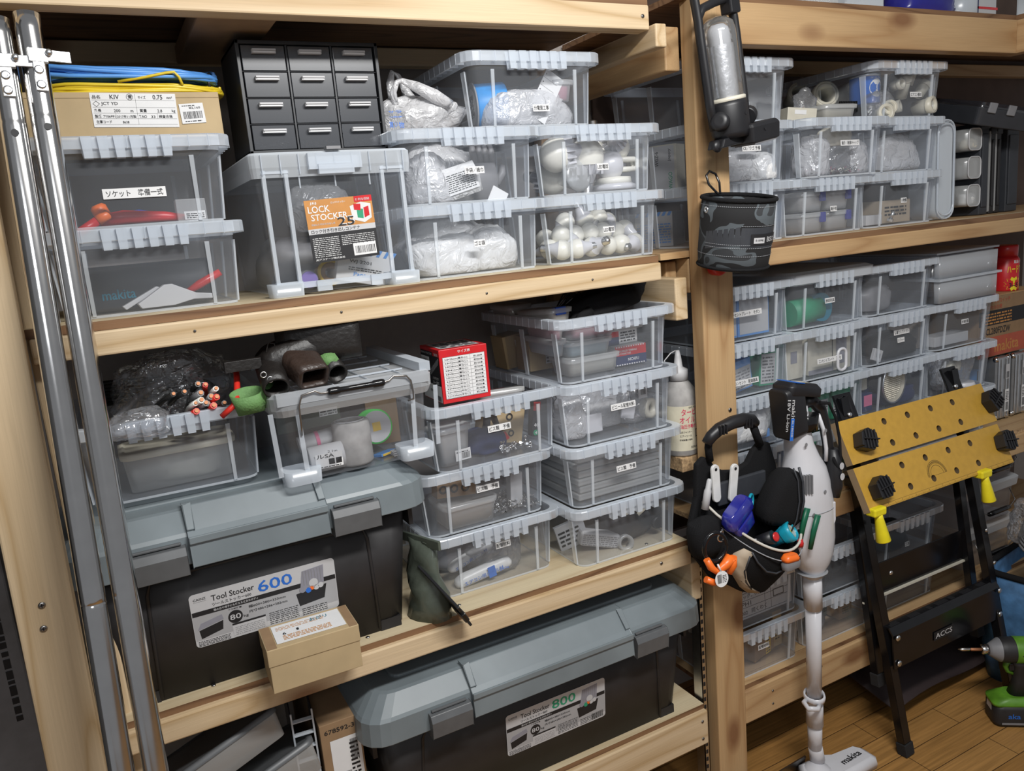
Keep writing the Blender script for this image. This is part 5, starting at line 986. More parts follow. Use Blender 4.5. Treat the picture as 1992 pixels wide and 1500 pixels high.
# ------------------------------------------------------------ upper shelf, right unit: contents
z = S2 + .006
def pana(b, w, h): rect(b, -w / 2, w / 2, -h / 2, h / 2, 0); rect(b, -w / 2, -w / 2 + .014, -h / 2, h / 2, 1, .0004); b.text('Panasonic', 0, 0, h * .7, .008, 3, Matrix.Translation((-w / 2 + .010, -h * .38, .0006)) @ Matrix.Rotation(R(90), 4, 'Z')); lines(b, -w / 2 + .018, w / 2 - .004, -h * .42, h * .3, 7, 2, 3, .0005)
simple_box('breaker_box', 'white printed breaker box with blue left edge, behind the hanging tool pouch', 'box', F(1.405, 1.385, z, 0, 0, -2), .052, .08, .085, ['cable_blue', 'paper', 'cable_blue', 'ink', 'paper'], lambda b: pana(b, .05, .083))
simple_box('breaker_box', 'blue and white breaker box left of the other, half behind the pouch', 'box', F(1.350, 1.385, z, 0, 0, 2), .052, .08, .075, ['cable_blue', 'paper', 'red', 'ink', 'paper'], lambda b: pana(b, .05, .073))
def striped(b, w, h): 
    rect(b, -w / 2, w / 2, -h / 2, h / 2, 0)
    for i in range(7): x = -w / 2 + i * w / 7; b.prism([(x, h / 2 - .010), (x + .008, h / 2 - .010), (x + .014, h / 2), (x + .006, h / 2)], .0003, .0005, 1)
    lines(b, -w * .45, w * .45, -h * .4, h * .2, 8, 1, 5, .0005)
o = simple_box('striped_box', 'white box with blue slanted border seen behind the bulb bins', 'box', F(1.262, 1.62, S2 + .001, 0, 0, -60), .10, .08, .085, ['mid_grey', 'sticker', 'cable_blue'], lambda b: striped(b, .10, .085))
o = simple_box('connector_box', 'white connector carton printed sideways, above the striped box', 'box', F(1.235, 1.60, S2 + P + .001, 0, 0, -60), .15, .06, .11, ['pvc', 'sticker', 'ink', 'green', 'card'], lambda b: (rect(b, -.07, .07, -.052, .052, 0), b.text('WAGO', 0, 0, .04, .010, 2, Matrix.Translation((.064, -.05, .0005)) @ Matrix.Rotation(R(90), 4, 'Z')), b.text('WGZ-6', 0, 0, .035, .009, 1, Matrix.Translation((.03, .005, .0005)) @ Matrix.Rotation(R(90), 4, 'Z')), b.text('Jappy', 0, 0, .03, .008, 1, Matrix.Translation((.062, .015, .0005)) @ Matrix.Rotation(R(90), 4, 'Z'))))
z = S2 + P + .006
bag('clip_bag', 'cloudy bag of pale clips low in the middle bin behind the lantern', 1.345, 1.43, z, .085, .05, .05, 'film_milky', 81); bag('clip_bag', 'bag of small white clips at the right of the middle bin', 1.40, 1.40, z, .035, .04, .038, 'bag_white', 82)
simple_box('white_card', 'blank white card at the back of the empty-looking top bin', 'card', F(1.39, 1.45, S2 + 2 * P + .006, -12, 0, 0), .10, .003, .055, ['paper', 'paper'])
# column two
z = S2 + .006
for i, (x, zz, lb) in enumerate(((1.555, 0, 'flat clear case with purple catches, lower pair left'), (1.645, 0, 'flat clear case with purple catches, lower pair right'), (1.555, .050, 'flat clear case with purple catches, upper pair left'), (1.645, .050, 'flat clear case with purple catches, upper pair right'))):
    t = tub('catch_case', lb, F(x, 1.42, z + zz), .082, .09, .042, 'sticker', 'clear cases with purple catches'); b = MB(); b.box(.018, .034, -.052, -.044, .022, .046); b.obj('catch', 'blue_clear', t, None, .002)
z = S2 + P + .006
bag('terminal_bag', 'film bag of ring terminals at the left of the jutting bin', 1.56, 1.385, z, .040, .04, .058, 'film_milky', 84); bag('terminal_bag', 'film bag of crimp caps in the middle of the jutting bin', 1.635, 1.39, z + .004, .05, .035, .06, 'film', 85); bag('terminal_bag', 'film bag pressed to the right wall of the jutting bin', 1.70, 1.39, z, .035, .04, .05, 'film_milky', 86)
scraps('terminals', 'heap of metal and pink terminals in the jutting bin', 'terminals', F(1.62, 1.385, z + .002), .085, .03, 170, ['zinc', 'tub_pink', 'mid_grey', 'pvc', 'steel'], 5)
bag('beige_caps', 'bag of beige caps at the top front of the jutting bin', 1.63, 1.375, z + .066, .05, .025, .032, 'pvc', 87, sharp=False)
z = S2 + 2 * P + .004
simple_box('switch_box', 'pale switch box with a printed sticker on the jutting bin, left', 'box', F(1.545, 1.40, z, 0, 6, -18), .075, .06, .030, ['pvc', 'paper', 'ink'], lambda b: rect(b, -.02, .01, 0, .01, 0))
bag('film_packet', 'stiff film packet standing upright behind the pale switch box', 1.60, 1.44, z, .03, .02, .045, 'film', 88, amp=.4)
t = tub('clear_lid_box', 'clear lidded dish of cream clips on the jutting bin', F(1.655, 1.42, z), .11, .09, .030, 'pvc')
b = MB(); [b.tube([(-.03 + i * .006, 0, .0), (-.024 + i * .006, .0, .022), (-.018 + i * .006, .004, .0)], .0022, 0, 6) for i in range(11)]; tag(b.obj('black_clips', 'cable_black', None, F(1.70, 1.40, z + .02)), 'row of black cable clips on the heap over the jutting bin', 'cable clips')
# column three
z = S2 + .006
simple_box('pink_card_box', 'pale pink box in the bottom bin of the third column', 'box', F(1.885, 1.40, z, 0, 0, -3), .11, .07, .058, ['beige', 'ink'], lambda b: lines(b, -.04, .04, -.01, .018, 3, 0, 3))
simple_box('white_pack', 'low white pack at the left of the bottom bin, third column', 'packet', F(1.79, 1.39, z), .06, .06, .025, ['sticker', 'paper'])
t = thing('hex_bolt', 'short zinc hex bolt on the floor of the third column bottom bin', 'bolt', F(1.83, 1.375, z + .006, 20, 0, 20)); b = MB(); b.lathe([(.008, 0), (.008, .006)], 0, None, 6, False); b.lathe([(.0045, 0), (.0045, .02)], 0, F(0, 0, .006), 12); b.obj('bolt_body', 'zinc', t)
z += P; bag('hazy_bag', 'hazy film bag filling the unlabelled bin under the pipe fittings', 1.88, 1.43, z, .09, .06, .055, 'film_milky', 90); simple_box('white_flap', 'torn cream paper packet at the front of the unlabelled bin', 'packet', F(1.83, 1.385, z, 0, 6, 0), .08, .02, .035, ['sticker', 'paper'])
z += P
t = thing('primer_can', 'blue can with white disc and lettering in the pipe fittings bin', 'can', F(1.790, 1.42, z + .035, 0, 0, 0)); b = MB(); b.lathe([(.034, 0), (.036, .002), (.036, .068), (.037, .070), (.034, .072)], 0, None, 30); b.obj('can_body', 'num_blue', t); b = MB(); b.lathe([(.0362, .064), (.0375, .066), (.0375, .073), (.034, .074)], 0, None, 30); b.obj('can_rim', 'zinc', t)
b = MB(); n = 12
def wrap(b, txt, r, zc, w, h, m, a0=0):
    v, f, bb = text_geo(txt); sx = w / (bb[1] - bb[0]); sy = h / (bb[3] - bb[2]); o_ = []
    for p in v:
        u = ((p[0] - bb[0]) * sx - w / 2) / r + a0; o_.append((r * math.sin(u), -r * math.cos(u), zc + (p[1] - bb[2]) * sy - h / 2))
    b.add(o_, f, m)
for q in range(16): pass
def disc(b, r, zc, rr, m, a0=0):
    v = [(r * math.sin(a0), -r * math.cos(a0), zc)] + [(r * math.sin(a0 + rr * math.cos(q) / r), -r * math.cos(a0 + rr * math.cos(q) / r), zc + rr * math.sin(q)) for q in [i * math.pi / 10 for i in range(20)]]
    b.add(v, [(0, 1 + i, 1 + (i + 1) % 20) for i in range(20)], m)
disc(b, .0364, .036, .022, 0); wrap(b, 'エスロン', .0368, .037, .034, .014, 1); wrap(b, 'エスロン', .0368, .060, .04, .003, 0); b.obj('can_label', ['paper', 'num_blue'], t)
def fitting(x, y, zz, r, L_, rx, rz, lb, collar=True):
    t = thing('pipe_fitting', lb, 'pipe fitting', F(x, y, zz, rx, 0, rz), 'cream pipe fittings'); b = MB(); b.lathe([(r, 0), (r, L_), (r * .78, L_), (r * .78, .004)], 0, None, 22, caps=False); b.obj('pipe', 'pvc', t, solid=.001)
    if collar: b = MB(); b.lathe([(r * 1.18, L_ * .72), (r * 1.18, L_), (r * .95, L_), (r * .95, L_ * .72), (r * 1.18, L_ * .72)], 0, None, 22, caps=False); b.obj('collar', 'pvc', t)
fit = [(1.87, 1.43, z + .02, .013, .045, 80, 20, 'small cream elbow at the label of the fittings bin'), (1.90, 1.40, z + .05, .015, .06, 30, -30, 'cream threaded fitting pointing up right'), (1.945, 1.42, z + .085, .018, .05, 20, 30, 'cream tee at the top right'), (1.955, 1.40, z + .02, .018, .05, 85, 10, 'cream socket at the bottom right, open end out'), (1.86, 1.395, z + .075, .012, .03, 85, 0, 'cream ring above the label'), (1.83, 1.40, z + .012, .015, .05, 80, -30, 'cream socket at the bottom centre'), (1.92, 1.44, z + .10, .016, .05, 80, 60, 'cream coupling near the rim'),
 (1.76, 1.56, z + .055, .028, .09, 78, -25, 'large cream pipe end, left back over the rim'), (1.77, 1.64, z + .075, .022, .09, 78, -35, 'large cream pipe end farther back'), (1.82, 1.60, z + .06, .026, .10, 80, 15, 'fat cream coupling at the back'), (1.80, 1.39, z + .004, .018, .04, 85, -20, 'cream collar low at the left front'), (1.98, 1.41, z + .055, .014, .04, 40, 70, 'white fitting near the right wall')]
for f_ in fit: fitting(*f_)
bag('red_film_bag', 'film bag with red label behind the fittings bin', 1.79, 1.60, z + .10, .04, .03, .022, 'film', 95, amp=.4); bag('fittings_bag', 'crinkled film bag in front of the fittings', 1.80, 1.385, z, .05, .02, .04, 'film', 96)
# rounded clear box on its side, then dark organizers
t = thing('rounded_box', 'rounded clear box standing on edge right of the third column', 'storage box', F(2.048, 1.375, S2 + .001)); b = MB()
b.loft([rrect(.255, .035, .035 / 2 - .001, 0) , rrect(.262, .06, .02, .05)], 0, F(0, .03, .128, 0, 90, 0) @ Matrix.Translation((0, 0, -.02)), True, False)
b.loft([[(p[0], p[1], 0) for p in rrect(.07, .255, .03)], [(p[0], p[1], .08) for p in rrect(.075, .26, .032)]], 0, F(0, 0, .13, 90, 0, 0) @ Matrix.Translation((0, 0, -.08)), True, False); b.obj('box_shell', 'bin_rib', t)
b = MB(); [b.tube([(q[0] * s_, -.004, q[1] * s_ * 1.0 + .13 * 1) for q in [(p[0], p[1]) for p in rrect(.07, .255, .03)]], .0022, 0, 6, None, True) for s_ in (1.0, .93)]; b.obj('rolled_edge', 'bin_rim', t)
def organizer(x, w, h, lb, y=1.39, mats='charcoal', clips=0, clearlid=False):
    t = thing('organizer_case', lb, 'organizer case', F(x, y, S2 + .001)); b = MB(); b.box(-w / 2, w / 2, 0, .26, 0, h); b.box(-w / 2 - .002, w / 2 + .002, -.003, .02, h - .016, h + .002); b.box(-w / 2 + .006, w / 2 - .006, -.004, 0, .02, h - .03); b.obj('case_body', mats, t, None, .004)
    if clearlid:
        b = MB(); b.box(-w / 2 - .010, -w / 2, -.002, .25, .005, h - .006); b.obj('clear_lid', 'tub_clear', t, None, .003)
    return t
t = organizer(2.245, .038, .250, 'dark grey organizer case standing on edge, leftmost of the standing cases'); 
for k in range(3):
    b = MB(); b.loft([rrect(.055, .066, .012, 0), rrect(.052, .062, .012, .014)], 0, F(-.019, .04, .052 + k * .076, 0, -90, 0) @ Matrix.Rotation(0, 4, 'Z'), False, True); dd = b.obj('clear_cup', 'tub_clear', t)
for k in range(3):
    b = MB(); b.loft([rrect(.058, .060, .014, 0), rrect(.054, .056, .014, .05)], 0, F(-.045, .0, .055 + k * .076, 90, 0, 0) @ Matrix.Translation((0, 0, -.05)), True, True); b.obj('clear_cup', 'tub_clear', t)
    b = MB(); b.tube([(-.045 + p[0], -.001, .055 + k * .076 + p[1]) for p in rrect(.056, .058, .014)], .0018, 0, 6, None, True); b.obj('cup_edge', 'sticker', t)
bag('white_part', 'white crumpled part inside the lowest clear cup', 2.20, 1.41, S2 + .032, .022, .02, .02, 'white_plastic', 97); bag('white_part', 'small cream part inside the top clear cup', 2.20, 1.41, S2 + .185, .018, .02, .016, 'pvc', 98)
organizer(2.300, .022, .235, 'thin black organizer with clear lid, second standing case', 1.40, 'black_body', clearlid=True); organizer(2.336, .022, .235, 'thin black organizer with clear lid, third standing case', 1.405, 'black_body', clearlid=True)
organizer(2.395, .055, .245, 'broad slate organizer case at the right frame edge', 1.40, 'charcoal')
t = thing('open_case', 'open black tray with clear lid tossed on the standing cases', 'organizer case', F(2.265, 1.43, S2 + .295, 12, 10, -16)); b = MB(); b.loft([rrect(.17, .24, .012, -.045), rrect(.19, .26, .014, .0), rrect(.18, .25, .012, .0), rrect(.165, .235, .01, -.035)], 0, None, True, True, smooth=False); b.obj('tray_body', 'charcoal', t, None, .002); b = MB(); b.loft([rrect(.192, .262, .014, .001), rrect(.19, .26, .014, .012), rrect(.18, .25, .014, .014)], 0, None, False, True); b.obj('clear_lid', 'smoke', t)
for x in (-.06, .0): b = MB(); b.box(x - .012, x + .012, -.134, -.128, -.012, .014); b.obj('latch', 'mid_grey', t, None, .002)
t = thing('clear_cover', 'clear case cover leaning behind the open black tray', 'organizer case', F(2.40, 1.50, S2 + .285, 14, 6, -10)); b = MB(); b.loft([rrect(.18, .22, .02, 0), rrect(.17, .21, .02, .025)], 0, None, False, True); b.tube(rrect(.182, .222, .02, 0), .003, 0, 6, None, True); b.obj('cover_shell', 'tub_clear', t)
# top tier things peeking over the beam
z = 1.842
for i, (x, w, h, mt, lb) in enumerate(((1.40, .12, .05, 'bin_rib', 'clear jar tray over the beam right of the lantern'), (1.56, .10, .06, 'tub_clear', 'cloudy tub farther along the top beam'), (1.70, .13, .06, 'bin_rib', 'clear tub left of the blue bag on the top tier'))): simple_box('clear_tub', lb, 'plastic tub', F(x, 1.345, z), w, .12, h, [mt, 'paper'], bev=.006)
o = bag('blue_bag', 'glossy deep blue bag on the top tier at the right', 1.955, 1.40, z, .10, .06, .05, 'silver_blue', 101)
t = thing('clear_jar', 'clear jar right of the deep blue bag on the top tier', 'jar', F(2.10, 1.38, z)); b = MB(); b.lathe([(.038, 0), (.042, .004), (.042, .08)], 0, None, 24, caps=True); b.obj('jar_body', 'bin_rib', t)
simple_box('red_striped_box', 'white box with red stripe at the right end of the top tier', 'box', F(2.185, 1.36, z), .085, .08, .06, ['sticker', 'red', 'navy', 'ink'], lambda b: (rect(b, -.0475, .0475, -.002, .004, 0), rect(b, -.0475, -.034, -.03, .03, 1), lines(b, -.012, .028, -.020, -.014, 1, 2, 3)))
simple_box('clear_tub', 'clear tub at the very right end of the top tier', 'plastic tub', F(2.33, 1.24, z), .10, .10, .06, ['bin_rib', 'paper'], bev=.006)

# ------------------------------------------------------------ oil bottle
t = thing('oil_bottle', 'grey oil bottle with red lettering and spout, between the bin stack and the post', 'bottle', F(1.128, 1.385, .8745)); b = MB(); b.lathe([(.036, 0), (.039, .004), (.039, .13), (.036, .150), (.024, .166), (.018, .172), (.018, .178)], 0, None, 30); b.obj('bottle_body', 'grey_tube', t)
b = MB(); b.lathe([(.021, .172), (.021, .196), (.010, .202), (.0075, .225), (.004, .240)], 0, None, 22); b.tube([(-.02, 0, .190), (-.036, 0, .200), (-.038, 0, .222), (-.020, 0, .236), (-.006, 0, .240)], .0014, 0, 6); b.obj('spout_cap', 'sticker', t)
b = MB(); b.lathe([(.0393, .014), (.0393, .118)], 0, None, 40, caps=False); wrap(b, 'タービン', .0396, .104, .050, .016, 1, .0); wrap(b, 'オイル', .0396, .086, .038, .014, 1, -.25); wrap(b, '油圧作動オイル', .0396, .071, .056, .010, 1, 0); wrap(b, 'ISO VG 32', .0396, .114, .03, .004, 2, .2); wrap(b, '油圧ジャッキー', .0396, .058, .030, .005, 2, -.4); wrap(b, 'エアーツール', .0396, .049, .028, .005, 2, -.4); wrap(b, '機械装置の潤滑', .0396, .040, .03, .004, 2, -.4); wrap(b, '500ml', .0396, .022, .018, .005, 2, .1)
for q in ((.4, .052), (.55, .045), (.6, .06)): wrap(b, '口', .0396, q[1], .012, .020, 2, q[0])
b.obj('bottle_label', ['label_cream', 'label_red', 'ink'], t); 
# ------------------------------------------------------------ lower shelf, right unit: contents
z = .7125 + .006
def at_(c, k): return ({0: 1.325, 1: 1.597, 2: 1.868, 3: 2.140}[c], z + k * P)
x, zz = at_(0, 3)
for dx, w, lb in ((.010, .10, 'blue-edged white card behind the front of the top bin, right one'), (-.085, .085, 'blue-edged white card behind the front of the top bin, left one')):
    simple_box('plate_carton', lb, 'box', F(x + dx + .03, 1.390, zz), w, .05, .105, ['cable_blue', 'sticker'], lambda b, w=w: rect(b, -w / 2 + .005, w / 2 - .003, -.047, .049, 0))
x, zz = at_(0, 2)
simple_box('socket_carton', 'navy and white socket carton, second bin down beside the post', 'box', F(x + .01, 1.40, zz, 0, -6, 8), .075, .05, .075, ['cable_blue', 'sticker', 'ink'], lambda b: (rect(b, -.034, .034, -.033, .02, 0), lines(b, -.03, .03, -.03, .015, 6, 1, 3)))
simple_box('socket_carton', 'green and white socket carton, right in the second bin down', 'box', F(x + .085, 1.395, zz, 0, 4, -4), .05, .05, .09, ['green', 'sticker', 'ink'], lambda b: (rect(b, -.022, .022, -.04, .034, 0), lines(b, -.018, .018, -.035, .03, 8, 1, 4)))
simple_box('socket_carton', 'small white carton with blue mark at the left of the second bin down', 'box', F(x - .075, 1.39, zz + .04), .055, .05, .05, ['sticker', 'cable_blue'], lambda b: b.lathe([(.007, 0), (.007, .0003)], 0, F(0, 0, .0002), 16))
bag('cream_part', 'cream moulded part at the left of the second bin down', x - .065, 1.40, zz, .035, .03, .025, 'pvc', 111, sharp=False)
x, zz = at_(0, 1); bag('pale_bag', 'pale film bag spread over blue parts, third bin down beside the post', x, 1.42, zz + .012, .10, .05, .055, 'bag_white', 112); simple_box('blue_pack', 'blue pack under the pale film bag', 'packet', F(x, 1.40, zz), .19, .1, .02, ['cable_blue', 'paper'])
x, zz = at_(0, 0); t = thing('hook_rosette', 'white hooked ceiling rosette, lowest bin beside the post', 'light fitting', F(x - .02, 1.40, zz + .05, 80, 0, 10)); b = MB(); b.lathe([(.045, -.012), (.048, 0), (.045, .01), (.02, .014), (.018, .002)], 0, None, 28); b.obj('rosette_body', 'white_abs', t); b = MB(); b.tube([(0, .0, .014), (.01, .02, .02), (0, .035, .02), (-.012, .03, .02)], .004, 0, 8); b.obj('hook', 'cable_black', t)
simple_box('blue_patch_pack', 'blue and white pack beside the hooked rosette', 'packet', F(x + .07, 1.40, zz), .07, .04, .09, ['num_blue', 'sticker'], lambda b: (b.prism([(-.03, -.02), (-.01, -.03), (.03, .02), (.01, .04)], .0002, .0004, 0)))
x, zz = at_(1, 3); t = thing('green_roll', 'green tape roll lying in the lidded bin', 'tape', F(x - .05, 1.41, zz + .033, 0, 88, 0)); b = MB(); b.lathe([(.033, -.05), (.033, .05), (.012, .05)], 0, None, 24); b.obj('roll', 'green', t)
t = thing('teal_roll', 'dark teal roll beside the green one in the lidded bin', 'tape', F(x - .0, 1.41, zz + .036, 84, 0, 0)); b = MB(); b.lathe([(.036, -.02), (.036, .02)], 0, None, 26); b.obj('roll', 'teal', t); simple_box('grey_case', 'pale case standing at the back of the lidded bin', 'case', F(x + .02, 1.48, zz), .10, .05, .09, ['mid_grey', 'paper'])
x, zz = at_(1, 2)
for dx, w, lb, fr in ((-.095, .06, 'cream plate stack standing at the left of its bin', 0), (.0, .09, 'green-framed cream plates in the middle of their bin', 1), (.075, .07, 'white frame plate standing at the right of its bin', 2)):
    simple_box('plate_stack', lb, 'plate', F(x + dx, 1.395, zz), w, .06, .10, ['pvc', 'smoke_grey', 'sticker'], (lambda b, w=w, fr=fr: rect(b, -.012, .010, -.01, .02, 0) if fr == 0 else (rect(b, -w * .28, w * .28, -.035, .038, 0)) if fr == 2 else rect(b, -w / 2, w / 2, -.05, -.038, 0)))
t = thing('oval_plate', 'rounded white oval frame leaning in the plate bin', 'plate', F(x + .045, 1.368, zz + .032, 90, 0, 0)); b = MB(); b.tube(rrect(.030, .055, .013), .004, 0, 8, None, True); b.obj('frame', 'white_abs', t)
x, zz = at_(1, 1)
for dx in (-.08, .0, .08): simple_box('frame_plate', {-.08: 'left', .0: 'middle', .08: 'right'}[dx] + ' white frame plate pack in the second bin up, second column', 'plate', F(x + dx, 1.40, zz), .07, .05, .08, ['green', 'sticker', 'ink'], lambda b: (rect(b, -.03, .03, -.035, .02, 0), lines(b, -.027, .027, -.03, .018, 7, 1, 4)))
x, zz = at_(1, 0); simple_box('green_carton', 'green carton in the lowest bin of the second column', 'box', F(x + .03, 1.40, zz), .12, .06, .09, ['green', 'sticker'], lambda b: rect(b, -.05, .05, -.03, .03, 0))
x, zz = at_(2, 3); simple_box('ribbed_part', 'pale ribbed strip at the back of the unlabelled top bin, third column', 'part', F(x + .01, 1.45, zz + .025), .10, .03, .025, ['sticker', 'grey_plastic'], lambda b: [rect(b, -.045 + i * .01, -.040 + i * .01, -.01, .01, 0) for i in range(9)])
bag('dim_bag', 'dim grey bag at the left of the unlabelled top bin, third column', x - .04, 1.44, zz, .06, .05, .045, 'mid_grey', 121, sharp=False)
x, zz = at_(2, 2); bag('goggle_mask', 'black mask and goggles heaped behind the two labels', x + .03, 1.43, zz, .085, .05, .04, 'black_matt', 122, sharp=False); b = MB(); b.tube([(-.06, 0, .02), (-.02, -.01, .045), (.04, -.01, .05), (.08, 0, .03)], .006, 0, 8); tag(b.obj('goggle_strap', 'dark_grey', None, F(x + .02, 1.41, zz + .01)), 'curved dark goggle band over the black mask', 'strap')
simple_box('white_tag_pack', 'small white packet low at the left of the mask bin', 'packet', F(x - .085, 1.375, zz + .004, 0, 22, 0), .032, .01, .032, ['sticker', 'grey_plastic'], lambda b: rect(b, -.008, .008, -.006, .006, 0))
x, zz = at_(2, 1); t = thing('reflector_lamp', 'round silver honeycomb reflector lamp in the third column', 'lamp', F(x - .01, 1.378, zz + .066, 90, 0, 8)); b = MB(); b.lathe([(.020, -.06), (.040, -.03), (.056, -.004), (.058, 0), (.056, .003), (.053, .001)], 0, None, 36, caps=False); b.obj('lamp_shell', 'zinc', t)
b = MB(); b.lathe([(.053, .001), (.045, -.006), (.03, -.010), (1e-5, -.012)], 0, None, 36, caps=False)
for i in range(-8, 9):
    for j in range(-8, 9):
        px_, py_ = (i + (j % 2) * .5) * .0062, j * .0055
        if px_ ** 2 + py_ ** 2 < .048 ** 2: b.lathe([(.0029, -.011), (.0022, -.0085), (1e-5, -.0075)], 0, Matrix.Translation((px_, py_, .004 - .0 * px_)), 6, caps=False)
b.obj('reflector', 'lens_warm', t)
simple_box('pink_pack', 'magenta pack left of the silver lamp', 'packet', F(x - .10, 1.39, zz), .035, .03, .05, ['navy', 'pink'], lambda b: rect(b, -.016, .016, -.01, .02, 0)); simple_box('wood_block', 'tan block at the left edge of the lamp bin', 'block', F(x - .105, 1.40, zz + .058), .03, .03, .03, ['pvc', 'paper'])
bag('navy_bag', 'navy cloth bag under the silver lamp', x + .04, 1.43, zz, .08, .05, .03, 'navy', 123, sharp=False)
x, zz = at_(2, 0); bag('dark_bundle', 'dark cable bundle in the lowest bin of the third column', x, 1.43, zz, .10, .06, .045, 'charcoal', 124, sharp=False)
x, zz = at_(3, 2); simple_box('white_long_box', 'long white box lying low in the third bin up, far right column', 'box', F(x - .02, 1.39, zz), .15, .05, .028, ['sticker', 'paper']); simple_box('tan_strip', 'tan strip by the left wall, far right column', 'strip', F(x - .12, 1.42, zz), .012, .10, .09, ['beige', 'paper'])
x, zz = at_(3, 1); bag('film_bag', 'clear film bag rising to the right, far right column', x + .01, 1.41, zz, .085, .035, .065, 'film', 125, amp=.35); bag('cream_socket', 'cream socket part inside the film bag', x - .02, 1.39, zz + .055, .032, .02, .022, 'pvc', 126, sharp=False); t = thing('white_disc', 'white round part low in the film bag bin', 'part', F(x + .03, 1.385, zz + .002)); b = MB(); b.lathe([(.03, 0), (.032, .006), (.028, .014)], 0, None, 24); b.obj('disc', 'white_abs', t)
x, zz = at_(3, 0); bag('grey_bundle', 'grey bundle in the lowest bin of the far right column', x, 1.43, zz, .10, .06, .045, 'mid_grey', 127, sharp=False)
# spray can, tool carton, aluminium cases at the far right
t = thing('adhesive_can', 'red spray can with yellow burst label standing on the tool carton', 'spray can', F(2.465, 1.45, 1.096)); b = MB(); b.lathe([(.036, 0), (.037, .003), (.037, .095), (.030, .105)], 0, None, 28); b.obj('can_body', 'red', t); b = MB(); b.lathe([(.032, .104), (.033, .135), (.030, .138)], 0, None, 28); b.obj('cap', 'red_plastic', t)
b = MB(); wrap(b, 'ハードワン', .0375, .066, .060, .022, 0, -.1); wrap(b, '驚異のサビ', .0375, .088, .04, .010, 1, .1)
pts = [(0.0, 0.0)]
st = [((.030 if i % 2 else .022) * math.cos(i * math.pi / 12), (.030 if i % 2 else .022) * .75 * math.sin(i * math.pi / 12)) for i in range(24)]
v = [(.0372 * math.sin(-.35), -.0372 * math.cos(-.35), .022)] + [(.0372 * math.sin(p[0] / .0372 - .35), -.0372 * math.cos(p[0] / .0372 - .35), .022 + p[1]) for p in st]
b.add(v, [(0, 1 + i, 1 + (i + 1) % 24) for i in range(24)], 0); wrap(b, '3~5', .0378, .018, .030, .014, 2, -.35); b.obj('can_print', ['yellow', 'paper', 'ink'], t)
t = simple_box('tool_carton', 'brown and red tool carton with black panel at the right edge', 'box', F(2.42, 1.40, .913), .32, .26, .180, ['card_dark', 'red_faded', 'ink', 'sticker', 'label_orange'], lambda b: (rect(b, -.16, .16, -.088, -.030, 0), rect(b, -.16, .16, .006, .050, 1), b.text('CL280FDZW', -.125, -.022, .12, .020, 1, F(0, 0, .0004)), b.text('トリガスイッチ', -.10, .070, .09, .014, 0, F(0, 0, .0004)), b.text('カプセル仕様', -.13, .053, .08, .013, 0, F(0, 0, .0004)), lines(b, -.15, .0, .010, .046, 4, 3, 5, .0005), b.text('makita', -.08, -.078, .12, .034, 4, F(0, 0, .0004))))
simple_box('wood_plank', 'thin board under the spray can on the tool carton', 'board', F(2.43, 1.40, 1.0935), .30, .2, .002, ['tan_x', 'paper'], bev=.0002)
for x, w, lb in ((2.365, .062, 'ribbed aluminium case standing on the shelf under the tool carton'), (2.45, .062, 'second aluminium case at the frame edge')):
    t = thing('aluminium_case', lb, 'case', F(x, 1.385, .7125, 0, 0, -2)); b = MB(); b.box(-w / 2, w / 2, 0, .25, .004, .196); b.obj('case_shell', 'alu', t, None, .006)
    b = MB(); [b.box(q - .003, q + .003, -.003, .0, .008, .192) for q in (-w / 2 + .006, -.010, .012, w / 2 - .006)]; b.obj('edge_rib', 'zinc', t, None, .001)
    b = MB(); [b.ball((sx * (w / 2 - .004), .006, zq), .009) for sx in (-1, 1) for zq in (.010, .190)]; b.obj('corner_cap', 'steel', t)
    b = MB(); sheet(b, .018, .07); bars(b, -.006, .006, -.03, -.005, 1, 4); lines(b, -.007, .007, .0, .03, 6, 1, 4); b.obj('case_label', ['paper', 'ink'], t, F(.016, -.0035, .06, 90)); b = MB(); sheet(b, .018, .045); bars(b, -.006, .006, -.02, .0, 1, 6); b.obj('case_label', ['sticker', 'ink'], t, F(.016, -.0035, .15, 90))
simple_box('blue_tape_box', 'black and light blue packet between the bins and the aluminium case', 'packet', F(2.305, 1.42, .7125), .03, .1, .16, ['sky_blue', 'ink'], lambda b: rect(b, -.015, .015, .03, .08, 0))
# ------------------------------------------------------------ bottom tier, right unit: contents
z = S4 + .006
simple_box('yellow_carton', 'tan carton with yellow printed edge, bottom-tier bin beside the post', 'box', F(1.345, 1.36, z, 0, 0, 14), .09, .06, .085, ['card_dark', 'label_yellow', 'ink'], lambda b: (rect(b, .005, .028, -.042, .042, 0), lines(b, .008, .025, -.038, .038, 10, 1, 4, .0004)))
simple_box('yellow_carton', 'yellow and black banded carton at the left of the bottom-tier bin', 'box', F(1.235, 1.37, z, 0, 0, 6), .09, .06, .08, ['card', 'label_yellow', 'ink'], lambda b: (rect(b, -.045, .045, -.035, .03, 0), [rect(b, -.045, .045, -.03 + i * .02, -.022 + i * .02, 1, .0004) for i in range(3)]))
simple_box('tan_carton', 'plain tan carton at the right of the bottom-tier bin', 'box', F(1.405, 1.375, z, 0, 0, 4), .035, .07, .10, ['card', 'ink'], lambda b: lines(b, -.008, .008, -.03, .03, 7, 0, 4))
b = MB(); sheet(b, .24, .10)
for y in (-.045, -.022, -.004, .014, .032, .046): rect(b, -.07, .11, y, y + .0012, 1)
for xx in (-.07, -.058, .03, .05, .11): rect(b, xx, xx + .0012, -.045, .046, 1)
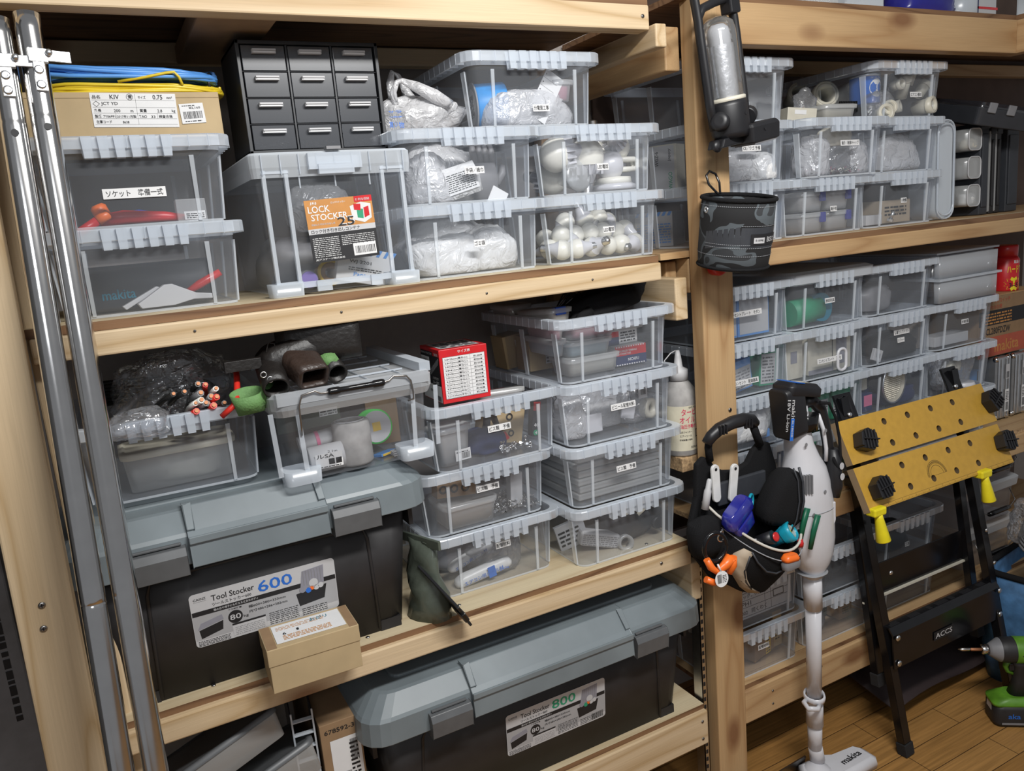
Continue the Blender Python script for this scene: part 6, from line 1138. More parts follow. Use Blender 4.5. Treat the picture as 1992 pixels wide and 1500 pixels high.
b.text('バイラック', -.052, .018, .075, .013, 1, F(0, 0, .0003)); b.text('ハックナワロ', -.052, .001, .07, .010, 1, F(0, 0, .0003)); b.text('PH1', -.045, -.018, .03, .011, 1, F(0, 0, .0003)); b.text('2002   同くわく', -.055, -.040, .09, .012, 1, F(0, 0, .0003)); b.text('2018', .062, .032, .03, .012, 1, F(0, 0, .0003)); rect(b, .058, .095, -.02, .0, 1); rect(b, .061, .092, -.017, -.003, 0, .0004); b.text('(ひみ)', -.115, -.04, .035, .03, 1, F(0, 0, .0003))
tag(b.obj('printed_sheet', ['sticker', 'ink'], None, F(1.298, 1.3395, z + P + .056, 86)), 'large printed ruled sheet inside the bin beside the post foot', 'paper')
for i, (x, y, w, h, m, lb) in enumerate(((1.655, 1.37, .05, .05, 'card_dark', 'brown carton in the bottom-tier bin right of the vacuum tube'), (1.62, 1.41, .08, .045, 'olive', 'olive carton behind the brown one'), (1.70, 1.40, .035, .07, 'mid_grey', 'grey carton at the right wall'))): simple_box('carton', lb, 'box', F(x, y, z, 0, 0, 8 * i), w, .05, h, [m, 'ink'], lambda b: lines(b, -.012, .012, -.01, .01, 3, 0, 3))
t = thing('round_plug', 'grey round cap at the front left of the bin right of the vacuum tube', 'cap', F(1.54, 1.375, z + .03, 80)); b = MB(); b.lathe([(.028, -.01), (.03, .01), (.02, .014)], 0, None, 24); b.obj('cap_body', 'mid_grey', t)
t = thing('brown_roll', 'brown printed tape roll in the upper bin right of the vacuum tube', 'tape', F(1.545, 1.385, z + P + .045, 80, 0, 10)); b = MB(); b.lathe([(.036, -.02), (.036, .02), (.018, .02)], 0, None, 26); b.obj('roll', 'card_dark', t)
bag('dark_bundle', 'dim bundle in the upper bin right of the vacuum tube', 1.62, 1.42, z + P, .08, .05, .04, 'charcoal', 131, sharp=False); bag('dark_bundle', 'dark hoses in the bin seen through the bench legs', 1.87, 1.43, z + P, .09, .06, .045, 'charcoal', 132, sharp=False)
t = thing('black_cloth_pile', 'black cloth draped over the bins under the yellow bench boards', 'cloth', F(1.87, 1.50, S4 + 2 * P + .002)); o = crumple('cloth_body', 'black_cloth', None, .16, .10, .05, 133, .3, 6, t, True, 3, False)
def handled(x, zz, lb):
    t = thing('handled_box', lb, 'storage box', F(x, 1.36, zz)); b = MB(); b.loft([rrect(.24, .30, .02, 0, cy=.15), rrect(.255, .31, .022, .105, cy=.15)], 0, None, True, False); b.obj('body', 'bin_wall', t); b = MB(); b.loft([rrect(.27, .33, .024, .098, cy=.15), rrect(.275, .335, .024, .122, cy=.15), rrect(.255, .315, .02, .128, cy=.15)], 0, None, False, True, smooth=False); b.obj('lid', 'lid_clear', t)
    b = MB(); b.tube([(-.085, -.012, .09), (-.085, -.03, .06), (-.05, -.034, .045), (.05, -.034, .045), (.085, -.03, .06), (.085, -.012, .09)], .0015, 0, 6); hd = b.obj('wire_handle', 'wire_steel', t); b = MB(); b.lathe([(.0065, 0), (.0075, .02), (.0075, .08), (.0065, .10)], 0, F(-.05, -.034, .045, 0, 90), 14); b.obj('grip', 'gloss_black', hd)
    return t
handled(2.27, .5465 + .018 - .018, 'wire-handled clear box right of the bench, uppermost'); handled(2.27, .415, 'wire-handled clear box right of the bench, middle one'); handled(2.27, S4 + .0005, 'wire-handled clear box right of the bench, resting on the bottom tier')
# ------------------------------------------------------------ lantern hanging on the post
t = thing('work_lantern', 'black framed work lantern with clear tube and foil reflector hung on the post', 'lantern', F(1.158, 1.228, 1.575, 0, -9, 6))
b = MB(); b.lathe([(.036, -.022), (.0385, -.01), (.0385, .040), (.036, .048), (.033, .049)], 0, None, 32); b.obj('base_housing', 'black_plastic', t)
b = MB(); b.loft([rrect(.085, .062, .008, -.040, cx=.052, cy=-.012), rrect(.09, .068, .009, -.010, cx=.052, cy=-.012), rrect(.082, .06, .01, -.002, cx=.05, cy=-.012)], 0, None, True, True, smooth=False); b.prism([(-.055, -.035), (.10, -.035), (.085, -.022), (-.045, -.018)], -.02, .02, 0, F(0, 0, 0, 90)); b.ball((-.050, -.004, -.030), .012, sc=(1, .6, 1)); b.obj('foot', 'black_plastic', t, None, .003)
b = MB(); b.box(.018, .086, -.040, .012, -.043, -.039); b.obj('foot_tray', 'mid_grey', t, None, .001)
for s_ in (-1, 1):
    b = MB(); b.lathe([(.016, 0), (.018, .003), (.018, .014), (.014, .018), (.008, .0185)], 0, F(s_ * .038, -.012, .012, 0, s_ * 72 + 0, 0) @ Matrix.Rotation(R(-25 * s_), 4, 'X'), 22); b.obj('side_knob', 'black_plastic', t)
    b = MB(); b.tube([(s_ * .047, 0, .0), (s_ * .050, 0, .05), (s_ * .051, 0, .17), (s_ * .050, 0, .20), (s_ * (.044 if s_ > 0 else .052), 0, .235)] + ([(-.055, 0, .30)] if s_ < 0 else []), .0075, 0, 8, Matrix.Diagonal((1, 1.3, 1, 1))); b.obj('frame_arm', 'black_plastic', t)
b = MB(); b.tube([(-.05, 0, .205), (-.035, 0, .222), (0, 0, .230), (.03, 0, .234), (.05, 0, .230)], .009, 0, 8); b.box(.030, .058, -.014, .014, .205, .240); b.obj('frame_top', 'black_plastic', t, None, .004)
b = MB(); b.tube([(0, 0, .232), (.004, 0, .26), (.0, .01, .30), (-.008, .02, .34)], .003, 0, 8); b.obj('hanger', 'wire_steel', t)
b = MB(); b.lathe([(.033, .050), (.0335, .06), (.0335, .175), (.030, .192), (.018, .202), (1e-5, .205)], 0, None, 34, caps=False); b.obj('clear_tube', 'tube_clear', t)
b = MB(); b.lathe([(.034, .047), (.036, .049), (.036, .054), (.033, .056)], 0, None, 34); b.obj('cream_ring', 'pvc', t)
b = MB(); b.lathe([(.024, .056), (.0255, .07), (.025, .100), (.026, .14), (.0255, .152)], 0, None, 26, caps=False); b.obj('foil_sheet', 'foil', t)
b = MB(); b.lathe([(.022, .056), (.022, .17), (.020, .182), (.012, .190)], 0, None, 26); b.obj('lamp_tube', 'sticker', t)
b = MB(); b.lathe([(.0032, 0), (.0032, .0006)], 0, F(.004, -.0386, .020, 90), 14); b.lathe([(.0025, 0), (.0025, .0006)], 0, F(.045, -.0468, -.018, 90), 12); b.obj('screw_hole', 'ink', t)
b = MB(); v = []; 
for k in range(7): a = math.radians(38 + k * 4); v += [(.0388 * math.sin(a), -.0388 * math.cos(a), -.004), (.0388 * math.sin(a), -.0388 * math.cos(a), .042)]
b.add(v, [(2 * k, 2 * k + 2, 2 * k + 3, 2 * k + 1) for k in range(6)], 0); b.obj('spec_sticker', 'grey_plastic', t)
# ------------------------------------------------------------ carabiner and camouflage pouch
m, nt, out = nmat('camo'); bb = bsdf(nt, (.02, .02, .02), .9); N = nt.nodes.new; L = nt.links.new
tc = N('ShaderNodeTexCoord'); n1 = N('ShaderNodeTexNoise'); n1.inputs['Scale'].default_value = 17; n1.inputs['Detail'].default_value = .6; n1.inputs['Distortion'].default_value = .8; mp = N('ShaderNodeMapping'); mp.inputs['Scale'].default_value = (1, 1, 1.5); mp.inputs['Location'].default_value = (.31, .1, .22)
L(tc.outputs['Object'], mp.inputs[0]); L(mp.outputs[0], n1.inputs['Vector']); cr = N('ShaderNodeValToRGB'); cr.color_ramp.interpolation = 'CONSTANT'; e = cr.color_ramp.elements; e[0].color = (.010, .010, .011, 1); e[1].position = .5; e[1].color = (.075, .088, .098, 1); k = e.new(.60); k.color = (.028, .030, .033, 1)
L(n1.outputs['Fac'], cr.inputs[0]); L(cr.outputs[0], bb.inputs['Base Color']); L(bb.outputs[0], out.inputs[0])
t = thing('camo_pouch', 'round grey and black camouflage tool pouch hung on the post', 'pouch', F(1.146, 1.222, 1.302, 9, 1, 0))
b = MB(); b.lathe([(.062, 0), (.068, .006), (.070, .03), (.0705, .10), (.070, .136)], 0, None, 40, True, True); b.s = b.s; b.f = [f for f in b.f if len(f) < 30 or b.v[f[0]][2] < .01][:]; b.m = b.m[:len(b.f)]; b.s = b.s[:len(b.f)]; b.obj('pouch_body', 'camo', t, solid=.003)
b = MB(); b.tube([(.0712 * math.cos(q), .0712 * math.sin(q), .136) for q in [i * math.pi / 18 for i in range(36)]], .0045, 0, 8, None, True); b.obj('top_binding', 'black_cloth', t)
b = MB(); b.tube([(.070 * math.cos(q), .070 * math.sin(q), .004) for q in [i * math.pi / 18 for i in range(36)]], .003, 0, 8, None, True); b.obj('bottom_binding', 'black_cloth', t)
b = MB(); b.lathe([(.064, .128), (.064, .01)], 0, None, 36, caps=False); b.obj('lining', 'black_matt', t)
def band(b, r, z0, z1, a0, a1, m=0, n=14, sl=0):
    v = []
    for k in range(n + 1): a = math.radians(a0 + (a1 - a0) * k / n); v += [(r * math.sin(a), -r * math.cos(a), z0 + sl * k / n), (r * math.sin(a), -r * math.cos(a), z1 + sl * k / n)]
    b.add(v, [(2 * k, 2 * k + 2, 2 * k + 3, 2 * k + 1) for k in range(n)], m)
b = MB(); band(b, .0722, .048, .086, -35, 50, 0); band(b, .0718, .040, .074, -95, -35, 0, sl=.014); b.obj('reinforcement', 'charcoal', t)
for zz, a0, a1 in ((.124, -180, 180), (.088, -35, 50), (.046, -95, 50), (.052, -95, 50), (.030, -180, 180)): b = MB(); [band(b, .0730, zz, zz + .0011, a, a + 2.0, 0, 1) for a in [a0 + i * 3.2 for i in range(int((a1 - a0) / 3.2))]]; b.obj('stitching', 'grey_plastic', t)
b = MB(); band(b, .0735, .052, .074, -20, 40, 0); b.obj('brand_tag', 'ink', t); b = MB(); band(b, .0739, .056, .067, -15, 5, 0)
b.obj('tag_panel', 'sticker', t); b = MB(); wrap(b, 'BISO', .0741, .063, .026, .010, 0, math.radians(20)); wrap(b, 'E-1894J', .0743, .0615, .018, .005, 1, math.radians(-5)); b.obj('tag_lettering', ['sticker', 'ink'], t)
b = MB(); b.lathe([(.0065, 0), (.0065, .0015), (.003, .0015), (.003, 0)], 0, Matrix.Rotation(R(-100), 4, 'Z') @ F(0, -.0712, .115, 90), 16, caps=False); b.obj('eyelet', 'zinc', t)
b = MB(); b.tube([(.0, .02, .150), (-.014, .03, .170), (-.016, .034, .188), (-.006, .036, .196), (.010, .036, .190), (.014, .03, .172), (.006, .02, .150)], .0025, 0, 8, None, True); tag(b.obj('carabiner', 'gloss_black', None, F(1.135, 1.225, 1.298)), 'black carabiner clipping the camouflage pouch to the post', 'carabiner')
t = thing('red_hook', 'round red hook plug on the post just below the camouflage pouch', 'hook', F(1.150, 1.27, 1.300, 90)); b = MB(); b.lathe([(.012, -.018), (.018, -.012), (.019, .006), (.016, .014), (.010, .016)], 0, None, 24); b.obj('plug', 'red_plastic', t)
# ------------------------------------------------------------ black tool bag
t = thing('tool_bag', 'black cloth tool bag with loop handle, overflowing with tools, hung on the post', 'tool bag', Matrix.Identity(4))
def sheet_loft(b, pts, y0, y1, m=0):
    b.prism([(x, z) for x, z in pts], -y1, -y0, m, FR)
P_ = [(1.055, .892), (1.075, .905), (1.094, .896), (1.105, .876), (1.13, .862), (1.165, .855), (1.198, .866), (1.216, .890), (1.238, .905), (1.266, .898), (1.284, .845), (1.293, .77), (1.30, .70), (1.26, .62), (1.10, .60), (1.03, .70), (1.03, .76), (1.05, .82)]
b = MB(); sheet_loft(b, P_, 1.248, 1.262); b.obj('back_panel', 'black_cloth', t, None, .004)
b = MB(); b.tube([(1.088, 1.245, .895), (1.082, 1.242, .925), (1.083, 1.238, .950)], .008, 0, 8); b.obj('handle_strap', 'black_cloth', t); b = MB(); b.tube([(1.205, 1.238, .954), (1.218, 1.242, .930), (1.232, 1.245, .900)], .009, 0, 8); b.obj('handle_strap', 'black_cloth', t)
b = MB(); b.tube([(1.072, 1.236, .938), (1.085, 1.234, .952), (1.105, 1.232, .964), (1.14, 1.230, .972), (1.17, 1.230, .972), (1.198, 1.232, .966), (1.212, 1.236, .955)], [.011, .013, .014, .0145, .0145, .013, .010], 0, 12)
for x in (1.094, 1.102, 1.110, 1.165, 1.173, 1.181): b.box(x, x + .003, 1.215, 1.222, .955, .975)
b.obj('handle_grip', 'black_plastic', t)
# front pouch: sections down the bag, each an arc bulging forward from the back panel
lv = [(.0, 1.0), (.02, 1.01), (.25, 1.04), (.5, 1.0), (.75, .82), (.97, .54), (1.0, .5)]
L0 = Vector((1.018, 1.245, .865)); R0 = Vector((1.300, 1.245, .725)); loops = []
for u, bul in lv:
    Lp = Vector((1.060 - .020 * math.sin(u * 3) + .030 * u * u, 1.245, .812 - .165 * u)); Rp = Vector((1.283 + .012 * math.sin(u * 3) - .035 * u * u, 1.19 + .03 * u, .725 - .065 * u)); l = []
    for k in range(17):
        s_ = k / 16; p = Lp.lerp(Rp, s_); a = math.sin(math.pi * s_) ** .7
        sag = (.065 - .03 * u) * a + .03 * u * u * a
        l.append((p.x, p.y - .075 * bul * a + .006 * math.sin(s_ * 14 + u * 3) * u, p.z - sag))
    loops.append(l)
b = MB(); b.loft(loops, 0, None, False, False, True, closed=False)
bl = [(p[0], 1.25, p[2]) for p in loops[-1]]; b.loft([loops[-1], bl], 0, None, False, False, True, closed=False); b.obj('front_pouch', 'black_cloth', t, None, 0, sub=1, solid=.006)
b = MB(); b.tube([(p[0], p[1] - .004, p[2]) for p in loops[0]], .0030, 0, 8); b.obj('rim_piping', 'piping', t)
b = MB(); b.tube([(p[0], p[1] - .008, p[2] - .022) for p in loops[0]], .0013, 0, 6); b.obj('rim_seam', 'grey_plastic', t)
b = MB(); fl = [[(p[0], p[1] + .012, p[2] - .03) for p in loops[0]], [(p[0], 1.246, p[2] - .03 + .04 * 0) for p in loops[0]]]; b.loft(fl, 0, None, False, False, True, closed=False); b.obj('inner_floor', 'black_matt', t)
# beige flash and pocket edge on the front
def on_front(s_, u, off=.005):
    us = [q[0] for q in lv]; i = max(j for j in range(6) if us[j] <= u or j == 0); f = (u - us[i]) / (us[i + 1] - us[i]); k = min(15, int(s_ * 16)); g = s_ * 16 - k
    A = [Vector(loops[i + a][k + c]) for a in (0, 1) for c in (0, 1)]; p = (A[0] * (1 - g) + A[1] * g) * (1 - f) + (A[2] * (1 - g) + A[3] * g) * f
    return (p.x, p.y - off, p.z)
b = MB(); q = [(.24, .22, .28, .22), (.18, .38, .25, .38), (.15, .55, .235, .55), (.16, .75, .26, .74), (.22, .93, .34, .90), (.34, 1.0, .46, .99)]
v = []; 
for a in q: v += [on_front(a[0] - .012, a[1], .007), on_front(a[2] + .014, a[3], .007)]
b.add(v, [(2 * i, 2 * i + 1, 2 * i + 3, 2 * i + 2) for i in range(5)], 0, None, True); b.obj('beige_panel', 'beige', t, solid=.003)
b = MB(); b.tube([on_front(*a, .008) for a in ((.28, .22), (.33, .36), (.42, .50), (.52, .54), (.62, .46), (.74, .34))], .0022, 0, 6); b.tube([on_front(*a, .008) for a in ((.27, .30), (.255, .45), (.24, .6), (.27, .8), (.36, .92))], .002, 0, 6); b.obj('pocket_edge', 'charcoal', t)
b = MB(); b.loft([rrect(.075, .045, .02, 0), rrect(.085, .055, .022, .05), rrect(.07, .045, .018, .10)], 0, F(1.060, 1.225, .690, 0, -12, 0)); b.obj('side_pocket', 'black_cloth', t, sub=1)
b = MB(); b.loft([rrect(.05, .05, .02, 0), rrect(.06, .055, .022, .05), rrect(.05, .045, .018, .085)], 0, F(1.262, 1.205, .615, 0, 14, 0)); b.obj('side_pocket', 'black_cloth', t, sub=1)
b = MB(); b.box(1.10, 1.24, 1.236, 1.246, .79, .842); b.obj('elastic_band', 'charcoal', t, None, .003)
# things in the tool bag
def knife(x, z, lb):
    k = thing('white_handled_tool', lb, 'hand tool', F(x, 1.232, z, 0, -2 if x < 1.1 else 8, 0)); b = MB(); b.loft([[(p[0], 0, p[1]) for p in rrect(.022, .085, .0105)], [(p[0] * .9, -.006, p[1] * .98) for p in rrect(.022, .085, .0105)]], 0, None, True, True); b.obj('handle', 'white_plastic', k, None, .001); b = MB(); b.lathe([(.0035, 0), (.0035, .0004)], 0, F(0, -.0062, .032, 90), 12); b.obj('hole', 'ink', k)
knife(1.088, .848, 'white flat handle with a hole, left one in the tool bag'); knife(1.137, .838, 'white flat handle with a hole, right one in the tool bag')
k = thing('marker', 'grey marker pen stuck in the back of the tool bag', 'marker', F(1.052, 1.225, .80, 0, 14, 0)); b = MB(); b.lathe([(.008, 0), (.008, .04), (.006, .045), (.0055, .062), (.0035, .066)], 0, None, 14); b.obj('barrel', 'sticker', k)
k = thing('blue_snap_box', 'glossy violet-blue plastic case in the tool bag', 'tool', F(1.115, 1.190, .775, 0, -28, 12)); b = MB(); b.loft([rrect(.085, .030, .012, 0), rrect(.090, .036, .015, .02), rrect(.070, .028, .012, .036)], 0); b.loft([rrect(.06, .026, .01, -.035), rrect(.068, .03, .012, -.004)], 0); b.obj('case', 'blue_clear', k, None, .002)
b = MB(); b.tube([(.014 * math.cos(q), 0, .014 * math.sin(q)) for q in [i * math.pi / 8 for i in range(16)]], .003, 0, 8, None, True); tag(b.obj('teal_ring', 'teal_bright', None, F(1.158, 1.200, .800, 0, 20, 30)), 'bright teal plastic ring beside the violet-blue case', 'ring')
k = thing('zip_case', 'black zip-up tool case standing at the right in the tool bag', 'case', F(1.222, 1.195, .728, 4, 14, -6)); b = MB(); b.loft([rrect(.105, .060, .02, 0), rrect(.110, .066, .024, .04), rrect(.085, .060, .024, .10), rrect(.045, .05, .02, .135)], 0); b.obj('case_body', 'black_cloth', k, None, 0, sub=1)
b = MB(); b.tube([(-.012, -.026, .140), (.004, -.030, .115), (.016, -.036, .07), (.018, -.038, .03), (.012, -.037, .0)], .0018, 0, 6); b.tube([(.004, -.024, .142), (.020, -.028, .112), (.030, -.034, .07), (.030, -.036, .03)], .003, 0, 6); b.obj('zip', 'charcoal', k)
b = MB(); b.tube([(1.153, 1.20, .70), (1.163, 1.165, .722), (1.170, 1.150, .730)], [.013, .014, .015], 0, 14); k = b.obj('grip_tool', 'black_plastic'); tag(k, 'black tool handle with a red end cap pointing out of the bag', 'hand tool'); b = MB(); b.lathe([(.010, 0), (.010, .002), (.006, .003)], 0, F(1.171, 1.1445, .732, 68, 0, 8), 18); b.obj('end_cap', 'red_plastic', k)
k = thing('flashlight', 'teal-ringed pocket flashlight pointing out of the tool bag', 'flashlight', F(1.200, 1.185, .700, 55, 0, 38)); b = MB(); b.lathe([(.014, -.03), (.015, .02), (.020, .036)], 0, None, 24); b.obj('barrel', 'teal', k); b = MB(); b.loft([rrect(.040, .034, .012, .030), rrect(.048, .040, .014, .045), rrect(.048, .040, .014, .054), rrect(.040, .033, .011, .0545), rrect(.038, .031, .010, .050)], 0, None, False, False); b.obj('head_ring', 'teal_bright', k); b = MB(); b.loft([rrect(.039, .032, .010, .0505), rrect(.02, .016, .006, .046)], 0, None, False, True); b.obj('lens', 'lens', k); b = MB(); b.box(-.004, .004, -.004, .004, .0465, .048); b.obj('led', 'yellow', k)
k = thing('white_cap_can', 'small white-capped cylinder low in the tool bag mouth', 'can', F(1.140, 1.195, .690, 50, 0, 10)); b = MB(); b.lathe([(.016, 0), (.017, .03), (.014, .036), (.010, .034)], 0, None, 22); b.obj('cap', 'sticker', k)
for (x, z_, lb, rz) in ((1.268, .730, 'dark green plier grip at the right of the tool bag', 24), (1.283, .715, 'second dark green plier grip at the far right of the tool bag', 28)):
    b = MB(); b.tube([(0, 0, -.03), (.008, -.004, .01), (.020, -.006, .045)], [.006, .0075, .008], 0, 10, Matrix.Diagonal((1, .7, 1, 1))); tag(b.obj('plier_grip', 'dark_green', None, F(x - .004, 1.165 - (x - 1.268), z_ - .012)), lb, 'pliers')
b = MB(); b.lathe([(.007, -.008), (.008, 0), (.006, .008)], 0, None, 14); tag(b.obj('red_tip', 'red_plastic', None, F(1.250, 1.152, .694)), 'small red tool tip at the right of the bag rim', 'hand tool')
k = thing('tape_measure', 'black carabiner-hung cutter with orange grip and round white price tag', 'hand tool', F(1.010, 1.150, .722, 0, 0, -8)); b = MB(); b.tube([(.026 * math.cos(q), 0, .030 * math.sin(q) + .03) for q in [i * math.pi / 10 for i in range(20)]], .0045, 0, 8, None, True); b.obj('loop', 'gloss_black', k)
b = MB(); b.tube([(-.026, -.008, .012), (-.018, -.010, -.006), (-.006, -.012, -.018), (.014, -.012, -.008), (.030, -.010, .004)], [.007, .008, .007, .010, .012], 0, 10); b.tube([(.030, -.010, .004), (.032, -.01, -.014), (.024, -.01, -.030)], [.012, .010, .006], 0, 10); b.tube([(-.030, -.008, -.030), (-.014, -.010, -.040), (.004, -.01, -.044)], [.007, .007, .004], 0, 10); b.obj('orange_grip', 'orange', k)
b = MB(); b.lathe([(.0165, 0), (.0165, .0008)], 0, F(0, 0, 0, 0), 26); bars(b, -.011, .0, -.008, .010, 1, 3, .001); lines(b, .002, .012, -.008, .008, 5, 1, 3, .001); b.obj('price_tag', ['paper', 'ink'], k, F(-.002, -.022, -.030, 84, 0, 6)); b = MB(); b.tube([(-.002, -.02, -.014), (-.006, -.016, .0)], .002, 0, 6); b.obj('tag_tie', 'paper', k)
b = MB(); b.tube([(.010 * math.cos(q), .002 * math.sin(q * 2), .012 * math.sin(q)) for q in [i * math.pi / 8 for i in range(16)]], .0018, 0, 8, None, True); tag(b.obj('key_ring', 'steel', None, F(1.027, 1.150, .772, 0, 30, 20)), 'steel split ring on the left front of the tool bag', 'ring')
k = thing('clip_light', 'orange and grey clip tool on the front right of the bag rim', 'hand tool', F(1.196, 1.128, .672, 0, -2, 0)); b = MB(); b.loft([rrect(.042, .02, .008, -.012), rrect(.046, .022, .009, .0), rrect(.034, .018, .007, .012)], 0); b.obj('clip_body', 'mid_grey', k, None, .001); b = MB(); b.loft([rrect(.04, .022, .008, .006), rrect(.042, .024, .009, .012), rrect(.03, .018, .007, .020)], 0, F(-.002, 0, 0, 0, 6, 0)); b.obj('orange_top', 'orange', k)
# ------------------------------------------------------------ cordless vacuum
t = thing('cordless_vacuum', 'white stick vacuum with black battery standing right of the tool bag', 'vacuum cleaner', Matrix.Translation((1.333, 1.2, 0)) @ Matrix.Diagonal((.83, .93, 1, 1)) @ Matrix.Translation((-1.345, -1.2, 0)))
def esec(cx, z, rx, ry, cy=1.2, n=24): return [(cx + rx * math.copysign(abs(math.cos(2 * math.pi * i / n)) ** .85, math.cos(2 * math.pi * i / n)), cy + ry * math.copysign(abs(math.sin(2 * math.pi * i / n)) ** .85, math.sin(2 * math.pi * i / n)), z) for i in range(n)]
sec = [(1.352, .572, .024, .024), (1.352, .590, .032, .030), (1.352, .608, .050, .038), (1.348, .632, .064, .044), (1.342, .668, .076, .048), (1.338, .72, .079, .048), (1.334, .765, .080, .048), (1.328, .81, .072, .046), (1.326, .84, .062, .042), (1.318, .868, .046, .036), (1.308, .90, .036, .032), (1.301, .94, .030, .030), (1.296, .985, .028, .028)]
b = MB(); b.loft([esec(*s_) for s_ in sec], 0); b.obj('body', 'white_abs', t)
b = MB(); 
for i in range(5): b.box(1.268 + i * .0068, 1.2712 + i * .0068, 1.162 - .003 * i, 1.18, .795, .838)
b.obj('vent', 'mid_grey', t)
for z0, w in ((.742, .0805), (.585, .042)): b = MB(); b.loft([esec(1.336 if w > .05 else 1.350, z0, w, .0488 if w > .05 else .0365), esec(1.336 if w > .05 else 1.35, z0 + .0016, w, .0488 if w > .05 else .0365)], 0); b.obj('seam', 'grey_plastic', t)
b = MB(); b.box(1.366, 1.396, 1.160, 1.175, .715, .755); b.lathe([(.015, 0), (.015, .006)], 0, F(1.381, 1.1655, .716, 90), 20); b.obj('release_button', 'white_abs', t, None, .002)
b = MB(); b.tube([(1.318, 1.195, .988), (1.345, 1.19, .992), (1.372, 1.188, .972), (1.388, 1.187, .935), (1.400, 1.186, .885), (1.406, 1.186, .84)], [.014, .015, .015, .014, .014, .015], 0, 12); b.loft([esec(1.398, .765, .010, .020, 1.172, 14), esec(1.400, .79, .020, .024, 1.172, 14), esec(1.405, .84, .020, .024, 1.176, 14), esec(1.404, .875, .014, .02, 1.182, 14)], 0); b.obj('handle', 'black_plastic', t)
b = MB(); b.tube([(1.352, 1.176, .960), (1.368, 1.174, .925), (1.378, 1.174, .880), (1.380, 1.176, .850)], .005, 0, 8); b.obj('handle_edge', 'white_abs', t)
b = MB(); b.tube([(1.345, 1.166, .990), (1.372, 1.160, .985), (1.394, 1.158, .950), (1.408, 1.158, .90), (1.412, 1.158, .85), (1.400, 1.156, .83), (1.384, 1.158, .86)], .004, 0, 6, Matrix.Identity(4)); b.obj('wrist_strap', 'black_cloth', t)
b = MB(); b.loft([esec(1.318, .930, .030, .024, 1.185, 16), esec(1.318, .965, .032, .026, 1.185, 16)], 0); b.obj('trigger_hollow', 'gloss_black', t)
b = MB(); b.lathe([(.008, 0), (.008, .001)], 0, F(1.404, 1.1475, .815, 90), 18); b.lathe([(.008, 0), (.008, .001)], 0, F(1.402, 1.1475, .840, 90), 18); b.obj('button', 'sticker', t)
for x, z_ in ((1.290, .905), (1.292, .975), (1.345, .790), (1.302, .745), (1.362, .925)): b = MB(); b.lathe([(.0045, 0), (.0045, .001)], 0, F(x, 1.163 if z_ > .88 else 1.1525, z_, 90), 12); b.obj('screw_hole', 'mid_grey', t)
b = MB(); b.loft([[(p[0], p[1], 0) for p in rrect(.112, .058, .012)], [(p[0], p[1], .062) for p in rrect(.116, .062, .014)]], 0, F(1.262, 1.19, .925, 0, 0, 0) @ Matrix.Rotation(R(-8), 4, 'Y') @ Matrix.Translation((0, 0, .0)) @ Matrix.Rotation(R(90), 4, 'Y') @ Matrix.Translation((-.055, 0, -.025)), True, True); bt = b.obj('battery', 'black_plastic', t, None, .004)
b = MB(); b.loft([rrect(.115, .062, .012, 0), rrect(.118, .066, .016, .018), rrect(.095, .055, .016, .028)], 0, F(1.290, 1.19, 1.012, 0, 10, 0)); b.obj('battery_cap', 'black_plastic', t, None, .002)
b = MB(); sheet(b, .034, .026, 0); b.obj('star_button', 'pvc', t, F(1.302, 1.188, 1.0400, 0, 10, 0)); b = MB(); b.box(-.04, -.01, -.03, .03, 0, .001); b.obj('blue_patch', 'num_blue', t, F(1.295, 1.19, 1.0395, 0, 10, 0))
b = MB(); b.text('makita', 0, 0, .052, .013, 0); b.text('18V Li-ion', 0, -.016, .068, .011, 0); rect(b, .040, .088, .000, .012, 1, .0001); b.text('BL1860B', .044, .003, .036, .006, 0, F(0, 0, .0004)); b.obj('battery_print', ['sticker', 'num_blue'], t, Matrix.Translation((1.240, 1.1598, 1.012)) @ Matrix.Rotation(R(8), 4, 'Y') @ FR @ Matrix.Rotation(R(-90), 4, 'Z'))
b = MB(); b.cyl((1.352, 1.2, .575), (1.362, 1.205, .49), .0245, 0, 22, .0235); b.obj('pipe_collar', 'white_abs', t)
b = MB(); b.cyl((1.362, 1.205, .50), (1.394, 1.230, .215), .0205, 0, 24, .0195); b.obj('pipe', 'white_abs', t)
b = MB(); b.cyl((1.394, 1.230, .225), (1.402, 1.236, .155), .0225, 0, 24, .0235); b.cyl((1.402, 1.236, .157), (1.408, 1.241, .085), .0195, 0, 24, .0195); b.cyl((1.408, 1.241, .09), (1.420, 1.243, .045), .0195, 0, 24, .021); b.obj('nozzle_neck', 'white_abs', t)
b = MB(); D_, _ = dirM((1.391, 1.228, .238), (1.396, 1.232, .20)); b.tube([(p[0], p[1], 0) for p in rrect(.052, .050, .024)], .0035, 0, 6, D_ @ Matrix.Diagonal((1, 1, 2.6, 1)), True); b.obj('clip_ring', 'white_abs', t); b = MB(); b.tube([(1.385, 1.205, .226), (1.362, 1.195, .228), (1.338, 1.205, .232), (1.345, 1.225, .236), (1.372, 1.236, .232)], .0065, 0, 8); b.obj('clip_loop', 'white_abs', t)
nz = MB(); hl = [(-.125, -.048), (.120, -.048), (.128, -.040), (.128, .000), (.118, .020), (.045, .030), (.020, .048), (-.050, .048), (-.070, .020), (-.125, -.01), (-.130, -.03)]
nz.loft([[(x, y, .004) for x, y in hl], [(x * 1.005, y * 1.01, .014) for x, y in hl], [(x * .985, y * .95, .026) for x, y in hl], [(x * .9, y * .75, .032) for x, y in hl]], 0)
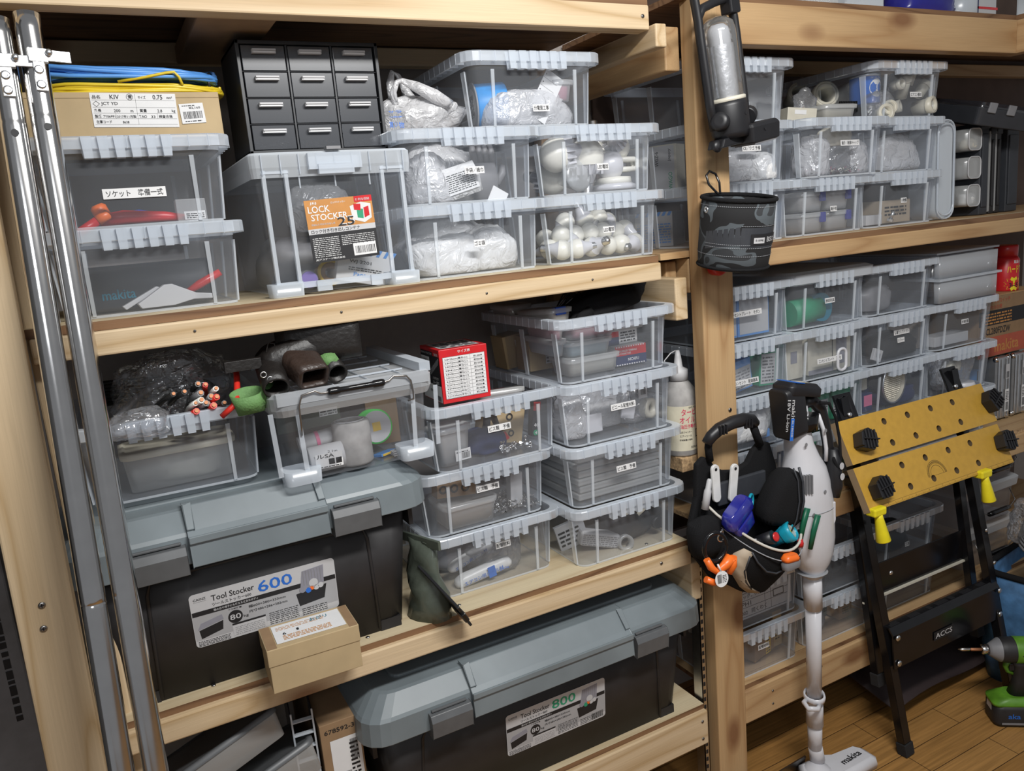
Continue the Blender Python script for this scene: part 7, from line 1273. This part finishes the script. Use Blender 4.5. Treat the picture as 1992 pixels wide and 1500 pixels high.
o = nz.obj('nozzle', 'white_abs', t, F(1.436, 1.222, 0) @ Matrix.Diagonal((1.24, 1.07, 1, 1))); b = MB(); b.ball((-.026, .006, .018), .034, sc=(1.05, 1.2, .75)); b.obj('nozzle_dome', 'white_abs', o)
b = MB(); b.box(-.12, .12, -.046, .02, .0, .006); b.obj('nozzle_sole', 'mid_grey', o); b = MB(); b.text('makita', 0, 0, .066, .018, 0); b.obj('nozzle_lettering', 'ink', o, F(.036, -.022, .0335, 0, 0, 3))
# ------------------------------------------------------------ folding bench with two yellow boards
t = thing('folding_bench', 'folded black workbench with two yellow drilled boards leaning on the shelf', 'workbench', Matrix.Identity(4))
BM = Matrix(((1, 0, 0, 1.5), (0, .4472, -.8944, 1.267), (0, .8944, .4472, .895), (0, 0, 0, 1)))   # board frame: x along, y up the boards, z out
def drilled(x0, x1, y0, y1, th, hx, hy, r, name):
    b = MB(); xs = [x0] + [(hx[i] + hx[i + 1]) / 2 for i in range(len(hx) - 1)] + [x1]; ys = [y0] + [(hy[0] + hy[1]) / 2] + [y1]
    xs[0], xs[-1] = hx[0] - .04, hx[-1] + .04
    for (a, c) in ((x0, xs[0]), (xs[-1], x1)): rect(b, a, c, y0, y1, 0, 0)
    n = 24
    for i in range(len(hx)):
        for j in range(2):
            X0, X1, Y0, Y1 = xs[i], xs[i + 1], ys[j], ys[j + 1]; cx, cy = hx[i], hy[j]; o_ = []; c_ = []
            ang = sorted([2 * math.pi * k / n for k in range(n)] + [math.atan2(Y - cy, X - cx) % (2 * math.pi) for X in (X0, X1) for Y in (Y0, Y1)]); m_ = len(ang)
            for a in ang:
                dx, dy = math.cos(a), math.sin(a)
                tt = min(((X1 if dx > 0 else X0) - cx) / dx if abs(dx) > 1e-9 else 9, ((Y1 if dy > 0 else Y0) - cy) / dy if abs(dy) > 1e-9 else 9)
                o_.append((cx + dx * tt, cy + dy * tt, 0)); c_.append((cx + dx * r, cy + dy * r, 0))
            b.add(o_ + c_, [(k, (k + 1) % m_, m_ + (k + 1) % m_, m_ + k) for k in range(m_)], 0)
            b.add(c_ + [(p[0], p[1], -th) for p in c_], [(k, m_ + k, m_ + (k + 1) % m_, (k + 1) % m_) for k in range(m_)], 2, None, True)
    v = [(x0, y0, 0), (x1, y0, 0), (x1, y1, 0), (x0, y1, 0), (x0, y0, -th), (x1, y0, -th), (x1, y1, -th), (x0, y1, -th)]
    b.add(v, [(0, 4, 5, 1), (1, 5, 6, 2), (2, 6, 7, 3), (3, 7, 4, 0)], 1)
    b.add([(x0, y0, -th), (x1, y0, -th), (x1, y1, -th), (x0, y1, -th)], [(3, 2, 1, 0)], 1)
    return b.obj(name, ['ruler_wood', 'mdf', 'hole_dark'], t, BM)
hx = [.155, .243, .333, .422]
d1 = drilled(0, .562, -.107, 0, .020, hx, [-.083, -.028], .0085, 'bench_board'); d2 = drilled(-.004, .556, -.222, -.115, .020, hx, [-.195, -.141], .0085, 'bench_board')
b = MB()
for i in range(109):
    x = .012 + i * .005; hh = .007 if i % 10 == 0 else (.005 if i % 5 == 0 else .003); rect(b, x, x + .0007, -.2215, -.2215 + hh, 0, .0003)
rect(b, .0, .552, -.2145 + .0012, -.2145 + .0016, 0, .0003)
for rr in (.036, .033, .024): b.add([(.262 + q[1] * math.cos(q[0]), -.189 + q[1] * math.sin(q[0]), .0003) for k in range(19) for q in ((math.pi * k / 18, rr), (math.pi * k / 18, rr - .0009))], [(2 * k, 2 * k + 2, 2 * k + 3, 2 * k + 1) for k in range(18)], 0)
for k in range(37): a = math.pi * k / 36; c, s_ = math.cos(a), math.sin(a); b.add([(.262 + .033 * c - .0004 * s_, -.189 + .033 * s_ + .0004 * c, .0004), (.262 + .028 * c - .0004 * s_, -.189 + .028 * s_ + .0004 * c, .0004), (.262 + .028 * c + .0004 * s_, -.189 + .028 * s_ - .0004 * c, .0004), (.262 + .033 * c + .0004 * s_, -.189 + .033 * s_ - .0004 * c, .0004)], [(0, 1, 2, 3)], 0)
rect(b, .228, .298, -.1895, -.189, 0, .0003); b.obj('ruler_print', 'ink', d2)
b = MB(); b.box(.10, .40, -.116, -.106, -.016, -.010); b.obj('gap_strip', 'mid_grey', t, BM)
def dog(x, y, rz):
    b = MB()
    b.prism([(-.022, -.018), (.008, -.022), (.022, -.006), (.022, .014), (.002, .024), (-.020, .014)], .0005, .022, 0); b.prism([(-.026, -.014), (-.020, -.016), (-.016, .014), (-.022, .014)], .002, .026, 0)
    for k in range(4): b.box(-.012 + k * .008, -.0085 + k * .008, -.020 + k * .001, .020, .022, .0255)
    b.box(-.020, .022, -.0015, .0015, .020, .028)
    return b.obj('clamp_dog', 'black_plastic', t, BM @ F(x, y, 0, 0, 0, rz, 1.2), .0012)
dog(.056, -.060, -14); dog(.558, -.052, 30); dog(.045, -.176, 8); dog(.540, -.164, -8)
for x in (.018, .424):
    b = MB(); b.box(-.021, .021, -.016, .012, -.010, .010); b.obj('handle_block', 'yellow', t, F(1.5 + x, 1.172, .695), .004)
    b = MB(); b.lathe([(.016, -.070), (.017, -.068), (.0098, -.012), (.009, .0)], 0, F(1.5 + x + .002, 1.166, .690, -8, -6, 0), 24); b.obj('yellow_handle', 'yellow', t)
def leg(p0, p1, w, dd, name='leg', cap=True):
    p0 = Vector(p0); p1 = Vector(p1); z_ = (p0 - p1).normalized(); x_ = Vector((1, 0, 0)); x_ = (x_ - z_ * x_.dot(z_)).normalized(); y_ = z_.cross(x_); M = Matrix(((x_.x, y_.x, z_.x, p1.x), (x_.y, y_.y, z_.y, p1.y), (x_.z, y_.z, z_.z, p1.z), (0, 0, 0, 1))); Ln = (p0 - p1).length
    b = MB(); b.box(-w / 2, w / 2, -dd / 2, -dd / 2 + .002, .004, Ln); b.box(-w / 2, -w / 2 + .002, -dd / 2, dd / 2, .004, Ln); b.box(w / 2 - .002, w / 2, -dd / 2, dd / 2, .004, Ln); l = b.obj(name, 'gloss_black', t, M, .0008)
    if cap: b = MB(); b.box(-w / 2 - .003, w / 2 + .003, -dd / 2 - .003, dd / 2 + .003, -.004, .030); b.obj('foot_cap', 'black_matt', l, None, .002)
    return M, l
leg((1.562, 1.305, .94), (1.636, 1.168, .006), .026, .022); leg((1.606, 1.30, .66), (1.618, 1.236, .176), .024, .020)
leg((1.99, 1.305, .94), (2.062, 1.150, .006), .026, .022); leg((2.018, 1.30, .66), (2.034, 1.236, .176), .024, .020)
for x in (1.572, 1.985):
    b = MB(); b.box(-.030, .030, -.004, .003, -.04, .055); pl = b.obj('top_bracket', 'gloss_black', t, F(x, 1.292, .895, -24), .002); b = MB(); b.lathe([(.007, 0), (.007, .002), (.004, .005)], 0, F(0, -.0045, .0, 90), 14); b.obj('bolt', 'zinc', pl); b = MB(); b.box(.010, .016, -.0048, -.004, -.03, .045); b.obj('slot', 'ink', pl)
    b = MB(); b.box(x - .012, x + .012, 1.20, 1.295, .715, .74); b.obj('support_arm', 'gloss_black', t, None, .002)
b = MB(); b.box(1.60, 2.04, 1.272, 1.275, .395, .485); b.obj('cross_panel', 'gloss_black', t, None, .001); b = MB(); b.box(1.60, 2.04, 1.266, 1.272, .391, .396); b.obj('panel_lip', 'pvc', t)
pr = [(1.218, .352), (1.198, .352), (1.186, .335), (1.182, .245), (1.186, .245), (1.190, .333), (1.200, .347), (1.218, .347)]
b = MB(); b.add([(1.606, y, z_) for y, z_ in pr] + [(2.045, y, z_) for y, z_ in pr], [tuple(range(7, -1, -1)), tuple(range(8, 16))] + [(i, 8 + i, 8 + (i + 1) % 8, (i + 1) % 8) for i in range(8)]); stp = b.obj('tool_rail', 'gloss_black', t)
for x0, x1 in ((1.615, 1.65), (1.69, 1.73), (1.765, 1.78), (1.80, 1.845), (1.855, 1.872), (1.905, 1.945), (1.975, 2.005)): b = MB(); b.box(x0, x1, 1.1995, 1.2125, .3515, .3525); b.obj('rail_slot', 'ink', stp)
b = MB(); rect(b, -.040, .040, -.012, .012, 0, 0); b.text('ACCS', -.034, -.007, .068, .014, 1, F(0, 0, .0004)); b.obj('nameplate', ['ink', 'sticker'], stp, F(1.800, 1.1815, .283, 88))
for x, z_ in ((1.616, .33), (1.622, .258), (2.036, .33), (2.043, .258)): b = MB(); b.lathe([(.008, 0), (.0075, .003), (.004, .0045)], 0, F(x, 1.181, z_, 90), 16); b.obj('bolt', 'zinc', t)
for p in ((1.604, 1.245, .62), (1.612, 1.222, .50), (2.02, 1.235, .50), (2.028, 1.215, .41), (1.600, 1.26, .72)): b = MB(); b.lathe([(.006, 0), (.0055, .0025), (.003, .0035)], 0, F(p[0], p[1] - .022, p[2], 90), 14); b.obj('rivet', 'zinc', t)
# ------------------------------------------------------------ green impact driver
t = thing('impact_driver', 'dirty green and black cordless driver standing on the floor at the right', 'cordless driver', F(1.985, 1.100, 0, 0, 0, 143))
b = MB(); b.loft([rrect(.120, .074, .018, .004), rrect(.124, .078, .020, .012), rrect(.124, .078, .020, .052), rrect(.110, .07, .018, .062)], 0); b.obj('battery', 'black_body', t)
b = MB(); b.loft([rrect(.128, .070, .018, .058), rrect(.128, .074, .02, .066), rrect(.075, .054, .018, .082, cx=-.006)], 0); b.obj('battery_shoe', 'tool_green', t)
b = MB(); b.loft([[(x + .000, y, z_) for x, y, z_ in rrect(.052, .040, .016, .076, cx=-.006)], [(x, y, z_) for x, y, z_ in rrect(.042, .034, .014, .12, cx=-.014)], [(x, y, z_) for x, y, z_ in rrect(.046, .036, .014, .165, cx=-.014)], [(x, y, z_) for x, y, z_ in rrect(.06, .044, .016, .185, cx=-.008)]], 0); b.obj('grip', 'black_body', t)
b = MB(); b.tube([(.018, 0, .178), (.026, 0, .160), (.020, 0, .146), (.006, 0, .138)], [.009, .007, .006, .005], 0, 10); b.obj('trigger_guard', 'tool_green', t); b = MB(); b.box(.006, .02, -.010, .010, .15, .172); b.obj('trigger', 'black_plastic', t, None, .003)
b = MB(); b.lathe([(.024, -.085), (.031, -.07), (.033, -.02), (.034, .03), (.031, .045), (.020, .062), (.016, .066)], 0, F(0, 0, .208, 0, 90), 28); b.obj('motor_housing', 'black_body', t)
b = MB(); b.lathe([(.0345, -.068), (.0352, .006), (.0345, .010)], 0, F(0, 0, .208, 0, 90), 28, caps=False); o = b.obj('green_shell', 'tool_green', t); b = MB(); b.lathe([(.0355, -.04), (.0355, .0)], 0, F(0, 0, .208, 0, 90) @ Matrix.Diagonal((.3, 1.0, 1, 1)), 28, caps=False); b.obj('grip_band', 'black_body', t)
b = MB(); b.lathe([(.033, .030), (.031, .046), (.019, .064), (.015, .070)], 0, F(0, 0, .208, 0, 90), 28); b.obj('hammer_case', 'mid_grey', t); b = MB(); b.lathe([(.012, .068), (.0125, .085), (.009, .088)], 0, F(0, 0, .208, 0, 90), 20); b.tube([(.072 + i * .0018, .0128 * math.cos(i * .9), .208 + .0128 * math.sin(i * .9)) for i in range(10)], .0012, 0, 5); b.obj('bit_sleeve', 'steel', t)
b = MB(); b.lathe([(.0042, .085), (.0042, .112), (.003, .114)], 0, F(0, 0, .208, 0, 90), 8); b.obj('bit_shank', 'copper', t); b = MB(); b.lathe([(.003, .112), (.0045, .118), (.0045, .134), (.001, .144)], 0, F(0, 0, .208, 0, 90), 8); b.obj('bit_tip', 'steel', t)
b = MB(); b.box(-.02, .016, .039, .043, -.0 + .012, .05); b.obj('belt_clip', 'beige', t, F(-.028, 0, 0), .002); b = MB(); b.text('aka', 0, 0, .030, .014, 0); b.obj('battery_lettering', 'num_blue', t, Matrix.Translation((.030, .0396, .028)) @ Matrix.Rotation(R(180), 4, 'Z') @ FR); b = MB(); b.box(.0622, .0626, -.014, .014, .038, .056); b.obj('battery_gauge', 'sticker', t)
b = MB(); b.box(-.045, .045, .0392, .0396, .010, .016); b.obj('scratch_strip', 'mid_grey', t)
# ------------------------------------------------------------ dark sheet under the bench, cloth at the left, clutter at the right
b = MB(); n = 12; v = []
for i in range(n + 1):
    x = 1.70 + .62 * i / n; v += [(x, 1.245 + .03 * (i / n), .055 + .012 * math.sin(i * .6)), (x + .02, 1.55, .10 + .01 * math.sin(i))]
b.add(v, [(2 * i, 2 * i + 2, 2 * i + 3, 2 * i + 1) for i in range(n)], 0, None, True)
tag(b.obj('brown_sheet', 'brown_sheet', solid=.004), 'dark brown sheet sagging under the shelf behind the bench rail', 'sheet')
tag(crumple('black_jacket', 'black_cloth', F(-.235, 1.235, 1.02), .045, .05, .13, 141, .3, 6, None, False, 3, False), 'black jacket hem hanging beside the pine corner post', 'jacket')
t = thing('pipe_cover', 'grey duct cover with printed lettering down the wall at lower left', 'duct cover', F(-.275, 1.62, 0)); b = MB(); b.box(-.04, .04, 0, .05, 0, 1.2); b.obj('duct', 'mid_grey', t, None, .004); b = MB(); lines(b, 0, .40, 0, .012, 1, 0, 7, 0, .9); b.obj('duct_lettering', 'ink', t, Matrix.Translation((.008, -.001, 1.0)) @ FR @ Matrix.Rotation(R(-90), 4, 'Z'))
simple_box('yellow_case', 'yellow box edge glimpsed between the corner post and the poles', 'box', F(-.125, 1.50, S2 + .001), .09, .2, .115, ['label_yellow', 'ink'])
t = thing('blue_bag', 'blue woven carry bag with black handle straps at the right edge', 'bag', F(2.28, 1.20, 0, 0, 0, 8)); b = MB(); b.loft([rrect(.30, .18, .04, 0), rrect(.33, .21, .05, .10), rrect(.31, .19, .05, .22), rrect(.33, .20, .05, .34)], 0, None, True, False); b.obj('bag_body', 'blue_bag', t, solid=.002)
b = MB(); b.tube([(-.165, -.03, .32), (-.10, -.105, .26), (.0, -.12, .20), (.12, -.12, .19)], .011, 0, 6); b.tube([(-.175, -.05, .13), (-.10, -.112, .135), (.02, -.12, .18), (.12, -.12, .25)], .010, 0, 6); b.tube([(p[0], p[1], .34) for p in rrect(.33, .20, .05)], .009, 0, 6, None, True); b.obj('strap', 'black_cloth', t)
rd = random.Random(5)
for i in range(7):
    b = MB(); x0 = 2.16 + rd.uniform(0, .06); p = [(x0 + .028 * k + rd.uniform(-.01, .01), 1.14 + rd.uniform(-.02, .05), .375 + .02 * math.sin(k * .9 + i * 2) + .006 * i) for k in range(8)]
    tag(b.tube(p, .0022 if i % 3 else .003, 0, 6).obj('tangled_cord', 'cable_black' if i % 3 else 'sticker'), ('white cord', 'black cord', 'thin black cord', 'second white cord', 'lower black cord', 'middle black cord', 'topmost white cord')[i] + ' in the tangle over the blue bag', 'cord')
b = MB(); [b.tube([(.085 * math.cos(q), .06 * math.sin(q), i * .010 + .004 * math.sin(q * 2 + i)) for q in [k * math.pi / 12 for k in range(24)]], .0055, 0, 8, None, True) for i in range(6)]; tag(b.obj('hose_coil', 'mid_grey', None, F(2.235, 1.17, .43, 22, -14, 0)), 'coil of grey hose in a clear bag at the right edge', 'hose')
bag('clear_bag', 'shiny clear bag wrapped round the grey hose coil', 2.25, 1.17, .425, .11, .08, .085, 'film', 151, amp=.35, lev=4)
